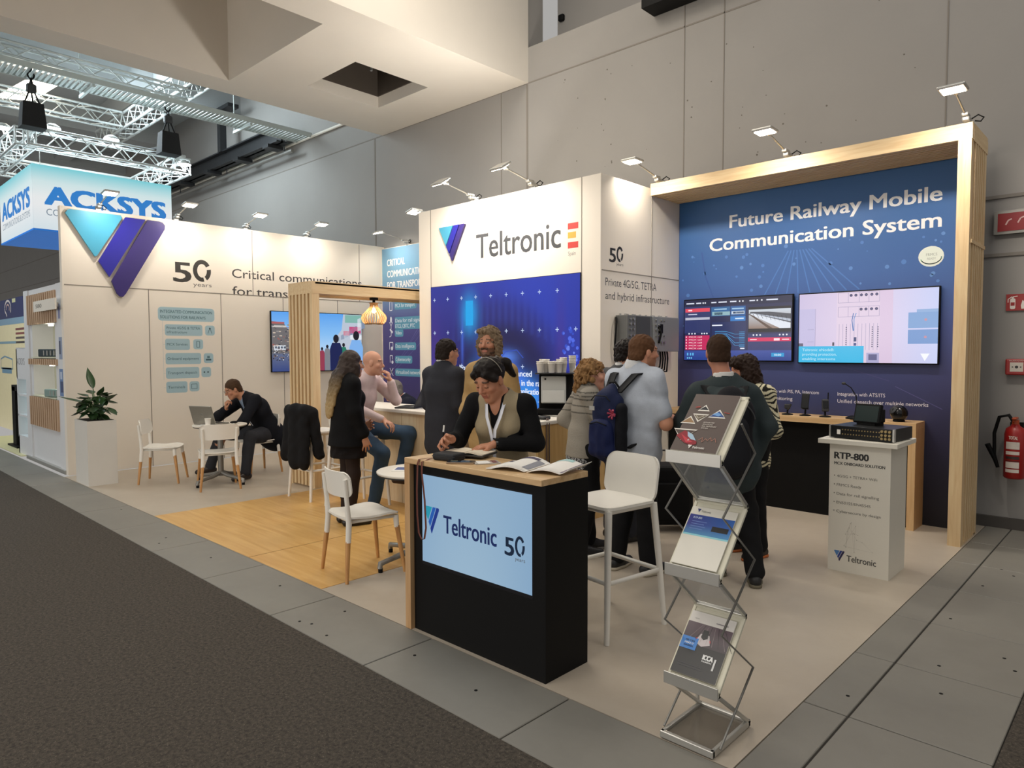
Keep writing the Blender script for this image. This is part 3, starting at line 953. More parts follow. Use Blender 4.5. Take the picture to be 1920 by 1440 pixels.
# ------------------------------------------------------------------ clip-on arm lamps along the wall tops
def arm_lamp(base, d, reach, rise, label, power, group, aim=0.35, warm=True, tilt=0.25):
    """base on the wall top, d = horizontal unit direction the arm leans out"""
    a = math.atan2(d[1], d[0])
    t = thing('arm_lamp', label, 'lamp', base, a, group)
    MB().box((0.0, 0, 0.022), (0.13, 0.055, 0.04), bev=0.012).box((0.05, 0, 0.05), (0.10, 0.05, 0.03), rot=None, bev=0.01).box((-0.02, 0, -0.02), (0.05, 0.06, 0.04)).build('clamp', ALU, t)
    MB().cyl((0.06, 0, 0.05), (reach-0.08, 0, rise), 0.008, n=8).build('arm', STEEL, t)
    c, s_ = math.cos(tilt), math.sin(tilt)
    R = np.array([[c, 0, s_], [0, 1, 0], [-s_, 0, c]])
    h = MB().box((reach, 0, rise+0.005), (0.17, 0.19, 0.026), rot=R, bev=0.011)
    h.box((reach-0.09, 0, rise), (0.05, 0.04, 0.03), bev=0.008)
    ho = h.build('lamp_head', ALU, t)
    MB().box((reach-0.002, 0, rise-0.011), (0.13, 0.15, 0.006), rot=R).build('lens', WARM_LAMP if warm else COOL_LAMP, ho)
    MB().tube([(-0.03, 0.02, 0.03), (-0.04, 0.07, 0.06), (-0.04, 0.11, 0.03), (-0.03, 0.09, 0.0), (-0.02, 0.05, 0.01)], 0.006, 6).build('cable', BLACK, t)
    ld = bpy.data.lights.new('lamp_beam', 'AREA'); ld.energy = power; ld.color = (1.0, 0.91, 0.80); ld.shape = 'RECTANGLE'; ld.size = 0.13; ld.size_y = 0.15
    ld.spread = math.radians(150)
    lo = bpy.data.objects.new('lamp_beam', ld); COL.objects.link(lo)
    p = Vector((base[0]+d[0]*reach, base[1]+d[1]*reach, base[2]+rise-0.025))
    lo.location = p
    tgt = Vector((p.x-d[0]*aim, p.y-d[1]*aim, p.z-1.0))
    lo.rotation_euler = (tgt-p).to_track_quat('-Z', 'Y').to_euler()
    return t


LAMP_P = 17
for k, (y, txt) in enumerate(((3.05, 'first arm lamp on the left white wall, above the large triangle mark'), (4.07, 'second arm lamp on the left white wall, right of the large triangle mark'),
                              (5.12, 'third arm lamp along the left white wall top'), (6.18, 'fourth arm lamp along the left white wall, nearest the blue corner banner'))):
    arm_lamp((LX-0.05, y, 3.60), (1, 0), 0.50, 0.13, txt, LAMP_P*0.6, 'arm lamps on the left wall', tilt=-0.15)
arm_lamp((-9.85, BY+0.0, 3.56), (-0.35, -0.94), 0.52, 0.15, 'arm lamp on top of the blue corner banner', LAMP_P*0.35, None)
arm_lamp((-7.22, 6.2, 3.48), (-1, 0), 0.55, 0.13, 'arm lamp leaning left behind the block with the company name', LAMP_P*0.3, None)
for x, txt in ((-6.156, 'left arm lamp above the company name on the white block'), (-5.189, 'right arm lamp above the company name on the white block')):
    arm_lamp((x, TY+0.02, 3.475), (0, -1), 0.52, 0.12, txt, LAMP_P, 'arm lamps on the white block', tilt=0.55)
for x, txt in ((-4.17, 'arm lamp at the left end of the tall timber portal'), (-2.737, 'arm lamp at the middle of the tall timber portal beam'), (-1.263, 'large looking arm lamp at the right end of the tall timber portal')):
    arm_lamp((x, 6.78, 3.515), (0.0, -1), 0.53, 0.13, txt, LAMP_P, 'arm lamps on the tall portal', tilt=-0.02)


# ------------------------------------------------------------------ seats
def curved_back(w, h, r, z0, y0, bow, lean, thick=0.012, nx=14, nz=16):
    m = MB()

    def f(u, v):
        v = (1-math.cos(PI*v))/2
        zz = (v-0.5)*h
        ov = max(0.0, abs(zz)-(h/2-r))
        half = w/2-(r-math.sqrt(max(0.0, r*r-ov*ov)))
        x = (u*2-1)*half
        return (x, y0+bow*(x/(w/2))**2-lean*v*h, z0+v*h)
    m.sheet(f, nx, nz, thick)
    return m


def chair_seat():
    m = MB()

    def f(u, v):
        v = (1-math.cos(PI*v))/2
        y = (v-0.5)*0.42
        r = 0.07; ov = max(0.0, abs(y)-(0.21-r))
        half = 0.215-(0.012 if y < 0 else 0)-(r-math.sqrt(max(0, r*r-ov*ov)))
        x = (u*2-1)*half
        z = 0.448+0.012*(x/0.2)**2-0.012*math.exp(-((y+0.03)/0.12)**2)+(0.014*max(0, (y-0.12)/0.09) if y > 0.12 else 0)*-1
        return (x, y, z)
    m.sheet(f, 14, 18, 0.014)
    m.tube([(-0.185, 0.17, 0.425), (0.185, 0.17, 0.425), (0.17, -0.17, 0.425), (-0.17, -0.17, 0.425)], 0.013, 6, closed=True)
    return m


def make_chair(label, loc, rz, group):
    t = thing('side_chair', label, 'chair', loc, rz, group)
    chair_seat().build('seat', WHITE_PLASTIC, t)
    curved_back(0.44, 0.185, 0.06, 0.605, -0.232, 0.055, 0.12).build('backrest', WHITE_PLASTIC, t)
    for sx, sy, zt_ in ((-1, -1, 0.295), (1, -1, 0.295), (-1, 1, 0.35), (1, 1, 0.35)):
        m = MB().cyl((sx*0.222, sy*0.232, 0), (sx*(0.191 if sy < 0 else 0.186), sy*(0.206 if sy < 0 else 0.187), zt_), 0.0125, 0.019, 10)
        if sy < 0: m.tube([(sx*0.192, -0.205, 0.285), (sx*0.185, -0.195, 0.42), (sx*0.183, -0.205, 0.55), (sx*0.19, -0.225, 0.74)], [0.021, 0.022, 0.018, 0.015], 8, 1)
        else: m.tube([(sx*0.185, 0.185, 0.34), (sx*0.180, 0.18, 0.43)], [0.020, 0.022], 8, 1)
        m.build('leg', [LEG_WOOD, WHITE_PLASTIC], t)
    return t


make_chair('white chair with wooden legs in front, left of the black reception counter', (-4.36, 2.965, 0), math.radians(-9), 'white chairs with wooden legs')
ch0 = bpy.data.objects['side_chair']
place_copy(ch0, (-9.265, 3.305, 0), math.radians(-35), 'empty white chair with wooden legs standing beside the white planter')
place_copy(ch0, (-8.345, 3.61, 0), math.radians(72), 'white chair with wooden legs seen from behind at the laptop table')
place_copy(ch0, (-8.99, 4.43, 0), math.radians(184), 'white chair with wooden legs that the man at the laptop sits on')


def make_stool(label, loc, rz, group):
    t = thing('bar_stool', label, 'stool', loc, rz, group)
    m = MB()

    def f(u, v):
        v = (1-math.cos(PI*v))/2
        y = (v-0.5)*0.42
        r = 0.06; ov = max(0.0, abs(y)-(0.21-r))
        half = 0.21-(r-math.sqrt(max(0, r*r-ov*ov)))
        x = (u*2-1)*half
        return (x, y, 0.752-0.008*math.cos(x*7)*math.cos(y*7))
    m.sheet(f, 12, 18, 0.016)
    m.tube([(-0.185, 0.18, 0.735), (0.185, 0.18, 0.735), (0.185, -0.18, 0.735), (-0.185, -0.18, 0.735)], 0.019, 8, closed=True)
    m.build('seat', WHITE_PLASTIC, t)
    curved_back(0.43, 0.27, 0.07, 0.74, -0.205, 0.03, 0.16, 0.014).build('backrest', WHITE_PLASTIC, t)
    for sx, sy in ((-1, -1), (1, -1), (-1, 1), (1, 1)):
        MB().tube([(sx*0.235, sy*0.245, 0), (sx*0.215, sy*0.22, 0.36), (sx*0.19, sy*0.19, 0.74)], [0.016, 0.019, 0.022], 10).build('leg', WHITE_PLASTIC, t)
    m = MB().tube([(-0.217, 0.222, 0.335), (0.217, 0.222, 0.335), (0.217, -0.222, 0.335), (-0.217, -0.222, 0.335)], 0.0145, 8, closed=True)
    m.build('footrest', WHITE_PLASTIC, t)
    return t


st0 = make_stool('white bar stool in front, right behind the black reception counter', (-2.43, 3.405, 0), math.radians(171), 'white bar stools')
place_copy(st0, (-6.99, 4.17, 0), 0.0, 'white bar stool with a dark jacket over its back')
place_copy(st0, (-6.25, 4.19, 0), 0.0, 'white bar stool the bald man sits on')


# ------------------------------------------------------------------ round tables
def round_table(label, loc, rz, r=0.32, h=0.74):
    t = thing('round_table', label, 'table', loc, rz, 'small round white tables')
    MB().lathe([(0, h-0.018), (r-0.004, h-0.018), (r, h-0.012), (r, h-0.003), (r-0.004, h), (0, h)], n=48).build('tabletop', WHITE_PAINT, t)
    MB().lathe([(0.0, h-0.03), (r-0.012, h-0.03), (r-0.006, h-0.019), (0.0, h-0.019)], n=40).build('edge_band', CHARCOAL, t)
    m = MB().cyl((0, 0, 0.09), (0, 0, h-0.03), 0.034, n=20); m.cyl((0, 0, h-0.06), (0, 0, h-0.02), 0.09, n=20)
    m.build('column', GREY_METAL, t)
    for k in range(4):
        a = PI/2*k
        d = np.array([math.cos(a), math.sin(a), 0])
        MB().tube([d*0.02+(0, 0, 0.13), d*0.12+(0, 0, 0.10), d*0.3+(0, 0, 0.075), d*0.365+(0, 0, 0.065), d*0.37+(0, 0, 0.03)], [0.03, 0.025, 0.02, 0.022, 0.02], 8).build('foot', GREY_METAL, t)
        MB().cyl(d*0.365+(0, 0, 0.0), d*0.365+(0, 0, 0.032), 0.018, n=10).build('floor_pad', BLACK, t)
    return t


round_table('small round white table carrying the open laptop', (-8.62, 3.76, 0), 0.35)
round_table('small round white table half hidden behind the black counter', (-4.22, 3.385, 0), math.radians(0), h=0.725)

# ------------------------------------------------------------------ the bar
t = thing('bar_counter', 'long pale wooden bar with a white top in front of the screen wall', 'bar', (-5.7, 4.56, 0))
m = MB()
m.span((-1.65, 0.03, 0), (1.64, 0.5, 0.985)); m.span((0.8, 0.45, 0), (1.64, 1.2, 0.985))
m.build('body', PALE_WOOD, t)
for x in (-1.1, -0.3, 0.5, 1.3): MB().box((x, 0.03, 0.49), (0.004, 0.004, 0.98)).build('panel_joint', mat('bar_joint', '#b89d74', 0.7, var=0), t)
m = MB().span((1.64, 0.03, 0), (1.662, 0.46, 0.985)).span((1.64, 0.468, 0), (1.662, 1.2, 0.985))
m.build('end_panel', PLYWOOD, t)
m = MB().box((0.005, 0.27, 1.003), (3.34, 0.56, 0.036), bev=0.008).box((1.24, 0.84, 1.003), (0.87, 0.72, 0.036), bev=0.008)
m.build('bar_top', WHITE_PAINT, t)
m = MB().tube([(-4.3, 5.02, 1.026), (-4.06, 4.74, 1.03), (-4.028, 4.70, 1.0), (-4.026, 4.70, 0.05), (-4.02, 4.7, 0.01)], 0.007, 6)
m.tube([(-4.3, 5.0, 1.026), (-4.06, 4.76, 1.03), (-4.028, 4.735, 1.0), (-4.026, 4.735, 0.05), (-4.02, 4.74, 0.01)], 0.006, 6)
tag(m.build('power_cable', mat('brown_cable', '#4b352a', 0.5), ), 'pair of brown cables running down the plywood end of the bar', 'cable')
m = MB().box((-4.17, 4.80, 1.034), (0.13, 0.10, 0.025), bev=0.008)
tag(m.build('card_reader', CHARCOAL), 'flat dark plug box lying on the bar by the cables', 'device')
m = MB().box((-4.72, 4.97, 1.031), (0.17, 0.09, 0.018), rot=rotz(0.5), bev=0.006)
tag(m.build('phone', mat('navy_case', '#2c2f55', 0.35)), 'dark blue phone lying on the bar left of the coffee machine', 'phone')

# coffee machine and paper cups
t = thing('coffee_machine', 'black coffee machine with a milky front tank on the bar', 'coffee machine', (-4.46, 5.36, 1.022), math.radians(35))
MB().box((0, 0.06, 0.2), (0.34, 0.34, 0.40), bev=0.012).box((0, -0.09, 0.03), (0.36, 0.28, 0.06), bev=0.01).build('body', BLACK, t)
MB().box((0, 0.0, 0.405), (0.39, 0.46, 0.014), bev=0.005).build('top_tray', BLACK_GLOSS, t)
MB().box((-0.02, -0.135, 0.245), (0.245, 0.055, 0.27), bev=0.012).build('water_tank', mat('milky_tank', '#c9ccca', 0.25, var=0.04), t)
MB().box((-0.02, -0.165, 0.18), (0.215, 0.006, 0.12), bev=0.002).build('level_window', mat('tank_window', '#dfe1df', 0.2), t)
MB().cyl((-0.1, -0.155, 0.35), (-0.1, -0.166, 0.35), 0.01, n=10).build('button', BLACK_GLOSS, t)


def cup_mesh():
    return MB().lathe([(0.026, 0), (0.036, 0.088), (0.0385, 0.090), (0.0385, 0.094), (0.035, 0.094), (0.025, 0.006), (0, 0.006)], n=18)


cup_mat = mat('paper_cup', '#f0ebe2', 0.6, var=0.02)
c0 = None
rng = random.Random(2)
ca, sa = math.cos(math.radians(35)), math.sin(math.radians(35))
for dx, dy, n in ((-0.15, -0.17, 2), (-0.10, -0.10, 3), (-0.04, -0.16, 2), (0.03, -0.12, 2), (-0.14, 0.0, 3), (0.07, -0.04, 4), (0.0, -0.02, 2), (0.15, 0.10, 5), (0.02, 0.12, 3)):
    for k in range(n):
        x = -4.46+dx*ca-dy*sa; y = 5.36+dx*sa+dy*ca
        loc = (x, y, 1.022+0.412+0.018*k+0.001)
        if c0 is None:
            c0 = cup_mesh().build('paper_cup', cup_mat)
            tag(c0, 'white paper cup in the stacks on top of the coffee machine', 'cup', 'paper cups on the coffee machine')
            c0.location = loc
        else:
            place_copy(c0, loc, 0, c0['label'])
t = cup_mesh().build('paper_cup', cup_mat); t.location = (-4.83, 5.14, 1.022)
tag(t, 'single white paper cup on the bar beside the coffee machine', 'cup')

# laptop on the bar
def laptop(name, label, loc, rz, w, d, col, open_deg=105, logo=False):
    t = thing(name, label, 'laptop', loc, rz)
    MB().box((0, 0, 0.009), (w, d, 0.017), bev=0.005).build('base', col, t)
    MB().box((0, -0.02, 0.0185), (w*0.86, d*0.5, 0.002)).build('keyboard', BLACK, t)
    a = math.radians(open_deg-90)
    R = np.array([[1, 0, 0], [0, math.cos(a), math.sin(a)], [0, -math.sin(a), math.cos(a)]])
    o = R @ np.array([0, 0, d*0.5])
    lid = MB().box((0, d/2+o[1], 0.016+o[2]), (w, 0.010, d), rot=R, bev=0.004).build('lid', col, t)
    o2 = o+R @ np.array([0, -0.0062, 0])
    MB().box((0, d/2+o2[1], 0.016+o2[2]), (w*0.93, 0.002, d*0.88), rot=R).build('display', mat('laptop_display', '#39465c', 0.2, emit=0.25), lid)
    o3 = o+R @ np.array([0, 0.006, 0])
    if logo: MB().ell((0, d/2+o3[1], 0.016+o3[2]), (0.022, 0.002, 0.022), 12, rot=R).build('lid_badge', STEEL, lid)
    return t


laptop('laptop', 'slim dark laptop lying half open on the bar', (-6.12, 4.80, 1.022), math.radians(-60), 0.33, 0.23, CHARCOAL, 115)
laptop('laptop', 'open silver grey laptop on the small round table', (-8.70, 3.69, 0.741), math.radians(205), 0.34, 0.235, mat('laptop_shell', '#9a968c', 0.35, 0.5), 108, True)
t = cup_mesh().build('paper_cup', cup_mat); t.location = (-8.50, 3.56, 0.741)
tag(t, 'white paper cup on the small round table next to the laptop', 'cup')
m = MB().ell((0, 0, 0.014), (0.032, 0.052, 0.016), 12)
o = m.build('computer_mouse', BLACK); o.location = (-8.58, 3.92, 0.741); tag(o, 'black computer mouse on the small round table', 'mouse')
m = MB().box((0, 0, 0.002), (0.21, 0.297, 0.003)); m.box((0.03, -0.02, 0.005), (0.21, 0.297, 0.003), rot=rotz(0.4))
o = m.build('papers', PAPER); o.location = (-8.56, 3.60, 0.741); o.rotation_euler = (0, 0, 0.9); tag(o, 'loose white papers under the cup on the small round table', 'papers')

# ------------------------------------------------------------------ reception counter
CX0, CX1, CYF, CYB = -3.264, -2.188, 2.515, 2.885
t = thing('reception_counter', 'black reception counter with an oak top and a lit front screen', 'counter', (-2.726, 2.7, 0))
bx = lambda x: x+2.726
by = lambda y: y-2.7
MB().span((bx(-3.215), by(2.545), 0.0), (bx(CX1), by(CYB), 0.99)).build('body', BLACK, t)
MB().span((bx(CX0), by(CYF), 0.0), (bx(-3.215), by(CYB), 0.99)).build('side_panel', wood('oak_upright', '#b98f63', '#cda77a', 'Z', 0.4), t)
MB().box((bx((CX0+CX1)/2), by((CYF+CYB)/2), 1.006), (CX1-CX0, CYB-CYF, 0.032), bev=0.003).build('top', OAK_X, t)
cv = Canvas((-2.726, 2.545, 0), (1, 0, 0), (0, 0, 1), 0.001)
x0, x1, z0, z1 = bx(-3.135), bx(-2.275), 0.425, 0.935
cv.rrect(x0-0.008, z0-0.02, x1+0.008, z1+0.008, 0.015, '#08080a'); cv.up()
cv.grad(x0, z0, x1, z1, lambda a, b: mixc(lin('#83aad0'), lin('#a9c8df'), 0.35+0.5*math.sin(PI*min(1, a*0.9+0.1))*(1-0.5*b)), 10, 8); cv.up()
vlogo(cv, bx(-3.118), 0.60, 0.135, 0.155, '#2aa0b8', '#2560b8', '#1d3a90')
cv.text('Teltronic', bx(-2.945), 0.625, 0.105, '#14295e', w=0.42, bold=0.012)
fifty(cv, bx(-2.462), 0.605, 0.14, 0.10, '#10243c')
cv.build('screen', colmat('counter_screen', 0.80, 0.2), t, 'light blue screen with the company name', base=(-2.726, 2.7, 0))

# things lying on the counter
ZT = 1.0225
t = thing('magazine', 'open white brochure lying on the right end of the counter', 'magazine', (-2.42, 2.76, ZT), math.radians(14))
for s, nm in ((-1, 'left_page'), (1, 'right_page')):
    m = MB()
    m.sheet(lambda u, v, s=s: (s*(0.006+0.235*u), (v-0.5)*0.30, 0.004+0.026*math.sin(PI*min(1, u*1.15))*(0.7+0.5*v)+(0.03*max(0, u-0.8)/0.2 if s > 0 else 0)), 14, 4, 0.003)
    o = m.build(nm, PAPER, t)
cv = Canvas((0, 0, 0), (1, 0, 0), (0, 1, 0))
pz = lambda x, y: 0.0072+0.026*math.sin(PI*min(1, (abs(x)-0.006)/0.235*1.15))*(0.7+0.5*(y/0.3+0.5))+(0.03*max(0, (abs(x)-0.006)/0.235-0.8)/0.2 if x > 0 else 0)


def page_patch(mb_list, x0, x1, y0, y1, m_):
    mb = MB(); mb.sheet(lambda u, v: (x0+(x1-x0)*u, y0+(y1-y0)*v, pz(x0+(x1-x0)*u, y0+(y1-y0)*v)), 8, 3); return mb.build('page_print', m_, t)


page_patch(None, -0.235, -0.05, 0.09, 0.13, mat('print_violet', '#4b4560', 0.6))
page_patch(None, -0.05, -0.012, -0.10, 0.10, mat('print_grey', '#8d8f98', 0.6))
page_patch(None, 0.02, 0.15, 0.10, 0.145, mat('print_teal', '#a9d0d0', 0.6))
page_patch(None, 0.185, 0.238, -0.13, 0.14, mat('print_mauve', '#8f8690', 0.6))

t = thing('notebook', 'open notebook the woman writes in on the counter', 'notebook', (-3.02, 2.80, ZT+0.012), math.radians(20))
MB().box((0.0, 0, 0.006), (0.30, 0.20, 0.012), bev=0.003).build('cover', mat('dark_cover', '#33302c', 0.6), t)
m = MB()
for s in (-1, 1): m.sheet(lambda u, v, s=s: (s*(0.003+0.138*u), (v-0.5)*0.185, 0.014+0.009*math.sin(PI*min(1, u*1.3))), 10, 3, 0.004)
m.build('pages', mat('cream_paper', '#e9ddc6', 0.7, var=0.02), t)
t = thing('pouch', 'black zipped pouch at the counter edge beneath the notebook', 'pouch', (-3.00, 2.635, ZT), math.radians(10))
MB().box((0, 0, 0.021), (0.16, 0.12, 0.042), bev=0.014, seg=3).build('body', mat('black_fabric_case', '#15171c', 0.7, bump=0.2), t)
MB().tube([(-0.078, -0.058, 0.024), (0.078, -0.058, 0.024), (0.078, 0.05, 0.024)], 0.003, 6).build('zip', CHARCOAL, t)
t = thing('smartphone', 'phone lying face up on the counter beside the black pouch', 'phone', (-2.86, 2.60, ZT), math.radians(-52))
MB().box((0, 0, 0.005), (0.077, 0.158, 0.009), bev=0.004).build('body', mat('phone_rim', '#a58f78', 0.35, 0.5), t)
cv = Canvas((0, 0, 0.0096), (1, 0, 0), (0, 1, 0))
cv.rect(-0.036, -0.076, 0.036, 0.076, '#20232c'); cv.up(); cv.rect(-0.03, 0.0, 0.03, 0.05, '#5f7186'); cv.rect(-0.026, -0.06, 0.01, -0.02, '#7d7f72'); cv.rect(0.012, -0.05, 0.03, 0.0, '#3d5875')
cv.build('screen', colmat('phone_screen', 0, 0.15), t)
t = thing('name_badge', 'clear plastic name badge lying on the counter behind the phone', 'badge', (-2.76, 2.70, ZT), math.radians(-30))
MB().box((0, 0, 0.003), (0.10, 0.145, 0.004), bev=0.001).build('holder', mat('clear_plastic', '#c9c6c0', 0.15, var=0.02), t)
MB().box((0, -0.02, 0.0058), (0.085, 0.07, 0.001)).box((0, 0.045, 0.0058), (0.08, 0.03, 0.001), 1).build('badge_print', [PAPER, mat('badge_red', '#7a4b4b', 0.5)], t)
m = MB()


def strap(pts, w, mb, th=0.0015, mi=0, side=None):
    """flat ribbon through points; side = width direction"""
    P = np.array(pts, float)
    sd = np.array(side, float)
    mb.sheet(lambda u, v: tuple(P[int(round(u*(len(P)-1)))]+sd*(v-0.5)*w), len(P)-1, 1, th, mi)


strap([(-3.06, 2.63, 1.030), (-3.10, 2.56, 1.030), (-3.12, 2.512, 1.026), (-3.125, 2.503, 1.0), (-3.13, 2.50, 0.85), (-3.128, 2.50, 0.70), (-3.115, 2.50, 0.60), (-3.09, 2.50, 0.565), (-3.065, 2.50, 0.575), (-3.05, 2.50, 0.64),
       (-3.06, 2.50, 0.80), (-3.085, 2.501, 0.95), (-3.09, 2.506, 1.015), (-3.07, 2.55, 1.030), (-3.04, 2.62, 1.034)], 0.012, m, side=(0.9, 0.3, 0))
tag(m.build('lanyard', mat('brown_ribbon', '#6d3a2c', 0.7)), 'brown lanyard hanging in a loop over the front edge of the counter', 'lanyard')
o = MB().box((0, 0, 0.002), (0.15, 0.21, 0.003)).box((0.0, 0.0, 0.0042), (0.12, 0.12, 0.001), 1).build('leaflet', [PAPER, mat('print_blue', '#46598f', 0.6)])
o.location = (-4.33, 3.33, 0.7255); o.rotation_euler = (0, 0, 0.7); tag(o, 'blue and white leaflet on the small table left of the counter', 'leaflet')
# ------------------------------------------------------------------ televisions
def television(label, loc, rz, w, h, paint, depth=0.055):
    """local: screen faces -y, origin at the screen centre on the wall"""
    t = thing('television', label, 'television', loc, rz)
    MB().box((0, -depth+0.02, 0), (w, 0.035, h), bev=0.006).box((0, -0.012, 0), (w*0.5, 0.03, h*0.5)).build('housing', BLACK, t)
    cv = Canvas((0, -depth+0.0015, 0), (1, 0, 0), (0, 0, 1), 0.0004)
    paint(cv, w-0.024, h-0.024)
    cv.build('picture', SCREEN, t)
    return t


def paint_dispatch(cv, w, h):
    P = lambda a, b: ((a-0.5)*w, (b-0.5)*h)
    R = lambda a0, b0, a1, b1, c: cv.rect(*P(a0, b0), *P(a1, b1), c)
    T = lambda t, a, b, hh, c, ww=None, bold=0.01: cv.text(t, *P(a, b), hh*h, c, w=ww*w if ww else None, bold=bold)
    R(0, 0, 1, 1, '#23284f'); cv.up()
    cv.grad(*P(0, 0), *P(1, 0.16), lambda a, b: mixc(lin('#1d3a86'), lin('#3b4f9c'), b), 6, 3)
    R(0, 0.89, 1, 1, '#1c2040'); R(0, 0.45, 0.26, 0.89, '#2f3868'); R(0.62, 0.16, 0.995, 0.42, '#30366a'); R(0.28, 0.17, 0.60, 0.62, '#26315f'); cv.up()
    R(0.01, 0.80, 0.255, 0.86, '#e34a5c'); R(0.01, 0.67, 0.255, 0.71, '#b9bccd'); R(0.01, 0.17, 0.255, 0.41, '#c4295c')
    R(0.27, 0.72, 0.45, 0.87, '#2f6498'); R(0.455, 0.72, 0.595, 0.87, '#2b5f9c'); R(0.455, 0.63, 0.595, 0.71, '#2f78c0')
    R(0.62, 0.30, 0.995, 0.36, '#d32c5e'); R(0.62, 0.445, 0.995, 0.84, '#14141c'); cv.up()
    R(0.28, 0.73, 0.45, 0.79, '#8fb4bd'); R(0.30, 0.74, 0.38, 0.78, '#23304a'); R(0.465, 0.74, 0.585, 0.79, '#c6d4e4'); R(0.48, 0.75, 0.58, 0.78, '#22304c')
    cv.grad(*P(0.625, 0.50), *P(0.99, 0.80), lambda a, b: mixc(lin('#8c7568'), lin('#c9d2dd'), b), 4, 4); cv.up()
    cv.poly([P(0.625, 0.72), P(0.99, 0.52), P(0.99, 0.72), P(0.8, 0.76), P(0.64, 0.765)], '#4d4f58'); cv.up()
    cv.poly([P(0.63, 0.735), P(0.9, 0.50), P(0.99, 0.50), P(0.99, 0.58), P(0.66, 0.74)], '#dfe4ee'); cv.poly([P(0.64, 0.75), P(0.99, 0.60), P(0.99, 0.64)], '#b4bccb')
    cv.poly([P(0.625, 0.73), P(0.80, 0.5), P(0.84, 0.5), P(0.635, 0.74)], '#5d4a40')
    for k in range(9): cv.line([P(0.66+0.036*k, 0.74-0.006*k), P(0.68+0.036*k, 0.68-0.012*k)], 0.006, '#2f323c')
    cv.up()
    for k in range(5): T('MCX call', 0.05, 0.375-0.048*k, 0.022, '#ffe4ea', 0.13); cv.disc(*P(0.022, 0.385-0.048*k), 0.008, '#ffd8e0')
    for a in (0.05, 0.08, 0.11, 0.18, 0.205, 0.23, 0.67, 0.70, 0.73, 0.90, 0.93, 0.96): cv.disc(*P(a, 0.44 if a < 0.5 else 0.40), 0.009, '#eef0fa')
    for a, ww in ((0.02, 0.08), (0.12, 0.05), (0.27, 0.05), (0.34, 0.08), (0.45, 0.06), (0.63, 0.05), (0.78, 0.1)): R(a, 0.935, a+ww, 0.955, '#dfe4f4')
    for a in (0.19, 0.21, 0.54, 0.57, 0.70, 0.74): cv.disc(*P(a, 0.945), 0.009, '#eef0fa')
    R(0.30, 0.82, 0.42, 0.84, '#9fc4e0'); R(0.47, 0.82, 0.58, 0.84, '#9fc4e0'); R(0.50, 0.66, 0.58, 0.68, '#d4e6f8'); R(0.28, 0.56, 0.38, 0.58, '#e6eaf6'); R(0.04, 0.82, 0.08, 0.84, '#ffdfe4'); R(0.04, 0.755, 0.13, 0.77, '#c4c9de')
    R(0.64, 0.32, 0.70, 0.335, '#ffe0e8'); R(0.85, 0.31, 0.90, 0.345, '#ffe0e8'); R(0.92, 0.32, 0.98, 0.335, '#ffe0e8')
    lc = '#4fa4dc'
    for b0, b1 in ((0.47, 0.42), (0.44, 0.36), (0.42, 0.28), (0.40, 0.24)):
        cv.line([P(0.31, b0), P(0.38, b0), P(0.42, b0-0.005), P(0.50, b1), P(0.59, b1)], 0.004, lc)
    for b in (0.455, 0.43, 0.40, 0.37, 0.34, 0.31, 0.28, 0.25, 0.22): cv.line([P(0.54, b), P(0.59, b)], 0.004, lc)
    for b in (0.36, 0.33, 0.30, 0.27, 0.24): cv.line([P(0.35, b), P(0.45, b)], 0.003, lc); cv.line([P(0.45, b), P(0.42, b+0.06)], 0.003, lc)
    R(0.55, 0.18, 0.59, 0.20, '#e6eaf6'); R(0.83, 0.06, 0.94, 0.12, '#2496d0'); cv.up(); T('10:00', 0.855, 0.075, 0.03, '#e0f6ff', 0.06)
    for a in (0.03, 0.05, 0.07): R(a, 0.02, a+0.012, 0.045, '#6fc4ea')
    for a in (0.03, 0.06, 0.085): R(a, 0.075, a+0.014, 0.12, '#5fb8ec')


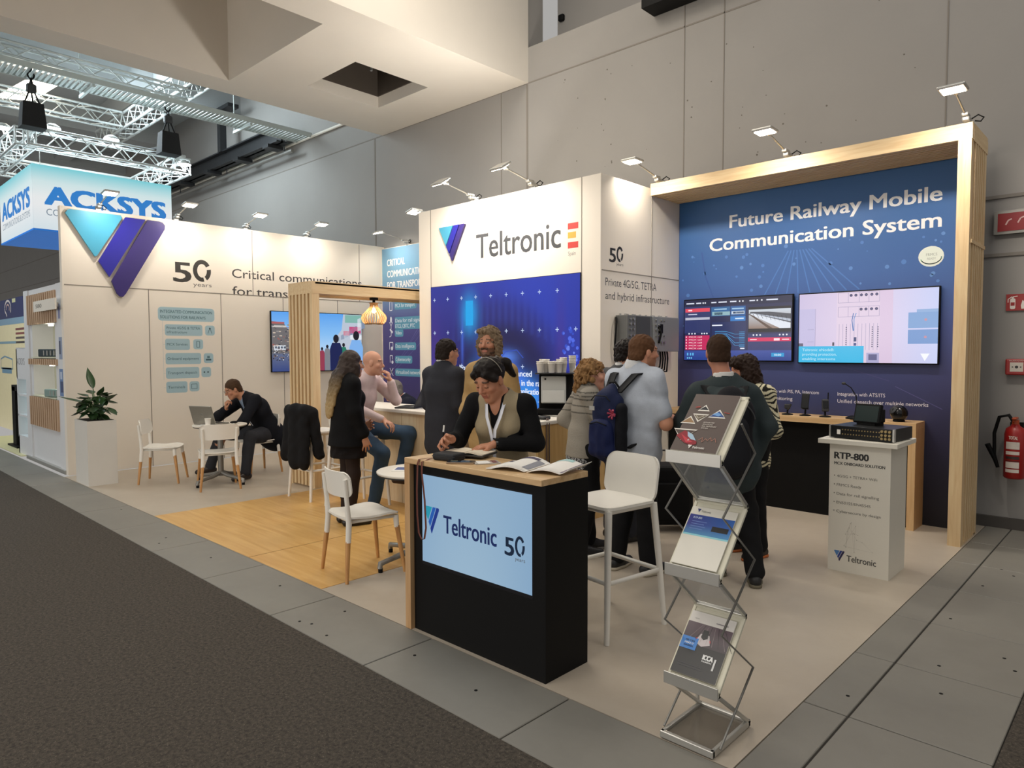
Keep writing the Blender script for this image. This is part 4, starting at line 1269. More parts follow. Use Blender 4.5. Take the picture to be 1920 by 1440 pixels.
def paint_rack(cv, w, h):
    P = lambda a, b: ((a-0.5)*w, (b-0.5)*h)
    R = lambda a0, b0, a1, b1, c: cv.rect(*P(a0, b0), *P(a1, b1), c)
    cv.grad(*P(0, 0), *P(1, 1), lambda a, b: mixc(mixc(lin('#c9bddd'), lin('#dccbe2'), min(1, a*2)), lin('#c3cbf0'), max(0, a*2-1)), 12, 4); cv.up()
    R(0.0, 0.2, 0.13, 0.78, '#bfb8dc'); R(0.295, 0.0, 0.61, 1, '#dccadf'); R(0.61, 0, 0.7, 1, '#d7c2dc'); cv.up()
    g = '#8c86ac'; dk = '#3c3a5e'
    for b0, b1 in ((0.76, 0.96), (0.62, 0.80)):
        pass
    for b0, b1 in ((0.85, 0.99), (0.65, 0.79)):
        for a in (0.305, 0.38, 0.46, 0.53, 0.605): cv.line([P(a, b0), P(a, b1)], 0.003, g)
        cv.line([P(0.305, b0), P(0.605, b0)], 0.003, g); cv.line([P(0.305, b1), P(0.605, b1)], 0.003, g)
        for a in (0.40, 0.435, 0.475, 0.51, 0.55, 0.585):
            if b0 > 0.8 or a > 0.45: cv.disc(*P(a, (b0+b1)/2+0.03), 0.014, dk); cv.disc(*P(a, (b0+b1)/2+0.03), 0.006, '#8f8cb8')
    for k in range(11): cv.line([P(0.315+0.028*k, 0.18), P(0.315+0.028*k, 0.55)], 0.0035, '#9a93b6')
    for a in (0.365, 0.555, 0.595):
        for k in range(10): R(a, 0.22+0.03*k, a+0.008, 0.235+0.03*k, dk)
    cv.line([P(0.42, 0.70), P(0.41, 0.6), P(0.42, 0.45)], 0.008, '#3f6fb0'); cv.line([P(0.44, 0.70), P(0.425, 0.62), P(0.425, 0.45)], 0.007, '#5a8cc8')
    R(0.425, 0.30, 0.445, 0.36, '#2a3a6e'); R(0.425, 0.24, 0.445, 0.28, '#3a4a86'); R(0.265, 0.24, 0.28, 0.29, '#3c3a50'); R(0.0, 0.2, 0.035, 0.28, '#5a5670')
    cv.line([P(0.13, 0.2), P(0.13, 0.78)], 0.003, g); cv.line([P(0.07, 0.3), P(0.12, 0.3)], 0.003, g); cv.line([P(0.07, 0.48), P(0.12, 0.48)], 0.003, g)
    R(0.805, 0.47, 1.0, 0.68, '#7a9fd0'); R(0.805, 0.26, 1.0, 0.45, '#6f94ca'); R(0.86, 0.68, 1.0, 0.72, '#8aaad6'); R(0.52, 0.0, 0.61, 0.14, '#a9a6cc'); cv.up()
    cv.disc(*P(0.92, 0.58), 0.012, '#c08a9c'); cv.disc(*P(0.92, 0.35), 0.012, '#c08a9c'); R(0.535, 0.04, 0.595, 0.12, '#5c5c86')
    R(0.0, 0.0, 0.50, 0.235, '#27b4e2'); cv.up()
    for tt, b, ww in (('Teltronic eNodeB:', 0.165, 0.25), ('providing protection,', 0.10, 0.27), ('enabling intercoms', 0.035, 0.26)): cv.text(tt, *P(0.03, b), 0.04*h, '#bdeaf6', w=ww*w)
    cv.poly([P(0.89, 0.13), P(0.95, 0.13), P(0.92, 0.03)], '#f2f4fc')


def paint_street(cv, w, h):
    P = lambda a, b: ((a-0.5)*w, (b-0.5)*h)
    R = lambda a0, b0, a1, b1, c: cv.rect(*P(a0, b0), *P(a1, b1), c)
    sky = ramp([(0, '#bcd8f0'), (0.5, '#86bdf0'), (1, '#5aa0ec')])
    cv.grad(*P(0, 0.25), *P(1, 1), lambda a, b: sky(b), 4, 8); R(0, 0, 1, 0.3, '#4c5a86'); cv.up()
    cv.grad(*P(0, 0), *P(0.6, 0.3), lambda a, b: mixc(lin('#32447e'), lin('#606a86'), b), 6, 4); cv.up()
    cv.poly([P(0, 0.3), P(0, 0.84), P(0.12, 0.82), P(0.17, 0.7), P(0.21, 0.62), P(0.3, 0.5), P(0.34, 0.3)], '#6d6a6c'); cv.up()
    rng = random.Random(9)
    for k in range(70): R(*(lambda a, b: (a, b, a+rng.uniform(0.008, 0.03), b+rng.uniform(0.008, 0.025)))(rng.uniform(0, 0.2), rng.uniform(0.32, 0.78)), rng.choice(['#8f8a88', '#4a4648', '#c9b8a8', '#3a3c48', '#9a5f58']))
    R(0, 0.80, 0.13, 0.83, '#b05a5a'); R(0, 0.74, 0.15, 0.77, '#c9c4c0')
    for k in range(110):
        a, b = rng.uniform(0, 0.34), rng.uniform(0.18, 0.36); cv.disc(*P(a, b), rng.uniform(0.006, 0.014), rng.choice(['#1c1f2c', '#2c2f3e', '#c9ccd4', '#34465e', '#7c6a66']), n=6)
    R(0.02, 0.36, 0.14, 0.44, '#cfd6de'); cv.up()
    for a in (0.03, 0.06, 0.09, 0.12): R(a, 0.385, a+0.02, 0.42, '#4b5666')
    cv.poly([P(0.62, 0.3), P(0.66, 0.52), P(0.76, 0.72), P(0.78, 1.0), P(1, 1.0), P(1, 0.25)], '#b9c3d2'); cv.up()
    for k in range(7):
        a = 0.70+0.05*k; cv.poly([P(a, 0.5+0.04*k), P(a+0.04, 0.52+0.04*k), P(a+0.04, 0.6+0.05*k if k < 5 else 0.95), P(a, 0.57+0.05*k if k < 5 else 0.92)], rng.choice(['#8f9db4', '#d8dce4', '#a5b4c6', '#7c8aa2']))
    R(0.8, 0.85, 1, 0.99, '#7fb2a8'); R(0.85, 0.66, 0.99, 0.78, '#c0507e'); R(0.78, 0.62, 0.86, 0.70, '#c98a9c'); R(0.86, 0.55, 1.0, 0.63, '#e2e6ec'); cv.up()
    for a, b, s, c in ((0.78, 0.45, 0.10, '#2a7a62'), (0.59, 0.42, 0.09, '#7c7f86'), (0.53, 0.38, 0.08, '#933a4e'), (0.47, 0.4, 0.06, '#4a4c66'), (0.43, 0.38, 0.05, '#364070'), (0.93, 0.62, 0.23, '#7eb0ea'), (0.69, 0.56, 0.20, '#1a2350')):
        x, y = P(a, b)
        cv.poly([(x-s*0.55, -h/2), (x-s*0.62, y-s*0.9), (x-s*0.4, y-s*0.35), (x+s*0.4, y-s*0.35), (x+s*0.62, y-s*0.9), (x+s*0.55, -h/2)], c)
        cv.up(); cv.disc(x, y, s*0.28, '#1c1a20', s*0.36); cv.up()


television('wall television showing a train control desk picture, left of the two on the blue wall', (-3.507, YB, 1.885), 0, 1.28, 0.715, paint_dispatch)
television('wall television showing a pale equipment rack, right of the two on the blue wall', (-2.172, YB, 1.875), 0, 1.285, 0.725, paint_rack)
television('large wall television showing a crowded street, on the left white wall', (LX, 6.335, 1.81), math.radians(90), 1.745, 1.0, paint_street)

# ------------------------------------------------------------------ grey radio units on the side face of the block
for y0, y1, txt, flip in ((6.05, 6.53, 'dark grey radio unit with knobs on its left edge, on the white side wall', False), (6.545, 7.10, 'light grey radio unit with rows of connectors, right of the darker unit', True)):
    t = thing('radio_unit', txt, 'radio unit', (SX, (y0+y1)/2, 1.83))
    w = y1-y0
    MB().box((0.085, 0, 0), (0.15, w, 0.385), bev=0.008).box((0.009, 0, 0), (0.014, w*0.9, 0.36)).build('housing', mat('radio_grey' if flip else 'radio_dark', '#8b8d8c' if flip else '#6f706e', 0.5, 0.2, var=0.05), t)
    if not flip: MB().box((0.161, 0.06, 0.0), (0.006, w*0.55, 0.36)).build('cooling_panel', mat('radio_panel', '#4c4d4c', 0.5, 0.2), t)
    m = MB()
    rng = random.Random(4 if flip else 6)
    xs = [-0.22+0.055*k for k in range(4)] if flip else [-0.19, -0.13]
    for yy in xs:
        for zz in (0.15, 0.10, 0.045, -0.02, -0.09):
            if rng.random() < 0.8: m.cyl((0.158, yy, zz), (0.178, yy, zz), rng.choice([0.011, 0.014, 0.009]), n=10)
    for k in range(6): m.cyl((0.03+0.02*(k % 2), -w/2+0.06+k*w/7, 0.19), (0.03+0.02*(k % 2), -w/2+0.06+k*w/7, 0.212), 0.012, n=10)
    m.build('connector', STEEL, t)
    m = MB()
    if flip:
        m.box((0.17, -0.13, 0.06), (0.03, 0.05, 0.1), bev=0.005); m.tube([(0.165, -0.17, 0.08), (0.2, -0.17, 0.02), (0.17, -0.17, -0.1)], 0.012, 8)
        for k in range(4): m.tube([(0.08, 0.0+0.05*k, -0.19), (0.09, 0.0+0.05*k, -0.27), (0.09, -0.02+0.05*k, -0.36-0.02*k), (0.07, -0.08+0.02*k, -0.42), (0.05, -0.06, -0.55), (0.03, -0.05, -0.75)], 0.009, 6)
    else:
        m.tube([(0.02, -0.24, 0.17), (0.05, -0.275, 0.12), (0.05, -0.30, -0.1), (0.04, -0.28, -0.25), (0.02, -0.2, -0.33), (0.02, -0.1, -0.36)], 0.010, 6)
    m.build('cable', BLACK, t)

# ------------------------------------------------------------------ device desk along the blue wall
t = thing('wall_desk', 'long wooden desk top along the blue wall with devices on it', 'desk', (-2.9, 7.2, 0))
MB().span((-1.33, -0.16, 0.925), (1.262, 0.15, 0.985), bev=0.002).build('top', wood('desk_wood', '#cfa878', '#e0bf90', 'X', 0.4), t)
MB().span((1.20, -0.16, 0), (1.262, 0.15, 0.925)).build('leg', wood('desk_leg', '#cfa878', '#dfbd8e', 'Z', 0.4), t)
MB().span((-1.33, -0.06, 0), (1.20, 0.0, 0.925)).build('back_panel', BLACK, t)
ZD = 0.986


def handset(label, loc, rz, kind):
    t = thing('handset', label, 'device', loc, rz, None)
    MB().lathe([(0, 0), (0.055, 0), (0.055, 0.008), (0.02, 0.016), (0, 0.016)], n=20).cyl((0, 0, 0.012), (0, 0.01, 0.07), 0.009, n=8).build('stand', BLACK, t)
    c, s_ = math.cos(-0.25), math.sin(-0.25)
    R = np.array([[1, 0, 0], [0, c, -s_], [0, s_, c]])
    if kind == 'phone':
        MB().box((0, 0.0, 0.15), (0.075, 0.012, 0.155), rot=R, bev=0.005).build('phone', BLACK_GLOSS, t); MB().box((0, -0.0, 0.075), (0.06, 0.03, 0.02), rot=R).build('cradle', CHARCOAL, t)
    elif kind == 'radio':
        R2 = R @ rotz(0.2)
        MB().box((0, 0.0, 0.115), (0.065, 0.03, 0.125), rot=R, bev=0.01).build('body', CHARCOAL, t); MB().cyl((0.025, 0.01, 0.17), (0.03, 0.03, 0.24), 0.006, n=8).build('antenna', BLACK, t)
        MB().box((0, -0.017, 0.125), (0.05, 0.004, 0.07), rot=R).build('display', BLACK_GLOSS, t)
    else:
        MB().box((0, 0, 0.085), (0.06, 0.03, 0.05), bev=0.01).cyl((0, 0, 0.05), (0.03, 0.0, 0.11), 0.014, n=8).build('body', CHARCOAL, t)
    return t


handset('small black radio on a stand, leftmost visible device on the desk', (-3.02, 7.14, ZD), 0.3, 'radio')
handset('short black camera device on the desk between two taller devices', (-2.84, 7.13, ZD), 0.2, 'small')
handset('black smartphone held upright on a desk stand', (-2.66, 7.13, ZD), 0.05, 'phone')
handset('tilted black hand radio with short antenna on a desk stand', (-2.46, 7.12, ZD), 0.5, 'radio')
t = thing('desk_microphone', 'black gooseneck desk microphone beside the screen device', 'microphone', (-2.18, 7.12, ZD))
MB().lathe([(0, 0), (0.085, 0), (0.085, 0.01), (0.05, 0.028), (0, 0.032)], n=24).build('base', BLACK, t)
MB().tube([(0, 0, 0.03), (0.01, 0, 0.12), (0.005, 0, 0.22), (-0.04, -0.01, 0.30), (-0.09, -0.015, 0.335)], 0.005, 8).build('neck', BLACK, t)
MB().ell((-0.105, -0.017, 0.34), (0.022, 0.014, 0.014), 12).build('mic_head', CHARCOAL, t)
t = thing('speaker_ball', 'black glossy ball loudspeaker at the right end of the desk', 'loudspeaker', (-1.80, 7.12, ZD))
MB().ell((0, 0, 0.078), 0.076, 20).build('shell', BLACK_GLOSS, t)
MB().lathe([(0, 0), (0.05, 0), (0.05, 0.015), (0, 0.02)], n=20).build('foot', BLACK, t)
MB().lathe([(0.0, 0.0), (0.036, 0.0), (0.040, 0.004), (0.036, 0.008), (0, 0.004)], c=(-0.035, -0.052, 0.108), n=20, axis=(-0.5, -0.7, 0.5)).build('grille', CHARCOAL, t)

# ------------------------------------------------------------------ white product stand
t = thing('product_stand', 'white plinth with printed product lettering on its front', 'plinth', (-1.612, 5.59, 0))
MB().span((-0.21, -0.205, 0), (0.207, 0.205, 0.955)).build('body', mat('plinth_white', '#ddd8cb', 0.5, var=0.02), t)
MB().box((-0.012, -0.0, 0.972), (0.54, 0.50, 0.034), bev=0.003).build('top', mat('plinth_white', '#ddd8cb'), t)
cv = Canvas((0, -0.205, 0), (1, 0, 0), (0, 0, 1))
cv.text('RTP-800', -0.175, 0.845, 0.05, '#2a2a2a', w=0.235, bold=0.03)
cv.text('MCX ONBOARD SOLUTION', -0.175, 0.80, 0.022, '#2a2a2a', w=0.345, bold=0.02)
for k, (tt, w) in enumerate((('4G/5G + TETRA+ WiFi', 0.275), ('FRMCS Ready', 0.17), ('Data for rail signalling', 0.29), ('EN50155/EN45545', 0.235), ('Cybersecure by design', 0.305))):
    z = 0.705-0.066*k
    cv.disc(-0.172, z+0.012, 0.004, '#55524e'); cv.text(tt, -0.155, z, 0.021, '#55524e', w=w)
vlogo(cv, -0.165, 0.075, 0.075, 0.08, '#4f7fb8', '#2a3f8c', '#2a2450')
cv.text('Teltronic', -0.075, 0.085, 0.048, '#3c3b3a', w=0.20, bold=0.008)
rng = random.Random(8)
pts = [(rng.uniform(-0.1, 0.1), rng.uniform(0.13, 0.38)) for _ in range(16)]
for a, b in zip(pts[:-1], pts[1:]): cv.line([a, b], 0.0012, '#c4bfb4')
for a in pts: cv.disc(*a, 0.003, '#b4afa4', n=6)
cv.build('front_print', PRINT, t, 'dark product lettering')

t = thing('rack_device', 'flat black rack device with rows of connectors on the white plinth', 'device', (-1.60, 5.60, 0.990), math.radians(-6))
MB().box((0.0, 0.0, 0.05), (0.44, 0.36, 0.09), bev=0.003).box((0, 0, 0.003), (0.40, 0.32, 0.006)).build('case', mat('device_black', '#141517', 0.4, 0.3), t)
MB().box((-0.225, -0.17, 0.05), (0.012, 0.03, 0.09)).box((0.225, -0.17, 0.05), (0.012, 0.03, 0.09)).build('rack_ear', ALU, t)
m = MB()
for k in range(14):
    for z in (0.035, 0.068): m.cyl((-0.13+0.02*k, -0.181, z), (-0.13+0.02*k, -0.186, z), 0.005, n=8)
for k in range(3):
    for z in (0.025, 0.05, 0.077): m.cyl((0.15+0.026*k, -0.181, z), (0.15+0.026*k, -0.196, z), 0.0095, n=10)
m.box((-0.16, -0.181, 0.048), (0.025, 0.004, 0.035), 1)
m.build('connector', [mat('brass_connector', '#a89368', 0.35, 0.7), PAPER], t)
t = thing('driver_display', 'small tilted black touchscreen unit standing on the rack device', 'display', (-1.635, 5.60, 1.0855), math.radians(-14))
R = np.array([[1, 0, 0], [0, math.cos(0.25), -math.sin(0.25)], [0, math.sin(0.25), math.cos(0.25)]]).T
MB().box((0, 0.02, 0.085), (0.20, 0.035, 0.145), rot=R, bev=0.006).box((0.01, 0.075, 0.07), (0.15, 0.07, 0.10), bev=0.01).box((0, 0.05, 0.01), (0.14, 0.12, 0.02)).build('housing', BLACK, t)
MB().box((0, 0.0015, 0.087), (0.175, 0.002, 0.12), rot=R).build('screen', mat('display_glass', '#2e3a3a', 0.12), t)

# ------------------------------------------------------------------ zigzag brochure rack
t = thing('brochure_rack', 'folding zigzag brochure rack of metal frames in the front right', 'rack', (-1.402, 2.52, 0))
xl, xr = -0.122, 0.122
ALU_R = ALU


def frame4(mb, p0, p1, th=0.016):
    """rectangular frame between two x-edges at (y,z) p0 and p1"""
    y0, z0 = p0; y1, z1 = p1
    L = math.hypot(y1-y0, z1-z0); dy, dz = (y1-y0)/L, (z1-z0)/L
    R = np.stack([[1, 0, 0], [0, dy, dz], [0, -dz, dy]], 1)
    c = lambda x, s_: np.array([x, y0+dy*s_, z0+dz*s_])
    for x in (xl+0.008, xr-0.008): mb.box(c(x, L/2), (0.016, L, th), rot=R, bev=0.003)
    for s_ in (0.008, L-0.008): mb.box(c(0, s_), (xr-xl, 0.02, th), rot=R, bev=0.003)
    return R, L, c


m = MB()
R, L, c = frame4(m, (0.0, 0.02), (0.345, 0.02), 0.03)
bo = m.build('base_frame', ALU_R, t)
MB().box((0, 0.172, 0.02), (0.21, 0.31, 0.004)).build('base_sheet', mat('smoked_acrylic', '#8f877c', 0.12, alpha=0.45), bo)
ys, yb = 0.045, 0.295
levels = [(0.245, 0.508), (0.715, 0.982), (1.195, 1.447)]
ACR = mat('clear_acrylic', '#a9adae', 0.1, alpha=0.32)
prev = (0.345, 0.02)
for k, (zf, zb) in enumerate(levels):
    m = MB(); R, L, c = frame4(m, prev, (ys, zf-0.0))
    so = m.build('strut_frame', ALU_R, t)
    if k: MB().box(c(0, L/2), (0.21, L-0.03, 0.003), rot=R).build('acrylic_sheet', ACR, so)
    m = MB(); R, L, c = frame4(m, (ys, zf), (yb, zb), 0.014)
    po = m.build('tray_frame', mat('cream_metal', '#dcd8c4', 0.4, var=0.02), t)
    MB().box(c(0, L/2), (0.22, L-0.02, 0.006), rot=R).build('tray', mat('cream_metal', '#dcd8c4'), po)
    m = MB()
    n = R[:, 2]
    m.box(c(0, -0.002)-n*0.0+np.array([0, -0.012, 0.014]), (xr-xl+0.006, 0.006, 0.052), bev=0.002)
    m.box(c(0, 0.0)+np.array([0, -0.004, -0.010]), (xr-xl+0.006, 0.024, 0.006), bev=0.002)
    m.build('lip', ALU_R, po)
    prev = (yb, zb)
for x in (xl-0.008, xr+0.008):
    m = MB().tube([(x, 0.045, 0.03), (x, 0.345, 0.27), (x, 0.045, 0.50), (x, 0.345, 0.745), (x, 0.045, 0.98), (x, 0.335, 1.21), (x, 0.2, 1.345)], 0.0055, 6)
    m.build('side_rod', GREY_METAL, t)
MB().cyl((xl, yb+0.03, 0.02), (xl, yb+0.02, 0.26), 0.009).build('rear_rod', ALU_R, t)


def rack_leaflet(k, label, paint, w=0.208, hgt=0.285, dx=-0.008, thick=0.004):
    zf, zb = levels[k]
    L = math.hypot(yb-ys, zb-zf); dy, dz = (yb-ys)/L, (zb-zf)/L
    R = np.stack([[1, 0, 0], [0, dy, dz], [0, -dz, dy]], 1)
    o = np.array([dx, ys, zf])+R @ np.array([0, 0.036, 0.011])
    t = thing('brochure', label, 'brochure', (-1.402, 2.52, 0), 0, 'brochures in the rack')
    MB().box(o+R @ np.array([0, hgt/2, 0]), (w, hgt, thick), rot=R).build('pages', PAPER, t)
    cv = Canvas(o+R @ np.array([-w/2, 0, thick/2]), R[:, 0], R[:, 1], 0.0004)
    paint(cv, w, hgt)
    cv.build('cover', colmat('glossy_print', 0, 0.3), t)
    return t


def p_top(cv, w, h):
    cv.rect(0, 0, w, h, '#5d504b'); cv.up()
    tri = lambda x, y, s, c, up=True, e=0.006: (cv.poly([(x-s-e, y-(e if up else -s*0.95-e)), (x+s+e, y-(e if up else -s*0.95-e)), (x, y+(s*0.95+e*1.5 if up else -e*1.5))][::1 if up else -1], '#e9e4da'), cv.up(),
                                                cv.poly([(x-s, y if up else y+s*0.95), (x+s, y if up else y+s*0.95), (x, y+s*0.95 if up else y)][::1 if up else -1], c))
    tri(0.072, 0.225, 0.022, '#20242c'); tri(0.068, 0.165, 0.032, '#6e6254', False); tri(0.145, 0.19, 0.034, '#2f4f8f'); tri(0.026, 0.150, 0.03, '#9a7a56'); tri(0.03, 0.06, 0.05, '#4a3a34', False)
    cv.up(); cv.poly([(0.12, 0.20), (0.14, 0.215), (0.165, 0.20), (0.15, 0.193)], '#6fa0d8'); cv.line([(0.05, 0.19), (0.065, 0.175), (0.085, 0.19)], 0.004, '#b8ae9c')
    cv.poly([(0.0, 0.075), (0.03, 0.105), (0.07, 0.085), (0.105, 0.05), (0.108, 0.036), (0.085, 0.03), (0.05, 0.04), (0.02, 0.06)], '#8e1f2c'); cv.up()
    cv.poly([(0.045, 0.10), (0.075, 0.085), (0.10, 0.055), (0.075, 0.06), (0.055, 0.075)], '#a8c4d8'); cv.poly([(0.02, 0.085), (0.045, 0.07), (0.09, 0.045), (0.06, 0.04)], '#c43a48'); cv.rect(0.06, 0.052, 0.068, 0.06, '#fff2ee')
    for k, (tt, ww) in enumerate((('INTEGRATED', 0.05), ('SOLUTIONS', 0.045), ('FOR TRANSPORT', 0.065), ('SYSTEM', 0.03))): cv.text(tt, 0.098, 0.152-0.0105*k, 0.0065, '#d8d0c6', w=ww, bold=0.01)
    cv.line([(0.11, 0.06), (0.125, 0.075), (0.128, 0.05), (0.14, 0.07), (0.15, 0.06), (0.16, 0.078), (0.168, 0.06), (0.18, 0.075), (0.19, 0.055)], 0.002, '#b07a68')
    vlogo(cv, 0.075, 0.012, 0.018, 0.019, '#f0ece6', '#f0ece6', '#f0ece6'); cv.text('Teltronic', 0.097, 0.014, 0.012, '#f0ece6', w=0.055, bold=0.01)
    cv.line([(0.03, 0.235), (0.05, 0.24)], 0.006, '#a8382e'); cv.line([(0.17, 0.215), (0.195, 0.212)], 0.004, '#a8382e')


def p_mid(cv, w, h):
    cv.rect(0, 0, w, h, '#e6e2d6'); cv.up()
    cv.grad(0, 0.15, w, 0.245, lambda a, b: mixc(mixc(lin('#2c2f86'), lin('#2f62b0'), a), lin('#5fb0d4'), max(0, 0.5-b)), 8, 6); cv.rect(0, 0.142, w, 0.15, '#8fd0dc'); cv.up()
    cv.rect(0.12, 0.175, 0.195, 0.20, '#14151a'); vlogo(cv, 0.025, 0.258, 0.016, 0.017, '#2a2f7a', '#2a2f7a', '#2a2f7a'); cv.text('Teltronic', 0.045, 0.26, 0.01, '#55555c', w=0.045)
    cv.text('RTP-800', 0.02, 0.225, 0.01, '#c8d8f0', w=0.04, bold=0.01)
    for k in range(4): cv.rect(0.02, 0.21-0.012*k, 0.09-0.01*(k % 2), 0.213-0.012*k, '#6a86c4')


def p_low(cv, w, h):
    cv.rect(0, 0, w, h, '#121218'); cv.up()
    cv.rect(0, 0.235, w, h, '#e6e2dc'); cv.grad(0, 0.135, w, 0.235, lambda a, b: mixc(lin('#3a3038'), lin('#6a5a62'), b), 4, 4); cv.up()
    for k in range(8): cv.line([(0.02+0.03*k, 0.145), (0.07+0.015*k, 0.23)], 0.002, '#2a2228' if k % 2 else '#8a7c80')
    cv.poly([(0.06, 0.15), (0.075, 0.19), (0.115, 0.19), (0.13, 0.15), (0.095, 0.135)], '#cfc6c8'); cv.up(); cv.poly([(0.08, 0.175), (0.083, 0.21), (0.107, 0.21), (0.111, 0.175), (0.095, 0.165)], '#15151b'); cv.line([(0.06, 0.16), (0.065, 0.17)], 0.004, '#c8404a'); cv.line([(0.128, 0.16), (0.124, 0.17)], 0.004, '#c8404a')
    cv.rect(0.0, 0.11, 0.075, 0.165, '#3b84d4'); cv.up()
    for k, (tt, c) in enumerate((('WE CAN', '#132a52'), ('MAKE IT', '#f0f4fa'), ('HAPPEN', '#132a52'))): cv.text(tt, 0.018, 0.145-0.012*k, 0.008, c, w=0.042, bold=0.02)
    cv.text('ICCA', 0.12, 0.085, 0.022, '#f0f0f0', w=0.045, bold=0.04); cv.text('NORDIC', 0.12, 0.074, 0.007, '#f0f0f0', w=0.045, bold=0.02); cv.rect(0.172, 0.05, 0.180, 0.10, '#d8d8d8')
    for k in range(2): cv.rect(0.02, 0.045-0.01*k, 0.13, 0.047-0.01*k, '#3c3c46')
    cv.text('news', 0.025, 0.25, 0.006, '#9a9a9a', w=0.02); cv.rect(0.125, 0.25, 0.18, 0.254, '#8a8288')


rack_leaflet(2, 'brown brochure with triangle pictures and a red train, in the rack top tray', p_top, hgt=0.315, dx=-0.016, thick=0.012)
rack_leaflet(1, 'white leaflet with a blue band, in the middle rack tray', p_mid)
rack_leaflet(0, 'black leaflet with a blue square and a white train, in the bottom rack tray', p_low)

# ------------------------------------------------------------------ safety equipment on the hall wall, right edge
t = thing('fire_extinguisher', 'red fire extinguisher hanging on the hall wall at the right edge', 'extinguisher', (-0.98, 7.62, 0.49))
RED = mat('safety_red', '#9e1f1c', 0.35, var=0.05)
MB().lathe([(0, 0), (0.07, 0.0), (0.082, 0.015), (0.082, 0.40), (0.07, 0.45), (0.035, 0.475), (0.03, 0.49), (0, 0.49)], n=28).build('cylinder', RED, t)
MB().cyl((0, 0, 0.48), (0, 0, 0.53), 0.028).box((0.0, -0.03, 0.545), (0.035, 0.13, 0.018), rot=None, bev=0.006).box((0.0, -0.02, 0.525), (0.03, 0.11, 0.012), bev=0.004).build('valve', mat('valve_orange', '#b0481f', 0.4), t)
MB().tube([(-0.01, 0.0, 0.50), (-0.05, -0.01, 0.57), (-0.12, -0.01, 0.55), (-0.155, -0.01, 0.40), (-0.15, -0.01, 0.2), (-0.12, -0.02, 0.09)], 0.015, 8).build('hose', BLACK, t)
MB().tube([(-0.12, -0.02, 0.09), (-0.14, -0.03, 0.16), (-0.20, -0.05, 0.30)], [0.014, 0.018, 0.022], 10).build('nozzle', BLACK, t)
cv = Canvas((0, 0, 0), (1, 0, 0), (0, 0, 1))
lb = MB()
for z0, z1, mi in ((0.27, 0.335, 0), (0.22, 0.25, 0), (0.18, 0.205, 1), (0.165, 0.16, 1), (0.10, 0.155, 0), (0.06, 0.09, 0)):
    lb.sheet(lambda u, v: (0.0838*math.sin(-0.75+1.3*u), -0.0838*math.cos(-0.75+1.3*u), z0+(z1-z0)*v), 10, 1, 0, mi)
lb.build('label', [mat('label_white', '#d9cfc6', 0.5), mat('label_dark', '#3c2a28', 0.5)], t)
cv = Canvas((-0.035, -0.086, 0.36), (0.93, -0.36, 0), (0, 0, 1))
cv.text('TOTAL', 0.0, 0, 0.03, '#e6d8cf', w=0.075, bold=0.02)
cv.build('brand_lettering', PRINT, t)
MB().span((-0.05, 0.075, 0.2), (0.05, 0.13, 0.5)).build('wall_bracket', BLACK, t)

t = thing('fire_sign', 'red sign with white extinguisher and flames above the fire extinguisher', 'sign', (-0.98, 7.75, 2.08))
MB().span((-0.115, -0.018, -0.075), (0.2, -0.003, 0.075)).build('plate', RED, t)
cv = Canvas((0, -0.018, 0), (1, 0, 0), (0, 0, 1))
w_ = '#e9e2da'
cv.rrect(-0.085, -0.06, -0.045, 0.035, 0.012, w_); cv.rect(-0.072, 0.035, -0.058, 0.05, w_); cv.line([(-0.065, 0.05), (-0.03, 0.055)], 0.008, w_); cv.line([(-0.07, 0.052), (-0.1, 0.03), (-0.1, 0.0)], 0.007, w_); cv.up()
cv.rect(-0.08, -0.03, -0.05, 0.0, '#9e2a24')
for k in range(3): cv.poly([(0.0+0.035*k, -0.06), (0.045+0.035*k, -0.06), (0.05+0.035*k, -0.01), (0.03+0.035*k, 0.05-0.01*k), (0.022+0.035*k, 0.0), (0.008+0.035*k, 0.02), (-0.004+0.035*k, -0.03)], w_ if k != 1 else '#d8c0b4')
cv.build('pictogram', PRINT, t)
t = thing('alarm_box', 'small red fire alarm call point with a white face on the hall wall', 'alarm', (-1.0, 7.75, 1.493))
MB().box((0.02, -0.035, 0), (0.2, 0.06, 0.145), bev=0.01).build('case', RED, t)
cv = Canvas((0.0, -0.0655, 0), (1, 0, 0), (0, 0, 1))
cv.rect(-0.045, -0.042, 0.055, 0.042, '#d8d0c4'); cv.up(); cv.disc(0.005, 0.0, 0.013, '#2c2a28'); cv.poly([(-0.03, 0.008), (-0.03, -0.008), (-0.016, 0)], '#2c2a28'); cv.poly([(0.04, 0.008), (0.04, -0.008), (0.026, 0)], '#2c2a28'); cv.text('FEUERALARM', -0.05, 0.052, 0.011, '#e6d8cf', w=0.11)
cv.build('face', PRINT, t)
t = thing('exit_sign_box', 'grey framed red box sign high on the hall wall at the right edge', 'sign', (-0.92, 7.75, 2.80))
MB().span((-0.28, -0.06, -0.10), (0.5, -0.003, 0.11)).build('frame', GREY_METAL, t)
MB().span((-0.25, -0.066, -0.075), (0.48, -0.058, 0.085)).build('panel', mat('sign_red', '#8e1b20', 0.3), t)
cv = Canvas((0, -0.066, 0), (1, 0, 0), (0, 0, 1))
for x, y in ((-0.17, 0.0), (-0.08, 0.01), (0.03, 0.01), (0.12, 0.0)): cv.line([(x-0.02, y-0.02), (x, y+0.02), (x+0.025, y+0.03)], 0.012, '#d8b4ae')
cv.build('pictogram', PRINT, t)

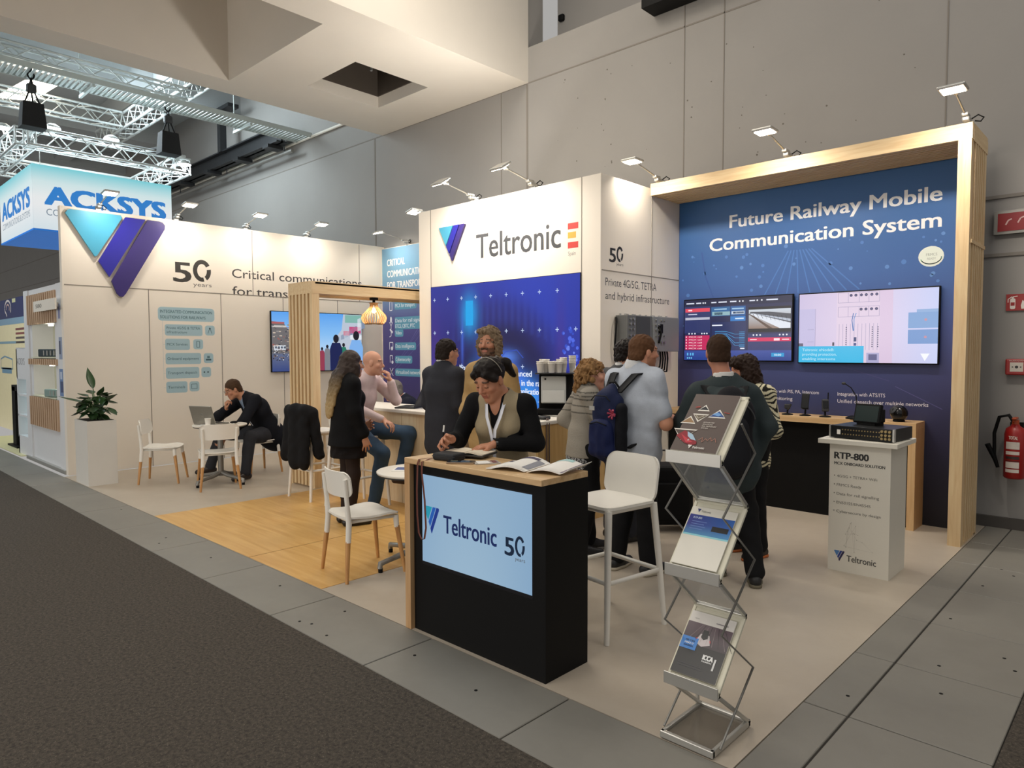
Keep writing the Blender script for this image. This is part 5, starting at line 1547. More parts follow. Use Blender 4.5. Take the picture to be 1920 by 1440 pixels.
# ------------------------------------------------------------------ potted plant at the left end of the stand
t = thing('potted_plant', 'leafy green plant in a square white planter at the stand corner', 'plant', (-9.78, 2.70, 0))
MB().span((-0.27, -0.168, 0), (0.24, 0.16, 0.80)).build('planter', mat('planter_white', '#dcd8d0', 0.5, var=0.02), t)
MB().span((-0.25, -0.15, 0.78), (0.22, 0.14, 0.803)).build('soil', mat('soil', '#2e261f', 0.95), t)
LEAF = mat('leaf_green', '#2c4a24', 0.4, var=0.35, vscale=14)
STEM = mat('stem_green', '#41602f', 0.5)
rng = random.Random(21)
fm = MB(); sm_ = MB()


def leaf(base, tip, width, droop):
    base = np.array(base); tip = np.array(tip)
    d = tip-base; L = np.linalg.norm(d)
    side = np.cross(d, (0, 0, 1)); side /= (np.linalg.norm(side)+1e-9)
    nrm = np.cross(side, d/L)

    def f(u, v):
        wv = width*math.sin(PI*min(1.0, u**0.8))*(1-0.15*u)
        p = base+d*u+nrm*(-droop*u*u+droop*u*0.9)*-1
        return tuple(p+side*wv*(v-0.5)*2-nrm*abs(v-0.5)*-wv*0.7)
    fm.sheet(f, 9, 4, 0.0015)


for k in range(44):
    a = rng.uniform(0, 2*PI); r = rng.uniform(0.08, 0.26); z = rng.uniform(0.86, 1.13)
    b = np.array([rng.uniform(-0.09, 0.09), rng.uniform(-0.06, 0.06), 0.80])
    p = np.array([r*0.7*math.cos(a)*0.9, r*0.7*math.sin(a)*0.7, z])
    q = p+np.array([math.cos(a)*rng.uniform(0.12, 0.2), math.sin(a)*rng.uniform(0.08, 0.16), rng.uniform(-0.12, 0.05)])
    sm_.tube([b, b*0.4+p*0.6+(0, 0, 0.05), p], 0.005, 5)
    leaf(p, q, rng.uniform(0.05, 0.075), 0.05)
for p, q, w in (((-0.08, 0.0, 1.18), (-0.30, 0.0, 1.45), 0.05), ((-0.22, -0.05, 1.0), (-0.55, -0.28, 1.08), 0.05), ((0.15, 0.05, 1.02), (0.36, 0.14, 1.13), 0.045), ((0.1, 0.0, 1.1), (0.28, 0.02, 1.22), 0.04), ((0.16, 0.1, 0.95), (0.33, 0.14, 0.86), 0.05), ((-0.1, -0.1, 0.92), (-0.22, -0.22, 0.84), 0.05)):
    sm_.tube([(0, 0, 0.8), (p[0]*0.5, p[1]*0.5, (0.8+p[2])/2+0.05), p], 0.006, 5); leaf(p, q, w, 0.05)
fm.build('foliage', LEAF, t); sm_.build('stem', STEM, t)
# ------------------------------------------------------------------ neighbouring stand on the left
t = thing('display_cabinet', 'neighbouring white cabinet wall with slatted timber and two lit niches', 'cabinet', (-11.75, 2.6, 0))
ax = lambda x: x+11.75
W2 = mat('cool_white_panel', '#dfe0e2', 0.5, var=0.02)
m = MB()
m.span((ax(-12.85), 0.02, 0), (ax(-10.72), 0.35, 0.55)).span((ax(-12.85), 0.02, 2.5), (ax(-10.72), 0.35, 2.58)).span((ax(-12.85), 0, 0), (ax(-12.6), 0.35, 2.58)).span((ax(-11.03), 0, 0), (ax(-10.72), 0.35, 2.58))
m.span((ax(-12.85), 0.32, 0), (ax(-10.72), 0.36, 2.58)); m.span((ax(-12.6), 0.02, 0.55), (ax(-12.46), 0.35, 2.5)); m.span((ax(-11.2), 0.02, 0.55), (ax(-11.03), 0.35, 2.5))
for z0, z1 in ((0.55, 0.98), (1.47, 1.55), (2.06, 2.5)): m.span((ax(-12.5), 0.02, z0), (ax(-11.1), 0.33, z1))
m.build('body', W2, t)
MB().span((ax(-12.85), -0.03, 0), (ax(-10.72), 0.02, 0.05)).build('plinth_strip', ALU, t)
m = MB()
k = 0
x = -12.58
while x < -11.04:
    for z0, z1 in ((0.555, 0.985), (1.465, 1.55), (2.055, 2.495)): m.span((ax(x), -0.02, z0), (ax(x+0.065), 0.02, z1))
    x += 0.115
m.build('slat_panel', wood('slat_brown', '#b8977a', '#cfb090', 'Z', 0.5), t)
MB().span((ax(-12.58), 0.004, 0.555), (ax(-11.04), 0.021, 0.985)).span((ax(-12.58), 0.004, 2.055), (ax(-11.04), 0.021, 2.495)).span((ax(-12.58), 0.004, 1.465), (ax(-11.04), 0.021, 1.55)).build('slat_backing', mat('slat_dark', '#4a3b30', 0.7), t)
for z0, z1 in ((0.99, 1.465), (1.56, 2.05)):
    m = MB().span((ax(-12.46), 0.29, z0), (ax(-11.2), 0.32, z1)).span((ax(-12.46), 0.0, z0), (ax(-11.2), 0.32, z0+0.015))
    no = m.build('niche', mat('niche_green', '#cfd0bb', 0.5), t)
    MB().cyl((ax(-11.83), 0.12, z1-0.02), (ax(-11.83), 0.12, z1), 0.035, n=16).build('spot', mat('niche_lamp', (1, 0.92, 0.75), 0.4, emit=5, var=0), no)
    ld = bpy.data.lights.new('niche_glow', 'POINT'); ld.energy = 1.3; ld.color = (1, 0.92, 0.75); ld.shadow_soft_size = 0.04
    lo = bpy.data.objects.new('niche_glow', ld); COL.objects.link(lo); lo.location = (-11.83, 2.7, z1-0.06)
cv = Canvas((ax(-10.98), 0.0, 0), (1, 0, 0), (0, 0, 1))
cv.rect(0.04, 1.55, 0.2, 1.85, '#8f9db8'); cv.rect(0.02, 1.05, 0.22, 1.42, '#6a86b4'); cv.rect(0.05, 2.1, 0.14, 2.3, '#8a92c0'); cv.up(); cv.rect(0.05, 1.62, 0.12, 1.8, '#3c4662'); cv.rect(0.06, 1.1, 0.2, 1.25, '#45537a'); cv.rect(0.06, 1.28, 0.15, 1.38, '#c4d0e4')
cv.build('printed_pictures', PRINT, t)
for x, z, txt, c in ((-11.72, 1.5755, 'dark teal device lying in the upper lit niche of the left cabinet', '#39474e'), (-11.45, 1.0055, 'pale teal metal device lying in the lower lit niche of the left cabinet', '#8fa9a4')):
    t2 = thing('network_device', txt, 'device', (x, 2.66, z), 0.3, 'devices in the lit niches')
    MB().box((0, 0.05, 0.06), (0.42, 0.14, 0.11), rot=rotz(0.1), bev=0.012).build('case', mat('device_'+c[1:], c, 0.4, 0.3), t2)
    m = MB()
    for k in range(5): m.box((-0.16+0.08*k, -0.02, 0.06), (0.02, 0.02, 0.07))
    m.build('port', ALU, t2)
# small stand number flag
t = thing('stand_number_sign', 'white projecting sign with the number 580 on the cabinet', 'sign', (-11.2, 2.52, 2.29))
MB().span((-0.58, -0.02, -0.075), (0.55, 0.0, 0.075)).span((0.2, 0.0, -0.03), (0.3, 0.085, 0.03)).build('plate', WHITE_PAINT, t)
cv = Canvas((0, -0.02, 0), (1, 0, 0), (0, 0, 1)); cv.text('580', -0.45, -0.025, 0.055, '#6b675f', w=0.32, bold=0.01); cv.build('number', PRINT, t)

t = thing('display_shelf', 'narrow white lit shelf tower with three compartments beside the cabinet', 'shelf', (-13.15, 2.62, 0))
m = MB().span((-0.42, 0, 0), (-0.36, 0.4, 1.72)).span((0.22, 0, 0), (0.3, 0.4, 2.5)).span((-0.42, 0.36, 0), (0.3, 0.4, 2.45)).span((-0.42, 0, 1.25), (0.3, 0.36, 1.70))
for z in (0.28, 0.62, 0.95, 1.22): m.span((-0.4, 0, z), (0.25, 0.38, z+0.03))
m.span((-0.42, 0, 0), (0.3, 0.36, 0.28))
m.build('body', W2, t)
MB().span((-0.36, 0.34, 0.31), (0.22, 0.36, 1.22)).build('lit_back', mat('lit_cyan', '#cfeef0', 0.4, emit=0.9, var=0.02), t)
cv = Canvas((0, 0, 0), (1, 0, 0), (0, 0, 1)); cv.text('ACKSYS', -0.36, 1.45, 0.11, '#6f6c70', w=0.5)
for k, c in enumerate(('#7c3b3a', '#8e4440', '#5a4a48', '#46403e')): cv.rect(-0.38, 2.0-0.07*k, 0.2, 2.035-0.07*k, c)
cv.build('lettering', PRINT, t)
MB().span((-0.4, 0.34, 1.70), (0.22, 0.355, 2.42)).build('poster', mat('beige_poster', '#b9a898', 0.6), t)
cv = Canvas((0, 0.338, 0), (1, 0, 0), (0, 0, 1))
for k, c in enumerate(('#7c3b3a', '#8e4440', '#5a4a48', '#46403e')): cv.rect(-0.36, 2.03-0.08*k, 0.2, 2.075-0.08*k, c)
cv.build('poster_stripes', PRINT, t)
for k, z in enumerate((0.312, 0.652, 0.982)):
    m = MB().box((0.04, 0.2, 0.11), (0.14, 0.12, 0.22), bev=0.008); o = m.build('router', CHARCOAL); o.location = (-13.15, 2.62, z)
    tag(o, ('black router box in the lowest lit shelf compartment', 'black router box in the middle lit shelf compartment', 'black router box in the top lit shelf compartment')[k], 'router', 'routers in the shelf tower')
t = thing('stand_backdrop', 'cream printed backdrop with a dark blue band at the far left edge', 'backdrop', (-16.9, 3.3, 0))
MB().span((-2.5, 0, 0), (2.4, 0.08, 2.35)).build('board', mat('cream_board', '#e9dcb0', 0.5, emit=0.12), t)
cv = Canvas((0, 0, 0), (1, 0, 0), (0, 0, 1), 0.002)
cv.rect(-2.5, 2.35, 2.4, 2.75, '#1d2c66'); cv.rect(-2.5, 2.22, 2.4, 2.35, '#8fb4cc'); cv.up()
EX = -0.75
P_ = [(EX+0.28*math.cos(a/10*PI*1.3-0.6), 2.56+0.16*math.sin(a/10*PI*1.3-0.6)) for a in range(11)]
cv.line(P_+[(EX-0.17, 2.46), (EX-0.1, 2.40)], 0.045, '#f0e4e0'); cv.line([(x*0.5+EX*0.5, y*0.5+1.28) for x, y in P_], 0.03, '#f0c8b8'); cv.rect(EX+0.4, 2.66, EX+0.7, 2.74, '#e6e2b0')
cv.line([(-1.9, 1.85), (-0.1, 1.85)], 0.05, '#8fb4c4'); cv.line([(-1.6, 1.3), (-1.6, 1.5), (-1.2, 1.56), (-0.5, 1.5), (-0.5, 1.3), (-1.6, 1.3)], 0.03, '#7fa9c4')
cv.rect(-1.5, 1.2, -0.6, 1.32, '#7fa9c4')
cv.build('printed_panel', PRINT, t)
MB().span((-2.5, 0.01, 2.35), (2.4, 0.08, 2.75)).build('header', mat('navy_header', '#1d2c66', 0.5), t)
t = thing('high_table', 'black high table in front of the far left backdrop', 'table', (-14.55, 2.75, 0))
MB().span((-0.12, 0, 0.04), (0.12, 0.1, 1.05)).build('leg', BLACK, t); MB().span((-0.12, 0, 0.98), (0.75, 0.5, 1.08)).build('top', BLACK, t); MB().span((-0.3, -0.05, 0), (0.4, 0.4, 0.04)).build('foot', BLACK, t)
m = MB().span((-16.5, 2.55, 0.0), (-13.1, 7.0, 0.012)); structure(m.build('floor_neighbour', mat('pale_yellow_floor', '#d9d2a4', 0.5)), 'pale floor of the neighbouring stand')

# hanging sign box
t = thing('hanging_sign', 'white and cyan hanging box sign with blue lettering, upper left', 'sign', (-15.25, 4.14, 3.75))
sg = ramp([(0, '#e4f2f8'), (0.45, '#ffffff'), (0.75, '#dff6f8'), (1, '#7fdbe6')])
MB().span((-1.24, -1.12, 0.0), (1.24, 1.13, 1.08)).build('box', mat('sign_white', '#e8f2f6', 0.5), t)
MB().span((-1.245, -1.125, -0.03), (1.245, 1.135, -0.002)).build('underside', mat('sign_blue', '#1668bd', 0.5, emit=0.55), t)
LIT = colmat('backlit_fabric', 0.80, 0.6)
cv = Canvas((1.241, 0, 0), (0, 1, 0), (0, 0, 1), 0.002)
cv.grad(-1.12, 0, 1.13, 1.08, lambda a, b: sg(b), 2, 8); cv.up()
cv.text('ACKSYS', -0.93, 0.43, 0.32, '#2b86d8', w=1.93, bold=0.045)
cv.text('COMMUNICATIONS & SYSTEMS', -0.93, 0.24, 0.12, '#7d8fa0', w=1.93)
cv.build('side_panel', LIT, t, 'panel with the name')
cv = Canvas((0, -1.121, 0), (1, 0, 0), (0, 0, 1), 0.002)
cv.grad(-1.24, 0, 1.24, 1.08, lambda a, b: sg(b), 2, 8); cv.up()
cv.text('ACKSYS', -1.05, 0.40, 0.34, '#2b86d8', w=2.1, bold=0.045); cv.text('COMMUNICATIONS & SYSTEMS', -1.05, 0.22, 0.12, '#7d8fa0', w=2.1)
cv.build('front_panel', LIT, t, 'panel with the name')


# ------------------------------------------------------------------ trusses
def truss(p0, p1, w=0.29, r=0.024, bay=0.5, mb=None):
    m = mb or MB()
    p0 = np.array(p0, float); p1 = np.array(p1, float)
    d = p1-p0; L = np.linalg.norm(d); d /= L
    s_ = np.cross(d, (0, 0, 1.0)); s_ /= np.linalg.norm(s_); u = np.array([0, 0, 1.0])
    C4 = [s_*a*w/2+u*b*w/2 for a, b in ((-1, -1), (1, -1), (1, 1), (-1, 1))]
    for c in C4: m.cyl(p0+c, p1+c, r, n=8, cap=True)
    n = max(1, int(L/bay))
    for k in range(n):
        a0 = p0+d*L*k/n; a1 = p0+d*L*(k+0.5)/n; a2 = p0+d*L*(k+1)/n
        for q in range(4):
            c0, c1 = C4[q], C4[(q+1) % 4]
            m.cyl(a0+c0, a1+c1, r*0.45, n=6, cap=False); m.cyl(a1+c1, a2+c0, r*0.45, n=6, cap=False)
        if k == 0:
            for q in range(4): m.cyl(a0+C4[q], a0+C4[(q+1) % 4], r*0.6, n=6, cap=False)
    return m


TRUSS = mat('truss_aluminium', '#c2c6c4', 0.4, 0.55, var=0.04)
t = thing('truss_ring', 'square ring of silver truss holding lamps above the hanging sign', 'truss', (-15.4, 4.25, 5.28))
for a, b in (((1.3, -1.28, 0), (1.3, 1.28, 0)), ((1.3, -1.28, 0), (-1.3, -1.28, 0)), ((-1.3, -1.28, 0), (-1.3, 1.28, 0)), ((1.3, 1.28, 0), (-1.3, 1.28, 0))):
    truss(a, b, 0.29, 0.024, 0.45).build('truss_side', TRUSS, t)
for x in (-0.9, 0.9): MB().cyl((x, -1.0, -0.42), (x, -1.0, -0.1), 0.006).cyl((x, 1.0, -0.42), (x, 1.0, -0.1), 0.006).build('hanger', STEEL, t)
t0 = None
for k, (x, y, z, txt) in enumerate(((-14.25, 3.40, 5.56, 'bright round lamp on the truss ring, right of the black bag'), (-14.25, 4.33, 5.57, 'bright round lamp at the middle of the truss ring side'), (-14.0, 5.52, 5.30, 'bright round lamp at the right corner of the truss ring'), (-14.6, 2.75, 5.50, 'bright round lamp on the truss ring at the left picture edge'))):
    t = thing('truss_lamp', txt, 'lamp', (x, y, z), 0, 'lamps on the truss ring')
    MB().lathe([(0, 0.06), (0.06, 0.055), (0.11, 0.02), (0.13, -0.01), (0.13, -0.02)], n=24).build('housing', ALU, t)
    MB().lathe([(0, -0.025), (0.125, -0.025), (0.125, -0.015), (0, -0.015)], n=24).build('lens', COOL_LAMP, t)
    MB().cyl((0, 0, 0.05), (-0.1, 0, 0.05), 0.012).cyl((-0.1, 0, 0.05), (0.10, 0.0, -0.15), 0.012).build('bracket', DARK_METAL, t)
    area_light('truss_lamp_beam', (x, y, z-0.04), (x-0.9, y, z-1.6), 0.2, 28, (0.86, 0.95, 1.0))
o = truss((-13.3, -1.0, 6.36), (-13.3, 5.3, 6.36), 0.21, 0.022, 0.5).build('truss_beam', TRUSS); tag(o, 'upper silver truss running along the concrete soffit, beside the cable tray', 'truss')
o = truss((-11.6, 5.45, 6.66), (-18.5, 5.45, 6.66), 0.32, 0.026, 0.45).build('truss_beam', TRUSS); tag(o, 'silver truss crossing beneath the others, ending at the soffit', 'truss')
o = truss((-16.7, -0.5, 6.66), (-16.7, 5.25, 6.66), 0.30, 0.024, 0.5).build('truss_beam', TRUSS); tag(o, 'farther silver truss in front of the bright ceiling light', 'truss')
t = thing('cable_tray', 'long pale ladder cable tray under the hall ceiling', 'cable tray', (-13.25, 2.4, 6.06))
m = MB().span((-0.28, -4, 0), (-0.26, 5.3, 0.09)).span((0.26, -4, 0), (0.28, 5.3, 0.09))
m.build('side_rail', mat('tray_grey', '#b9c0bd', 0.5, 0.4), t)
m = MB()
for k in range(124): m.box((0, -4+0.075*k, 0.01), (0.53, 0.04, 0.012))
o = m.build('rungs', mat('tray_grey', '#b9c0bd'), t)
for y in (-1.2, 1.3, 4.0): MB().box((-0.1, y, -0.03), (0.75, 0.04, 0.05)).cyl((-0.45, y, -0.03), (-0.45, y, 1.3), 0.012).build('support', mat('tray_grey', '#b9c0bd'), t)
for k, (x, y, z, txt) in enumerate(((-13.3, 2.90, 6.25, 'black hoist chain bag hanging from the truss on the left'), (-13.3, 4.98, 6.25, 'black hoist chain bag hanging near the truss crossing on the right'))):
    t = thing('chain_hoist', txt, 'hoist', (x, y, z), 0, 'chain hoists')
    m = MB()
    for q in range(3): m.tube([(0.045*math.cos(a), 0.0, -0.08-0.11*q+0.06*math.sin(a)) if q % 2 == 0 else (0, 0.045*math.cos(a), -0.08-0.11*q+0.06*math.sin(a)) for a in [2*PI*i/10 for i in range(10)]], 0.013, 6, closed=True)
    m.build('chain', BLACK, t)
    MB().box((0, 0, -0.40), (0.11, 0.14, 0.14), bev=0.03).cyl((0, 0, -0.3), (0, 0, -0.36), 0.03).build('motor', CHARCOAL, t)
    MB().tube([(0.02, -0.03, -0.44), (0.04, -0.11, -0.66)], 0.012, 6).tube([(0.02, 0.03, -0.44), (0.04, 0.11, -0.66)], 0.012, 6).tube([(0, 0, -0.44), (0.0, 0.02, -0.68)], 0.012, 6).build('strap', BLACK, t)
    b = MB(); V = [(-0.11, -0.14, -0.64), (0.11, -0.14, -0.64), (0.11, 0.14, -0.64), (-0.11, 0.14, -0.64), (-0.14, -0.17, -1.03), (0.14, -0.17, -1.03), (0.14, 0.17, -1.03), (-0.14, 0.17, -1.03)]
    b.add(V, [(0, 1, 2, 3), (7, 6, 5, 4), (0, 4, 5, 1), (1, 5, 6, 2), (2, 6, 7, 3), (3, 7, 4, 0)]); b.build('bag', mat('bag_fabric', '#0f0f11', 0.8, bump=0.3), t)
m = MB().box((0, 0, 0), (0.3, 0.34, 0.05), rot=rotz(0.3), bev=0.01); o = m.build('floodlight_panel', BLACK); o.location = (-14.0, 5.12, 5.46); tag(o, 'flat black floodlight lying on the truss ring by the right bag', 'floodlight')
# ------------------------------------------------------------------ soft solids: distance fields turned into one skin
class Field:
    def __init__(s, h): s.h = h; s.ops = []

    def cone(s, a, b, ra, rb, k=0.02, flat=None, mode='add'):
        """round cone; flat=(axis, ratio): squash along axis"""
        s.ops.append((mode, 'c', np.array(a, float), np.array(b, float), ra, rb, k, flat)); return s

    def ell(s, c, r, k=0.02, R=None, mode='add'):
        s.ops.append((mode, 'e', np.array(c, float), np.array(r, float), None if R is None else np.array(R, float), 0, k, None)); return s

    def clip(s, p, n): s.ops.append(('clip', 'p', np.array(p, float), np.array(n, float)/np.linalg.norm(n), 0, 0, 0, None)); return s

    def fold(s, amp, freq, seed=0): s.ops.append(('fold', 'f', amp, freq, seed, 0, 0, None)); return s

    def _bb(s, op):
        if op[1] == 'c':
            r = max(op[4], op[5])*1.02
            return np.minimum(op[2], op[3])-r, np.maximum(op[2], op[3])+r
        r = np.max(op[3])
        return op[2]-r, op[2]+r

    def grid(s):
        adds = [s._bb(o) for o in s.ops if o[0] == 'add']
        h = s.h
        lo = np.min([a for a, b in adds], 0)-3*h-0.01; hi = np.max([b for a, b in adds], 0)+3*h+0.01
        n = np.ceil((hi-lo)/h).astype(int)+1
        Fd = np.full(n, 0.5, np.float32)
        ax = [lo[i]+h*np.arange(n[i]) for i in range(3)]
        for o in s.ops:
            if o[0] in ('add', 'sub'):
                k = o[6]
                a, b = s._bb(o)
                m = k+2*h+0.012
                i0 = np.maximum(0, np.floor((a-m-lo)/h).astype(int)); i1 = np.minimum(n, np.ceil((b+m-lo)/h).astype(int)+1)
                if np.any(i1 <= i0): continue
                X = ax[0][i0[0]:i1[0], None, None]; Y = ax[1][None, i0[1]:i1[1], None]; Z = ax[2][None, None, i0[2]:i1[2]]
                if o[1] == 'c':
                    A, B, ra, rb, fl = o[2], o[3], o[4], o[5], o[7]
                    d = B-A; L2 = max(d@d, 1e-9)
                    px, py, pz = X-A[0], Y-A[1], Z-A[2]
                    if fl is not None:
                        w = np.array(fl[0], float); w /= np.linalg.norm(w)
                        q = (px*w[0]+py*w[1]+pz*w[2])*(1/fl[1]-1)
                        qd = (d@w)*(1/fl[1]-1)
                        px = px+q*w[0]; py = py+q*w[1]; pz = pz+q*w[2]
                        d = d+w*qd; L2 = max(d@d, 1e-9)
                    t = np.clip((px*d[0]+py*d[1]+pz*d[2])/L2, 0, 1)
                    D = np.sqrt((px-t*d[0])**2+(py-t*d[1])**2+(pz-t*d[2])**2)-(ra+(rb-ra)*t)
                    if fl is not None: D = D*min(1.0, fl[1]*1.25)
                else:
                    C, r, R = o[2], o[3], o[4]
                    px, py, pz = X-C[0], Y-C[1], Z-C[2]
                    if R is not None:
                        px, py, pz = (px*R[0, i]+py*R[1, i]+pz*R[2, i] for i in range(3))
                    k0 = np.sqrt((px/r[0])**2+(py/r[1])**2+(pz/r[2])**2)
                    k1 = np.sqrt((px/r[0]**2)**2+(py/r[1]**2)**2+(pz/r[2]**2)**2)+1e-6
                    D = k0*(k0-1)/k1
                sl = (slice(i0[0], i1[0]), slice(i0[1], i1[1]), slice(i0[2], i1[2]))
                G = Fd[sl]
                if o[0] == 'add':
                    hh = np.clip(0.5+0.5*(G-D)/k, 0, 1)
                    Fd[sl] = G*(1-hh)+D*hh-k*hh*(1-hh)
                else:
                    D = -D
                    hh = np.clip(0.5-0.5*(G-D)/k, 0, 1)
                    Fd[sl] = G*(1-hh)+D*hh+k*hh*(1-hh)
            elif o[0] == 'clip':
                p, nn = o[2], o[3]
                D = (ax[0]-p[0])[:, None, None]*nn[0]+(ax[1]-p[1])[None, :, None]*nn[1]+(ax[2]-p[2])[None, None, :]*nn[2]
                Fd = np.maximum(Fd, D.astype(np.float32))
            else:
                rg = np.random.RandomState(o[4])
                acc = np.zeros(n, np.float32)
                for q in range(5):
                    w = rg.normal(size=3); w /= np.linalg.norm(w); w[2] *= 0.45
                    ph = rg.uniform(0, 6.28); f = o[3]*rg.uniform(0.7, 1.5)
                    acc += np.sin((ax[0][:, None, None]*w[0]+ax[1][None, :, None]*w[1]+ax[2][None, None, :]*w[2])*f+ph+1.2*np.sin(ax[2]*f*0.5+ph)[None, None, :])
                Fd = Fd+acc*o[2]/2.5
        return Fd, lo

    def mesh(s):
        Fd, lo = s.grid()
        h = s.h
        neg = Fd < 0
        c = np.zeros(tuple(np.array(Fd.shape)-1), np.int8)
        offs = [(i, j, k) for i in (0, 1) for j in (0, 1) for k in (0, 1)]
        nx, ny, nz = c.shape
        for i, j, k in offs: c += neg[i:i+nx, j:j+ny, k:k+nz]
        act = (c > 0) & (c < 8)
        I = np.argwhere(act)
        pos = np.zeros((len(I), 3)); cnt = np.zeros(len(I))
        for a in offs:
            for ax_ in range(3):
                if a[ax_]: continue
                b = list(a); b[ax_] = 1
                fa = Fd[I[:, 0]+a[0], I[:, 1]+a[1], I[:, 2]+a[2]]; fb = Fd[I[:, 0]+b[0], I[:, 1]+b[1], I[:, 2]+b[2]]
                cr = (fa < 0) != (fb < 0)
                t = np.where(cr, fa/np.where(cr, fa-fb, 1), 0)
                P = np.array(a, float)[None, :].repeat(len(I), 0); P[:, ax_] += t
                pos[cr] += P[cr]; cnt[cr] += 1
        V = (pos/cnt[:, None]+I)*h+lo
        idx = np.full(c.shape, -1, np.int32); idx[tuple(I.T)] = np.arange(len(I))
        Q = []
        for ax_ in range(3):
            sl0 = [slice(None)]*3; sl1 = [slice(None)]*3
            sl0[ax_] = slice(0, -1); sl1[ax_] = slice(1, None)
            n0, n1 = neg[tuple(sl0)], neg[tuple(sl1)]
            E = np.argwhere(n0 != n1)
            o1, o2 = [(1, 2), (2, 0), (0, 1)][ax_]
            ok = (E[:, o1] > 0) & (E[:, o2] > 0) & (E[:, o1] < Fd.shape[o1]-1) & (E[:, o2] < Fd.shape[o2]-1)
            E = E[ok]
            if not len(E): continue
            def g(d1, d2):
                M_ = E.copy(); M_[:, o1] += d1; M_[:, o2] += d2
                return idx[tuple(M_.T)]
            q = np.stack([g(-1, -1), g(0, -1), g(0, 0), g(-1, 0)], 1)
            fl = ~n0[tuple(E.T)]
            q[fl] = q[fl][:, ::-1]
            Q.append(q)
        Q = np.concatenate(Q)
        Q = Q[(Q >= 0).all(1)]
        return V, Q


def np_mesh(name, V, Q, mat_, parent=None, base=(0, 0, 0), cols=None, label=None):
    me = bpy.data.meshes.new(name)
    V = V-np.array(base)
    me.vertices.add(len(V)); me.vertices.foreach_set('co', V.astype(np.float32).ravel())
    me.loops.add(len(Q)*4); me.loops.foreach_set('vertex_index', Q.astype(np.int32).ravel())
    me.polygons.add(len(Q)); me.polygons.foreach_set('loop_start', np.arange(0, len(Q)*4, 4, dtype=np.int32)); me.polygons.foreach_set('loop_total', np.full(len(Q), 4, np.int32))
    me.polygons.foreach_set('use_smooth', np.ones(len(Q), bool))
    me.update(calc_edges=True)
    if cols is not None:
        at = me.attributes.new('col', 'FLOAT_COLOR', 'POINT')
        at.data.foreach_set('color', np.concatenate([cols, np.ones((len(cols), 1))], 1).astype(np.float32).ravel())
    me.materials.append(mat_)
    o = bpy.data.objects.new(name, me)
    COL.objects.link(o)
    if parent is not None: o.parent = parent
    if label: o['label'] = label
    return o


def cloth(name, col, rough=0.85, var=0.12, bump=0.25): return mat('cloth_'+name, col, rough, var=var, vscale=25, bump=bump, bscale=220, spec=0.2)


SKIN = colmat('skin', 0, 0.5, spec=0.35)
unit = lambda v: np.array(v, float)/np.linalg.norm(v)


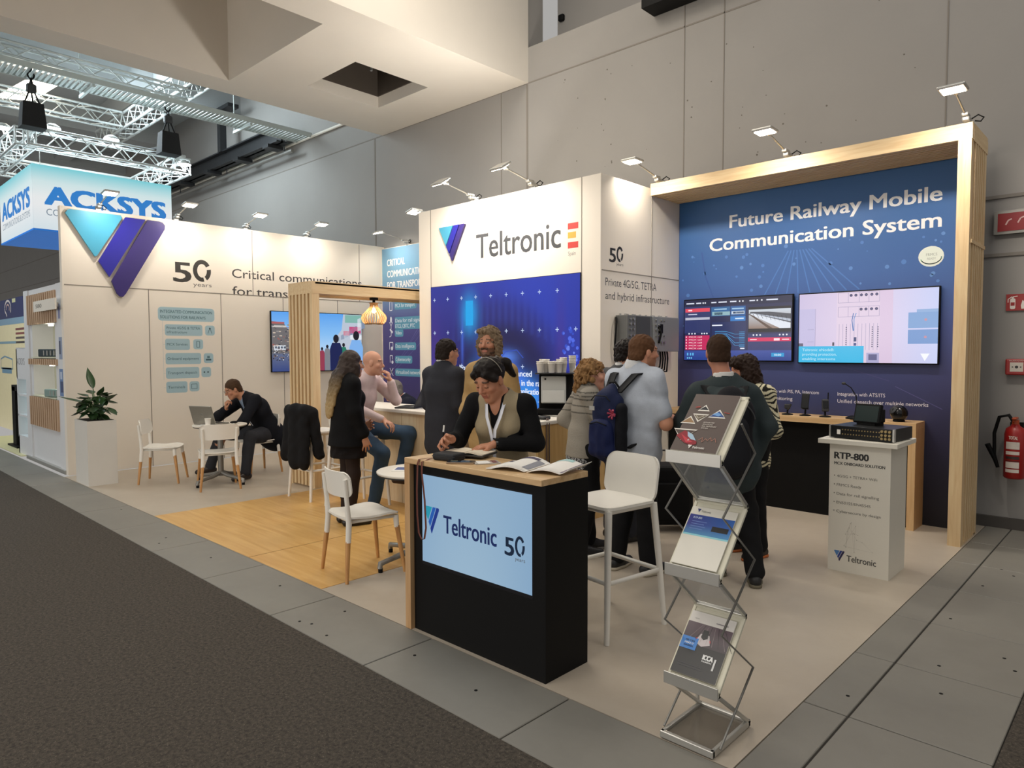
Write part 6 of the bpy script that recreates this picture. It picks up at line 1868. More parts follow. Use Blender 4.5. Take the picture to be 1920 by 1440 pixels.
class Person:
    """a figure built from joints; local axes: right, forward, up from the ground point"""

    def __init__(s, label, loc, face, joints, gaze=(0, 1, 0), tilt=0.0, sex='m', skin='#c99274', h=0.0075, bulk=1.0, hs=1.0):
        s.root = thing('person', label, 'person', (loc[0], loc[1], 0))
        f = unit((face[0], face[1], 0)); r = np.array([f[1], -f[0], 0])
        s.B = np.stack([r, f, (0, 0, 1.0)], 1)
        s.o = np.array([loc[0], loc[1], 0.0])
        J = dict(hip=(0, 0, .94), chest=(0, .0, 1.27), neck=(0, -.015, 1.47), head=(0, .03, 1.62), shR=(.17, -.01, 1.41), shL=(-.17, -.01, 1.41), elR=(.235, -.03, 1.13), elL=(-.235, -.03, 1.13),
                 wrR=(.235, .06, .88), wrL=(-.235, .06, .88), hiR=(.09, 0, .92), hiL=(-.09, 0, .92), knR=(.10, .02, .50), knL=(-.10, .02, .50), anR=(.11, -.02, .085), anL=(-.11, -.02, .085))
        J.update(joints)
        s.J = {k: s.W(v) for k, v in J.items()}
        s.sex, s.bulk, s.h, s.hs = sex, bulk, h, hs
        s.skin = lin(skin)
        g = unit(s.B @ np.array(gaze, float))
        up = np.array([0, 0, 1.0])+s.B[:, 0]*tilt
        hx = unit(np.cross(g, up)); hz = np.cross(hx, g)
        s.HR = np.stack([hx, g, hz], 1)
        s.up = unit(s.J['neck']-s.J['hip'])
        s.side = unit(s.J['shR']-s.J['shL']); s.fw = unit(np.cross(s.up, s.side))
        s.open_eyes = True
        s.lips, s.brows, s.beard = None, lin('#3a2a1e'), None

    def W(s, p): return s.o+s.B @ np.array(p, float)
    def D(s, d): return unit(s.B @ np.array(d, float))
    def H(s, p): return s.J['head']+s.HR @ (np.array(p, float)*s.hs)

    # ---- limbs shared by skin and cloth; e = how far outside the skin
    def torso(s, F, e=0.0, k=0.05, belly=0.0, skirt=None):
        J, b = s.J, s.bulk
        hip, ch, nk = J['hip'], J['chest'], J['neck']
        w = 0.155 if s.sex == 'm' else 0.14
        F.cone(hip, hip*0.5+ch*0.5, w*b+e, (0.14 if s.sex == 'm' else 0.122)*b+e+belly, k, (s.fw, 0.72))
        F.cone(hip*0.5+ch*0.5, ch, (0.14 if s.sex == 'm' else 0.122)*b+e+belly, (0.162 if s.sex == 'm' else 0.14)*b+e, k, (s.fw, 0.70))
        top = ch*0.33+nk*0.67
        F.cone(ch, top, (0.162 if s.sex == 'm' else 0.14)*b+e, 0.085*b+e, k, (s.fw, 0.68))
        F.cone(J['shR'], top, 0.052+e*0.8, 0.062+e*0.8, 0.05); F.cone(J['shL'], top, 0.052+e*0.8, 0.062+e*0.8, 0.05)
        F.cone(top, nk, 0.075+e*0.5, 0.055+e*0.5, 0.05)
        if s.sex == 'f':
            for q in (-1, 1): F.ell(ch+s.fw*0.062+s.side*q*0.066-s.up*0.015, np.array([0.055, 0.048, 0.055])+e, 0.05)

    def arm(s, F, q, e=0.0, part=1.0, k=0.03):
        sh, el, wr = s.J['sh'+q], s.J['el'+q], s.J['wr'+q]
        m = 1.0 if s.sex == 'm' else 0.86
        F.cone(sh, sh+(el-sh)*min(1.0, part*2), 0.056*m+e, (0.056-0.013*min(1.0, part*2))*m+e, k)
        if part >= 1.0: F.cone(el, wr, 0.043*m+e, 0.030*m+e*0.8, k)
        elif part > 0.5:
            t = (part-0.5)*2; F.cone(el, el+(wr-el)*t, 0.043*m+e, (0.043-0.013*t)*m+e*0.9, k)

    def leg(s, F, q, e=0.0, k=0.04, to=1.0):
        hi, kn, an = s.J['hi'+q], s.J['kn'+q], s.J['an'+q]
        F.cone(hi, kn, 0.084*s.bulk+e, 0.056+e, k)
        F.cone(kn, kn+(an-kn)*to, 0.056+e, 0.038+e, k)
        if e < 0.01: F.cone(kn+(an-kn)*0.12-s.D((0, 1, 0))*0.012, kn+(an-kn)*0.5-s.D((0, 1, 0))*0.012, 0.045+e, 0.045+e, k)

    def hand(s, F, q, d, n, curl=0.5, spread=0.012, thumb=0.6, point=None):
        """d: from wrist along the palm, n: palm-facing normal, curl: bend per joint"""
        wr = s.J['wr'+q]
        d = s.D(d); n = s.D(n); n = unit(n-d*(n@d)); x = np.cross(d, n)          # x: across the palm
        if q == 'L': x = -x
        m = 1.0 if s.sex == 'm' else 0.92
        ths = -1 if True else 1
        kn0 = wr+d*0.095*m
        for i in range(4):
            xo = (i-1.5)*0.0205*m
            F.cone(wr+d*0.015+x*xo*0.55, wr+d*(0.092-0.004*abs(i-1.2))*m+x*xo, 0.0135*m, 0.0115*m, 0.012)
        L = ((.044, .026, .020), (.048, .030, .022), (.044, .028, .021), (.034, .021, .018))
        for i in range(4):
            p = wr+d*(0.092-0.004*abs(i-1.2))*m+x*(i-1.5)*0.0205*m
            a = 0.0; sp = (i-1.5)*spread/0.04
            c = curl if point is None or i != 0 else point
            r = (0.0098, 0.0086, 0.0078)
            if i == 3: r = tuple(v*0.88 for v in r)
            for j in range(3):
                a += c*(0.9, 1.15, 0.8)[j]+0.03*i
                v = unit(d*math.cos(a)+n*math.sin(a)+x*sp*(1 if j == 0 else 0.3))
                p2 = p+v*L[i][j]*m
                F.cone(p, p2, r[j]*m, (r[j]-0.0006)*m, 0.004)
                p = p2
        # thumb leaves the side of the palm near its base
        b0 = wr+d*0.025*m-x*0.020*m+n*0.004
        b1 = b0+unit(d*0.62-x*0.70+n*0.35*thumb)*0.042*m
        b2 = b1+unit(d*0.85-x*0.25+n*0.6*thumb)*0.032*m
        b3 = b2+unit(d*0.95+x*0.15+n*0.7*thumb)*0.026*m
        F.cone(b0, b1, 0.0155*m, 0.012*m, 0.012); F.cone(b1, b2, 0.0115*m, 0.0102*m, 0.004); F.cone(b2, b3, 0.0102*m, 0.0085*m, 0.004)

    def head_field(s, F):
        H, R, k = s.H, s.HR, s.hs
        e = lambda c, r, kk=0.02, mode='add': F.ell(H(c), np.array(r)*k, kk, R, mode)
        c = lambda a, b, ra, rb, kk=0.012, mode='add': F.cone(H(a), H(b), ra*k, rb*k, kk, None, mode)
        e((0, -.015, .032), (.076, .097, .088)); e((0, .022, -.03), (.064, .072, .085), 0.03)
        jw = 0.05 if s.sex == 'm' else 0.043
        c((0.028, .012, -.062), (0.012, .062, -.098), jw*0.8, .022, 0.03); c((-0.028, .012, -.062), (-0.012, .062, -.098), jw*0.8, .022, 0.03)
        c((0, .070, -.098), (0, .072, -.100), .020, .018, 0.02)
        c((0, .088, .012), (0, .112, -.026), .009, .0125, 0.010); c((-.011, .098, -.031), (.011, .098, -.031), .0085, .0085, 0.008)
        c((-.040, .076, .026), (.040, .076, .026), .013, .013, 0.014)
        for q in (-1, 1):
            e((q*.033, .100, .004), (.017, .013, .011), 0.012, 'sub'); e((q*.033, .081, .003), (.0125, .0115, .0125), 0.004)
            e((q*.045, .062, -.025), (.022, .025, .02), 0.02)
            e((q*.079, -.004, -.008), (.008, .020, .032), 0.008)
        c((-.020, .086, -.060), (.020, .086, -.060), .0085, .0085, 0.008); c((-.016, .085, -.072), (.016, .085, -.072), .009, .009, 0.008)
        e((0, .098, -.0655), (.022, .006, .0022), 0.003, 'sub')
        nk = s.J['neck']
        nr = 0.058 if s.sex == 'm' else 0.047
        F.cone(H((0, -.022, -.05)), nk*1.0-s.up*0.02, nr, nr+0.008, 0.03)

    def finish_body(s, hands=(), feet=True, feet_r=0.036, legs=True):
        F = Field(s.h)
        s.torso(F, 0.0)
        for q in 'RL':
            s.arm(F, q)
            if legs:
                s.leg(F, q)
                if feet: F.cone(s.J['an'+q]-(0, 0, .03), s.J['an'+q]+s.D((0, 1, 0))*0.05-(0, 0, .05), 0.030, 0.024, 0.03)
        s.head_field(F)
        for hnd in hands: s.hand(F, *hnd[:3], **hnd[3])
        V, Q = F.mesh()
        L = (V-s.J['head']) @ s.HR/s.hs
        cols = np.tile(np.array(s.skin), (len(V), 1))
        nr = np.linalg.norm(L, axis=1) < 0.2
        def paint(mask, c, a): cols[mask] = cols[mask]*(1-a)+np.array(c)*a
        lipc = lin('#a25a50') if s.lips is None else s.lips
        paint(nr & (abs(L[:, 0]) < .024) & (L[:, 1] > .075) & (abs(L[:, 2]+.066) < .011), lipc, 0.65)
        paint(nr & (abs(abs(L[:, 0])-.036) < .021) & (L[:, 1] > .06) & (abs(L[:, 2]-.030-0.1*(0.036-abs(L[:, 0]))) < .006), s.brows, 0.85)
        if s.open_eyes:
            paint(nr & (abs(abs(L[:, 0])-.033) < .0125) & (L[:, 1] > .07) & (abs(L[:, 2]-.003) < .0050), lin('#cfc2b6'), 0.5)
            paint(nr & (abs(abs(L[:, 0])-.033) < .0065) & (L[:, 1] > .07) & (abs(L[:, 2]-.003) < .006), lin('#241a14'), 0.9)
        else: paint(nr & (abs(abs(L[:, 0])-.033) < .014) & (L[:, 1] > .07) & (abs(L[:, 2]+.005) < .0035), lin('#2c1c16'), 0.8)
        paint(nr & (L[:, 1] > .03) & (abs(L[:, 0]) < .07) & (abs(L[:, 2]+.035) < .02), lin('#c4705c'), 0.15)
        if s.beard is not None:
            bm = nr & (L[:, 1] > -.01) & (L[:, 2] < -.040-0.25*np.maximum(0, abs(L[:, 0])-.03)*-1*0) & (L[:, 2] > -.16)
            bm &= ~((abs(L[:, 0]) < .024) & (abs(L[:, 2]+.066) < .010)) & ~((abs(L[:, 0]) < .06) & (L[:, 2] > -.045) & (L[:, 1] > .02) & (abs(L[:, 0]) > .03))
            paint(bm, s.beard[0], s.beard[1])
        s.body = np_mesh('body', V, Q, SKIN, s.root, s.o, cols)
        return s

    def garment(s, name, F, m, label=None, cols=None):
        V, Q = F.mesh()
        return np_mesh(name, V, Q, m, s.root, s.o, cols(V) if cols else None, label)

    def hair(s, m, style='short', amp=0.003, extra=None, name='hair'):
        F = Field(0.006)
        e = lambda c, r, k=0.015, mode='add': F.ell(s.H(c), np.array(r)*s.hs, k, s.HR, mode)
        e((0, -.020, .038), (.085, .102, .094))
        if style == 'short':
            e((0, -.06, -.03), (.078, .06, .075), 0.02)
            e((0, .092, -.035), (.095, .062, .095), 0.012, 'sub'); e((0, -.005, -.142), (.12, .155, .097), 0.012, 'sub')
        if extra: extra(F, s)
        F.fold(amp, 190, 3)
        return s.garment(name, F, m)

    def shoes(s, m, dirs=None, sole=None):
        for q in 'RL':
            an = s.J['an'+q]
            d = s.D(dirs[q] if dirs else (0.12 if q == 'R' else -0.12, 1, 0))
            z = max(0.0, an[2]-0.085)
            g = an.copy(); g[2] = z
            F = Field(0.007)
            F.cone(g-d*0.045+(0, 0, .042), g+d*0.05+(0, 0, .048), .042, .042, 0.02); F.cone(g+d*0.05+(0, 0, .040), g+d*0.165+(0, 0, .030), .044, .034, 0.03)
            F.cone(g+(0, 0, .05), an+(0, 0, .02), .043, .044, 0.02)
            F.clip(g+(0, 0, .003), (0, 0, -1))
            o = s.garment('shoe', F, m)
            if sole:
                F = Field(0.007); F.cone(g-d*0.045+(0, 0, .012), g+d*0.05+(0, 0, .012), .045, .046, 0.02); F.cone(g+d*0.05+(0, 0, .012), g+d*0.165+(0, 0, .012), .046, .037, 0.03)
                F.clip(g+(0, 0, .024), (0, 0, 1)); F.clip(g+(0, 0, .001), (0, 0, -1))
                V, Q = F.mesh(); np_mesh('sole', V, Q, sole, o, s.o)

    def trousers(s, m, e=0.018, hem=0.98, waist=True, flare=0.0):
        F = Field(0.010)
        J = s.J
        F.cone(J['hip']+s.up*0.10, J['hip']-s.up*0.02, (0.148 if s.sex == 'm' else 0.138)*s.bulk, 0.158*s.bulk, 0.04, (s.fw, 0.76))
        for q in 'RL':
            hi, kn, an = J['hi'+q], J['kn'+q], J['an'+q]
            F.cone(hi, kn, 0.090*s.bulk+e*0.6, 0.060+e, 0.035); F.cone(kn, kn+(an-kn)*hem, 0.060+e, 0.046+e+flare, 0.03)
        F.fold(0.004, 42, 5)
        return s.garment('trousers', F, m)

    def top(s, name, m, e=0.018, hem=None, sleeve=1.0, belly=0.0, v=None, amp=0.004, length=0.12, flare=0.03, collar=True, carve=0.056, h=0.009, cols=None, label=None, armhole=None):
        """jacket, shirt or coat: torso with sleeves, cut at the hem; v=(half width at neck, depth) opens the front"""
        F = Field(h)
        J = s.J
        s.torso(F, e, belly=belly)
        if length > 0:
            w = (0.155 if s.sex == 'm' else 0.142)*s.bulk+e
            F.cone(J['hip']+s.up*0.04, J['hip']-s.up*length, w, w+flare, 0.05, (s.fw, 0.78))
        if sleeve > 0:
            for q in 'RL': s.arm(F, q, e*0.85, sleeve)
        F.fold(amp, 36, hash(name) % 17 if False else len(name)*3)
        cu = 0.004 if v is not None else 0.034
        if collar: F.cone(J['neck']-s.up*0.03, J['neck']+s.up*cu+s.fw*0.004, 0.074, 0.064, 0.02)
        F.cone(J['neck']+s.up*0.01, J['neck']+s.up*0.12+s.fw*0.03, carve, carve+.006, 0.008, None, 'sub')
        if v is not None:
            p0 = J['neck']+s.fw*0.14+s.up*0.02; p1 = p0-s.up*v[1]
            F.cone(p0, p1, v[0], 0.008, 0.008, (s.fw, 1.9), 'sub')
        if hem is not None: F.clip(J['hip']-s.up*hem, -s.up)
        if armhole: 
            for q in 'RL': F.cone(J['sh'+q]+s.side*(0.02 if q == 'R' else -0.02)-s.up*0.0, J['el'+q], 0.07, 0.065, 0.01, None, 'sub')
        return s.garment(name, F, m, label, cols)

    def glasses(s, m):
        mb = MB()
        for q in (-1, 1):
            mb.tube([s.H((q*.034+.022*math.cos(a), .108-.3*abs(q*.034+.022*math.cos(a))**2*10, .002+.016*math.sin(a)))-s.o for a in [2*PI*i/14 for i in range(14)]], 0.0016, 5, closed=True)
            mb.tube([s.H((q*.056, .100, .006))-s.o, s.H((q*.076, .06, .010))-s.o, s.H((q*.082, -.005, .010))-s.o], 0.0018, 5)
        mb.tube([s.H((-.012, .107, .004))-s.o, s.H((.012, .107, .004))-s.o], 0.0016, 5)
        return mb.build('glasses', m, s.root)

    def ribbon(s, pts, w, m, name='lanyard', th=0.002, label=None):
        P = np.array(pts)-s.o
        mb = MB()
        T = np.gradient(P, axis=0)
        S_ = np.cross(T, s.fw); S_ /= (np.linalg.norm(S_, axis=1, keepdims=True)+1e-9)
        mb.sheet(lambda u, v: tuple(P[int(round(u*(len(P)-1)))]+S_[int(round(u*(len(P)-1)))]*(v-0.5)*w), len(P)-1, 1, th)
        return mb.build(name, m, s.root, label=label)
FRAME = mat('spectacle_frame', '#1d1b1c', 0.3)
# 1 man at the laptop table -------------------------------------------------
p = Person('man in dark blazer bent over the laptop at the small round table', (-9.0, 4.50), (.03, -1.0), dict(hip=(0, -0.10, .56), chest=(0, .08, .87), neck=(.0, .25, 1.05), head=(0.02, .39, 1.15), shR=(.17, .18, 1.0), shL=(-.18, .18, 1.0),
           elR=(.24, .48, .78), elL=(-.24, .38, .74), wrR=(.06, .47, .885), wrL=(-.14, .60, .54), hiR=(.10, .02, .52), hiL=(-.10, .02, .52), knR=(.32, .42, .53), knL=(-.36, .36, .54), anR=(.40, .54, .09), anL=(-.42, .46, .09)), gaze=(.06, .90, -.42), skin='#c08a6c', bulk=1.2)
p.finish_body([('R', (-.22, .10, .95), (-.3, -.8, .2), dict(curl=.95)), ('L', (.2, .3, -.9), (.8, .3, .1), dict(curl=.6))])
p.trousers(cloth('grey_wool', '#34353a'))
p.top('shirt', cloth('blue_shirt', '#8fa3bd'), 0.010, sleeve=0, length=0, hem=-0.14)
p.top('jacket', cloth('navy_blazer', '#16181f'), 0.030, sleeve=0.93, v=(0.075, 0.34), length=0.10, flare=0.02)
p.hair(cloth('hair_brown', '#4a3625', 0.7)); p.glasses(FRAME); p.shoes(mat('brown_leather', '#2a201b', 0.4))
p.ribbon([p.J['neck']+p.side*0.06+p.fw*0.06, p.J['chest']+p.side*0.04+p.fw*0.15, p.J['chest']-p.up*0.16+p.fw*0.17], 0.018, mat('lanyard_white', '#d9dce4', 0.6))

# 2 woman in black -----------------------------------------------------------
p = Person('woman with long brown hair in a black coat, standing with her back turned', (-5.64, 3.68), (0.25, .97), dict(hip=(0, 0, .92), chest=(0, .0, 1.22), neck=(0, -.0, 1.42), head=(0.01, .045, 1.53), shR=(.145, 0, 1.34), shL=(-.145, 0, 1.34),
           elR=(.195, .0, 1.09), elL=(-.19, .06, 1.10), wrR=(.205, .09, .855), wrL=(-.14, .20, .92), knR=(.085, .02, .49), knL=(-.085, .02, .49), anR=(.085, -.01, .085), anL=(-.085, -.01, .085)), gaze=(.0, 1, -.05), sex='f', skin='#c48f72')
p.finish_body([('R', (.0, .25, -1), (-1, .1, 0), dict(curl=.35)), ('L', (.6, .6, .2), (.5, -.6, 0), dict(curl=.5))], feet=True)
F = Field(0.009)
for q in 'RL': p.leg(F, q, 0.004)
p.garment('tights', F, cloth('tights_brown', '#2a1f1b', 0.7, 0.1, 0.05))
F = Field(0.010); F.cone(p.J['hip'], p.J['hip']-(0, 0, .33), 0.17, 0.215, 0.04, (p.fw, 0.8)); F.fold(0.010, 55, 8); F.clip(p.J['hip']-(0, 0, .27), (0, 0, -1))
p.garment('skirt', F, cloth('black_ruffle', '#161212'))
F = Field(0.009); p.torso(F, 0.035); F.cone(p.J['hip']+(0, 0, .1), p.J['hip']-(0, 0, .20), 0.185, 0.235, 0.06, (p.fw, 0.8))
for q in 'RL': p.arm(F, q, 0.026, 0.93)
F.fold(0.006, 30, 4); F.clip(p.J['hip']-(0, 0, .16), (0, 0, -1)); F.cone(p.J['neck']-p.up*0.03, p.J['neck']+p.up*0.02, 0.08, 0.07, 0.02)
p.garment('coat', F, cloth('black_coat', '#0d0d0f'))


def long_hair(F, s):
    e = lambda c, r, k=0.03: F.ell(s.H(c), np.array(r), k, s.HR)
    e((0, -.08, -.08), (.090, .065, .12)); e((-.01, -.135, -.17), (.105, .055, .12)); e((-.03, -.165, -.28), (.105, .036, .13)); e((-.05, -.18, -.39), (.095, .028, .11)); e((-.06, -.185, -.46), (.075, .02, .07))
    e((.07, -.0, -.06), (.03, .06, .09)); e((-.07, .0, -.06), (.03, .06, .09))
    F.ell(s.H((0, .095, -.045)), (.06, .05, .09), 0.012, s.HR, 'sub')


def hair_ombre(V, s=p):
    t = np.clip((s.J['head'][2]-0.08-V[:, 2])/0.30, 0, 1)[:, None]
    return np.array(lin('#32231b'))*(1-t)+np.array(lin('#a98f62'))*t


F = Field(0.006); F.ell(p.H((0, -.020, .038)), (.086, .103, .094), 0.015, p.HR); long_hair(F, p); F.fold(0.0035, 120, 3)
p.garment('hair', F, colmat('ombre_hair', 0, 0.6, 0.4), cols=hair_ombre)
p.shoes(mat('black_leather', '#141313', 0.35))

# 3 bald man on the stool ------------------------------------------------------
p = Person('bald man in pink shirt and jeans sitting on a bar stool', (-6.20, 4.17), (.93, 0.36), dict(hip=(0, -.02, .84), chest=(0.0, .06, 1.17), neck=(0, .13, 1.40), head=(0, .20, 1.53), shR=(.19, .08, 1.34), shL=(-.19, .09, 1.34),
           elR=(.24, .16, 1.06), elL=(-.27, .30, 1.12), wrR=(.13, .40, .95), wrL=(-.17, .30, 1.335), hiR=(.10, .02, .82), hiL=(-.10, .02, .82), knR=(.20, .42, .80), knL=(-.20, .46, .90), anR=(.16, .28, .31), anL=(-.10, .36, .42)), gaze=(-.38, 1, -.12), skin='#cf9a80', bulk=1.0)
p.J['anR'] = p.W((.17, .30, .09)); p.J['anL'] = p.W((-.16, .40, .33)); p.J['knR'] = p.W((.20, .43, .62)); p.J['knL'] = p.W((-.22, .50, .78))
p.finish_body([('R', (-.1, .9, -.4), (0, -.3, -1), dict(curl=.5)), ('L', (.25, -.25, 1), (.3, -1, 0), dict(curl=.75, thumb=1))])
p.trousers(cloth('blue_jeans', '#3c5066'), 0.016)
p.top('shirt', cloth('pink_shirt', '#d8c3c2'), 0.016, sleeve=0.95, length=0.04)
p.shoes(mat('brown_suede', '#3a2b22', 0.6))

# 4 man behind the bar -----------------------------------------------------------
p = Person('grey haired man with glasses in dark suit leaning on the far end of the bar', (-6.74, 5.41), (-.62, -.78), dict(hip=(0, -.15, .55), chest=(0, .05, .88), neck=(0, .17, 1.06), head=(0, .30, 1.165), shR=(.19, .12, 1.01), shL=(-.19, .12, 1.01),
           elR=(.26, .30, .80), elL=(-.26, .30, 1.06), wrR=(.12, .50, .80), wrL=(-.12, .48, 1.075), hiR=(.09, -.12, .52), hiL=(-.09, -.12, .52), knR=(.12, .32, .50), knL=(-.12, .32, .50), anR=(.12, .30, .09), anL=(-.12, .30, .09)), gaze=(0, 1, -.12), skin='#bf8a70')
p.J['elL'] = p.W((-.30, .26, .84)); p.J['wrL'] = p.W((-.10, .42, .80))
p.brows = lin('#6a625a')
p.finish_body([('R', (-.6, .6, 0), (0, 0, -1), dict(curl=.3)), ('L', (.6, .6, 0), (0, 0, -1), dict(curl=.3))])
p.trousers(cloth('navy_blazer', '#16181f'))
p.top('shirt', cloth('pale_blue_shirt', '#b4bfd4'), 0.010, sleeve=0, length=0, hem=-0.14)
p.top('jacket', cloth('navy_suit', '#171a28'), 0.028, sleeve=0.95, v=(0.075, 0.32), length=0.08)
p.hair(cloth('hair_grey', '#6e6860', 0.7)); p.glasses(FRAME); p.shoes(mat('black_leather', '#141313', 0.35))

# 5 man in dark suit, back turned --------------------------------------------------
p = Person('man in dark suit with glasses, back turned, in front of the bar', (-4.90, 4.24), (-.12, .99), dict(hip=(0, 0, .95), chest=(0, 0, 1.29), neck=(0, -.01, 1.51), head=(0.02, .04, 1.635), shR=(.16, 0, 1.425), shL=(-.16, 0, 1.425),
           elR=(.185, .01, 1.16), elL=(-.195, .01, 1.15), wrR=(.20, .15, .95), wrL=(-.2, .16, .95)), gaze=(.28, 1, -.03), skin='#c18c70', bulk=1.02)
p.finish_body([('R', (-.3, .6, -.5), (-1, 0, 0), dict(curl=.4)), ('L', (.3, .6, -.5), (1, 0, 0), dict(curl=.4))])
p.trousers(cloth('charcoal_suit', '#303137'), 0.022)
p.top('shirt', cloth('white_shirt', '#dcdad6'), 0.008, sleeve=0, length=0, hem=-0.14)
p.top('jacket', cloth('charcoal_suit', '#303137'), 0.030, sleeve=0.95, v=(0.07, 0.36), length=0.16, flare=0.015)
p.hair(cloth('hair_dark', '#241c17', 0.7), amp=0.004); p.glasses(FRAME); p.shoes(mat('black_leather', '#141313', 0.35))

# 6 man in tan blazer ----------------------------------------------------------------
p = Person('tall bearded man with wavy grey hair in a tan blazer', (-4.30, 4.27), (.30, -.95), dict(hip=(0, 0, 1.0), chest=(0, 0, 1.36), neck=(0, -.01, 1.58), head=(0, .04, 1.72), shR=(.168, 0, 1.465), shL=(-.168, 0, 1.465),
           elR=(.215, -.02, 1.22), elL=(-.215, -.02, 1.22), wrR=(.16, .20, 1.12), wrL=(-.16, .20, 1.12), hiR=(.09, 0, .98), hiL=(-.09, 0, .98), knR=(.1, .02, .53), knL=(-.1, .02, .53)), gaze=(-.05, 1, -.04), skin='#b98265', bulk=1.0, h=0.0065)
p.beard = (lin('#5a463a'), 0.75)
p.finish_body([('R', (-.7, .6, 0), (-.4, -.5, 0), dict(curl=.4)), ('L', (.7, .6, 0), (.4, -.5, 0), dict(curl=.4))])
p.trousers(cloth('dark_chino', '#2c2a2a'))
p.top('shirt', cloth('white_shirt', '#dcdad6'), 0.012, sleeve=0, length=0, hem=-0.14)
p.top('jacket', cloth('tan_blazer', '#a98a5c'), 0.030, sleeve=0.93, v=(0.085, 0.40), length=0.14)


F = Field(0.006)
for q in (-1, 1): F.cone(p.J['neck']+p.side*q*.066+p.fw*.02+p.up*.03, p.J['neck']+p.side*q*.050+p.fw*.105-p.up*.075, .020, .016, 0.01)
p.garment('shirt_collar', F, cloth('white_shirt', '#dcdad6'))


def wavy(F, s):
    e = lambda c, r, k=0.02: F.ell(s.H(c), np.array(r), k, s.HR)
    e((0, -.03, .05), (.090, .103, .098)); e((.084, -.012, -.03), (.034, .055, .085)); e((-.084, -.012, -.03), (.034, .055, .085)); e((0, -.075, -.05), (.085, .06, .10)); e((0.02, .035, .10), (.07, .05, .032))
    F.ell(s.H((0, .112, -.02)), (.070, .076, .098), 0.012, s.HR, 'sub')


p.hair(cloth('hair_greybrown', '#7d6a55', 0.7), 'long', 0.009, wavy)
F = Field(0.005)
for q in (-1, 1): F.cone(p.H((q*.045, .03, -.075)), p.H((q*.012, .080, -.108)), .022, .018, 0.015)
F.cone(p.H((-.026, .094, -.048)), p.H((.026, .094, -.048)), .008, .008, 0.006); F.ell(p.H((0, .07, -.12)), (.03, .026, .03), 0.015, p.HR)
F.fold(0.004, 200, 2); p.garment('beard', F, cloth('beard_brown', '#4d3b30', 0.8))
p.shoes(mat('brown_leather', '#2a201b', 0.4))

# 7 woman in vest writing ----------------------------------------------------------
p = Person('woman in beige vest and black blouse writing at the black counter', (-3.07, 3.145), (.42, -.91), dict(hip=(0, -.03, .93), chest=(0, .02, 1.20), neck=(0.0, .055, 1.375), head=(0.03, .135, 1.475), shR=(.165, .03, 1.315), shL=(-.165, .03, 1.315),
           elR=(.255, .11, 1.09), elL=(-.245, .05, 1.075), wrR=(.215, .30, 1.115), wrL=(-.03, .225, 1.085), hiR=(.085, -.03, .91), hiL=(-.085, -.03, .91)), gaze=(.30, .80, -.50), sex='f', skin='#bd8467', h=0.0042, hs=1.02)
p.lips = lin('#8f463e'); p.open_eyes = False
p.finish_body([('R', (.15, .55, .10), (-.75, .1, -.6), dict(curl=.95, thumb=1.0, point=.75)), ('L', (.85, .42, -.16), (.05, -.1, -1), dict(curl=.18, spread=.016, thumb=.4))])
p.trousers(cloth('black_trousers', '#151517'))
F = Field(0.007)
for q in 'RL': p.arm(F, q, 0.015, 0.92)
p.torso(F, 0.006); F.fold(0.003, 40, 4)
F.cone(p.J['neck']+p.fw*0.10+p.up*0.02, p.J['neck']+p.fw*0.13-p.up*0.15, 0.055, 0.02, 0.01, None, 'sub'); F.cone(p.J['neck']+p.up*0.0, p.J['neck']+p.up*0.1+p.fw*0.03, 0.055, 0.055, 0.008, None, 'sub')
p.garment('blouse', F, cloth('black_blouse', '#0e0e10'))
F = Field(0.007); p.torso(F, 0.017); F.cone(p.J['hip'], p.J['hip']-p.up*0.05, 0.16, 0.17, 0.05, (p.fw, .76)); F.fold(0.002, 30, 2)
for q, sg_ in (('R', 1), ('L', -1)): F.cone(p.J['sh'+q]+p.side*sg_*0.045+p.up*0.05, p.J['sh'+q]+p.side*sg_*0.03-p.up*0.14, 0.075, 0.062, 0.008, None, 'sub')
F.cone(p.J['neck']+p.fw*0.12+p.up*0.05, p.J['neck']+p.fw*0.16-p.up*0.25, 0.075, 0.012, 0.008, (p.fw, 1.8), 'sub'); F.cone(p.J['neck']-p.up*0.01, p.J['neck']+p.up*0.1+p.fw*0.03, 0.07, 0.07, 0.008, None, 'sub')
F.cone(p.J['chest']+p.fw*0.14-p.up*0.1, p.J['hip']+p.fw*0.18, 0.003, 0.003, 0.006, None, 'sub')
p.garment('vest', F, cloth('beige_vest', '#9d8f74'))


def bun(F, s):
    e = lambda c, r, k=0.02: F.ell(s.H(c), np.array(r), k, s.HR)
    e((0, .01, .092), (.070, .062, .042)); F.cone(s.H((.045, .075, .075)), s.H((.078, .035, .02)), .02, .016, 0.02); F.cone(s.H((-.045, .075, .075)), s.H((-.078, .035, .02)), .02, .016, 0.02)
    F.ell(s.H((0, .108, -.03)), (.085, .066, .102), 0.01, s.HR, 'sub'); F.ell(s.H((0, .02, -.14)), (.12, .12, .10), 0.012, s.HR, 'sub')
    F.cone(s.H((0, -.11, .06)), s.H((-.02, -.15, .02)), .03, .038, 0.02); F.cone(s.H((-.02, -.15, .02)), s.H((-.04, -.165, -.07)), .034, .018, 0.02)


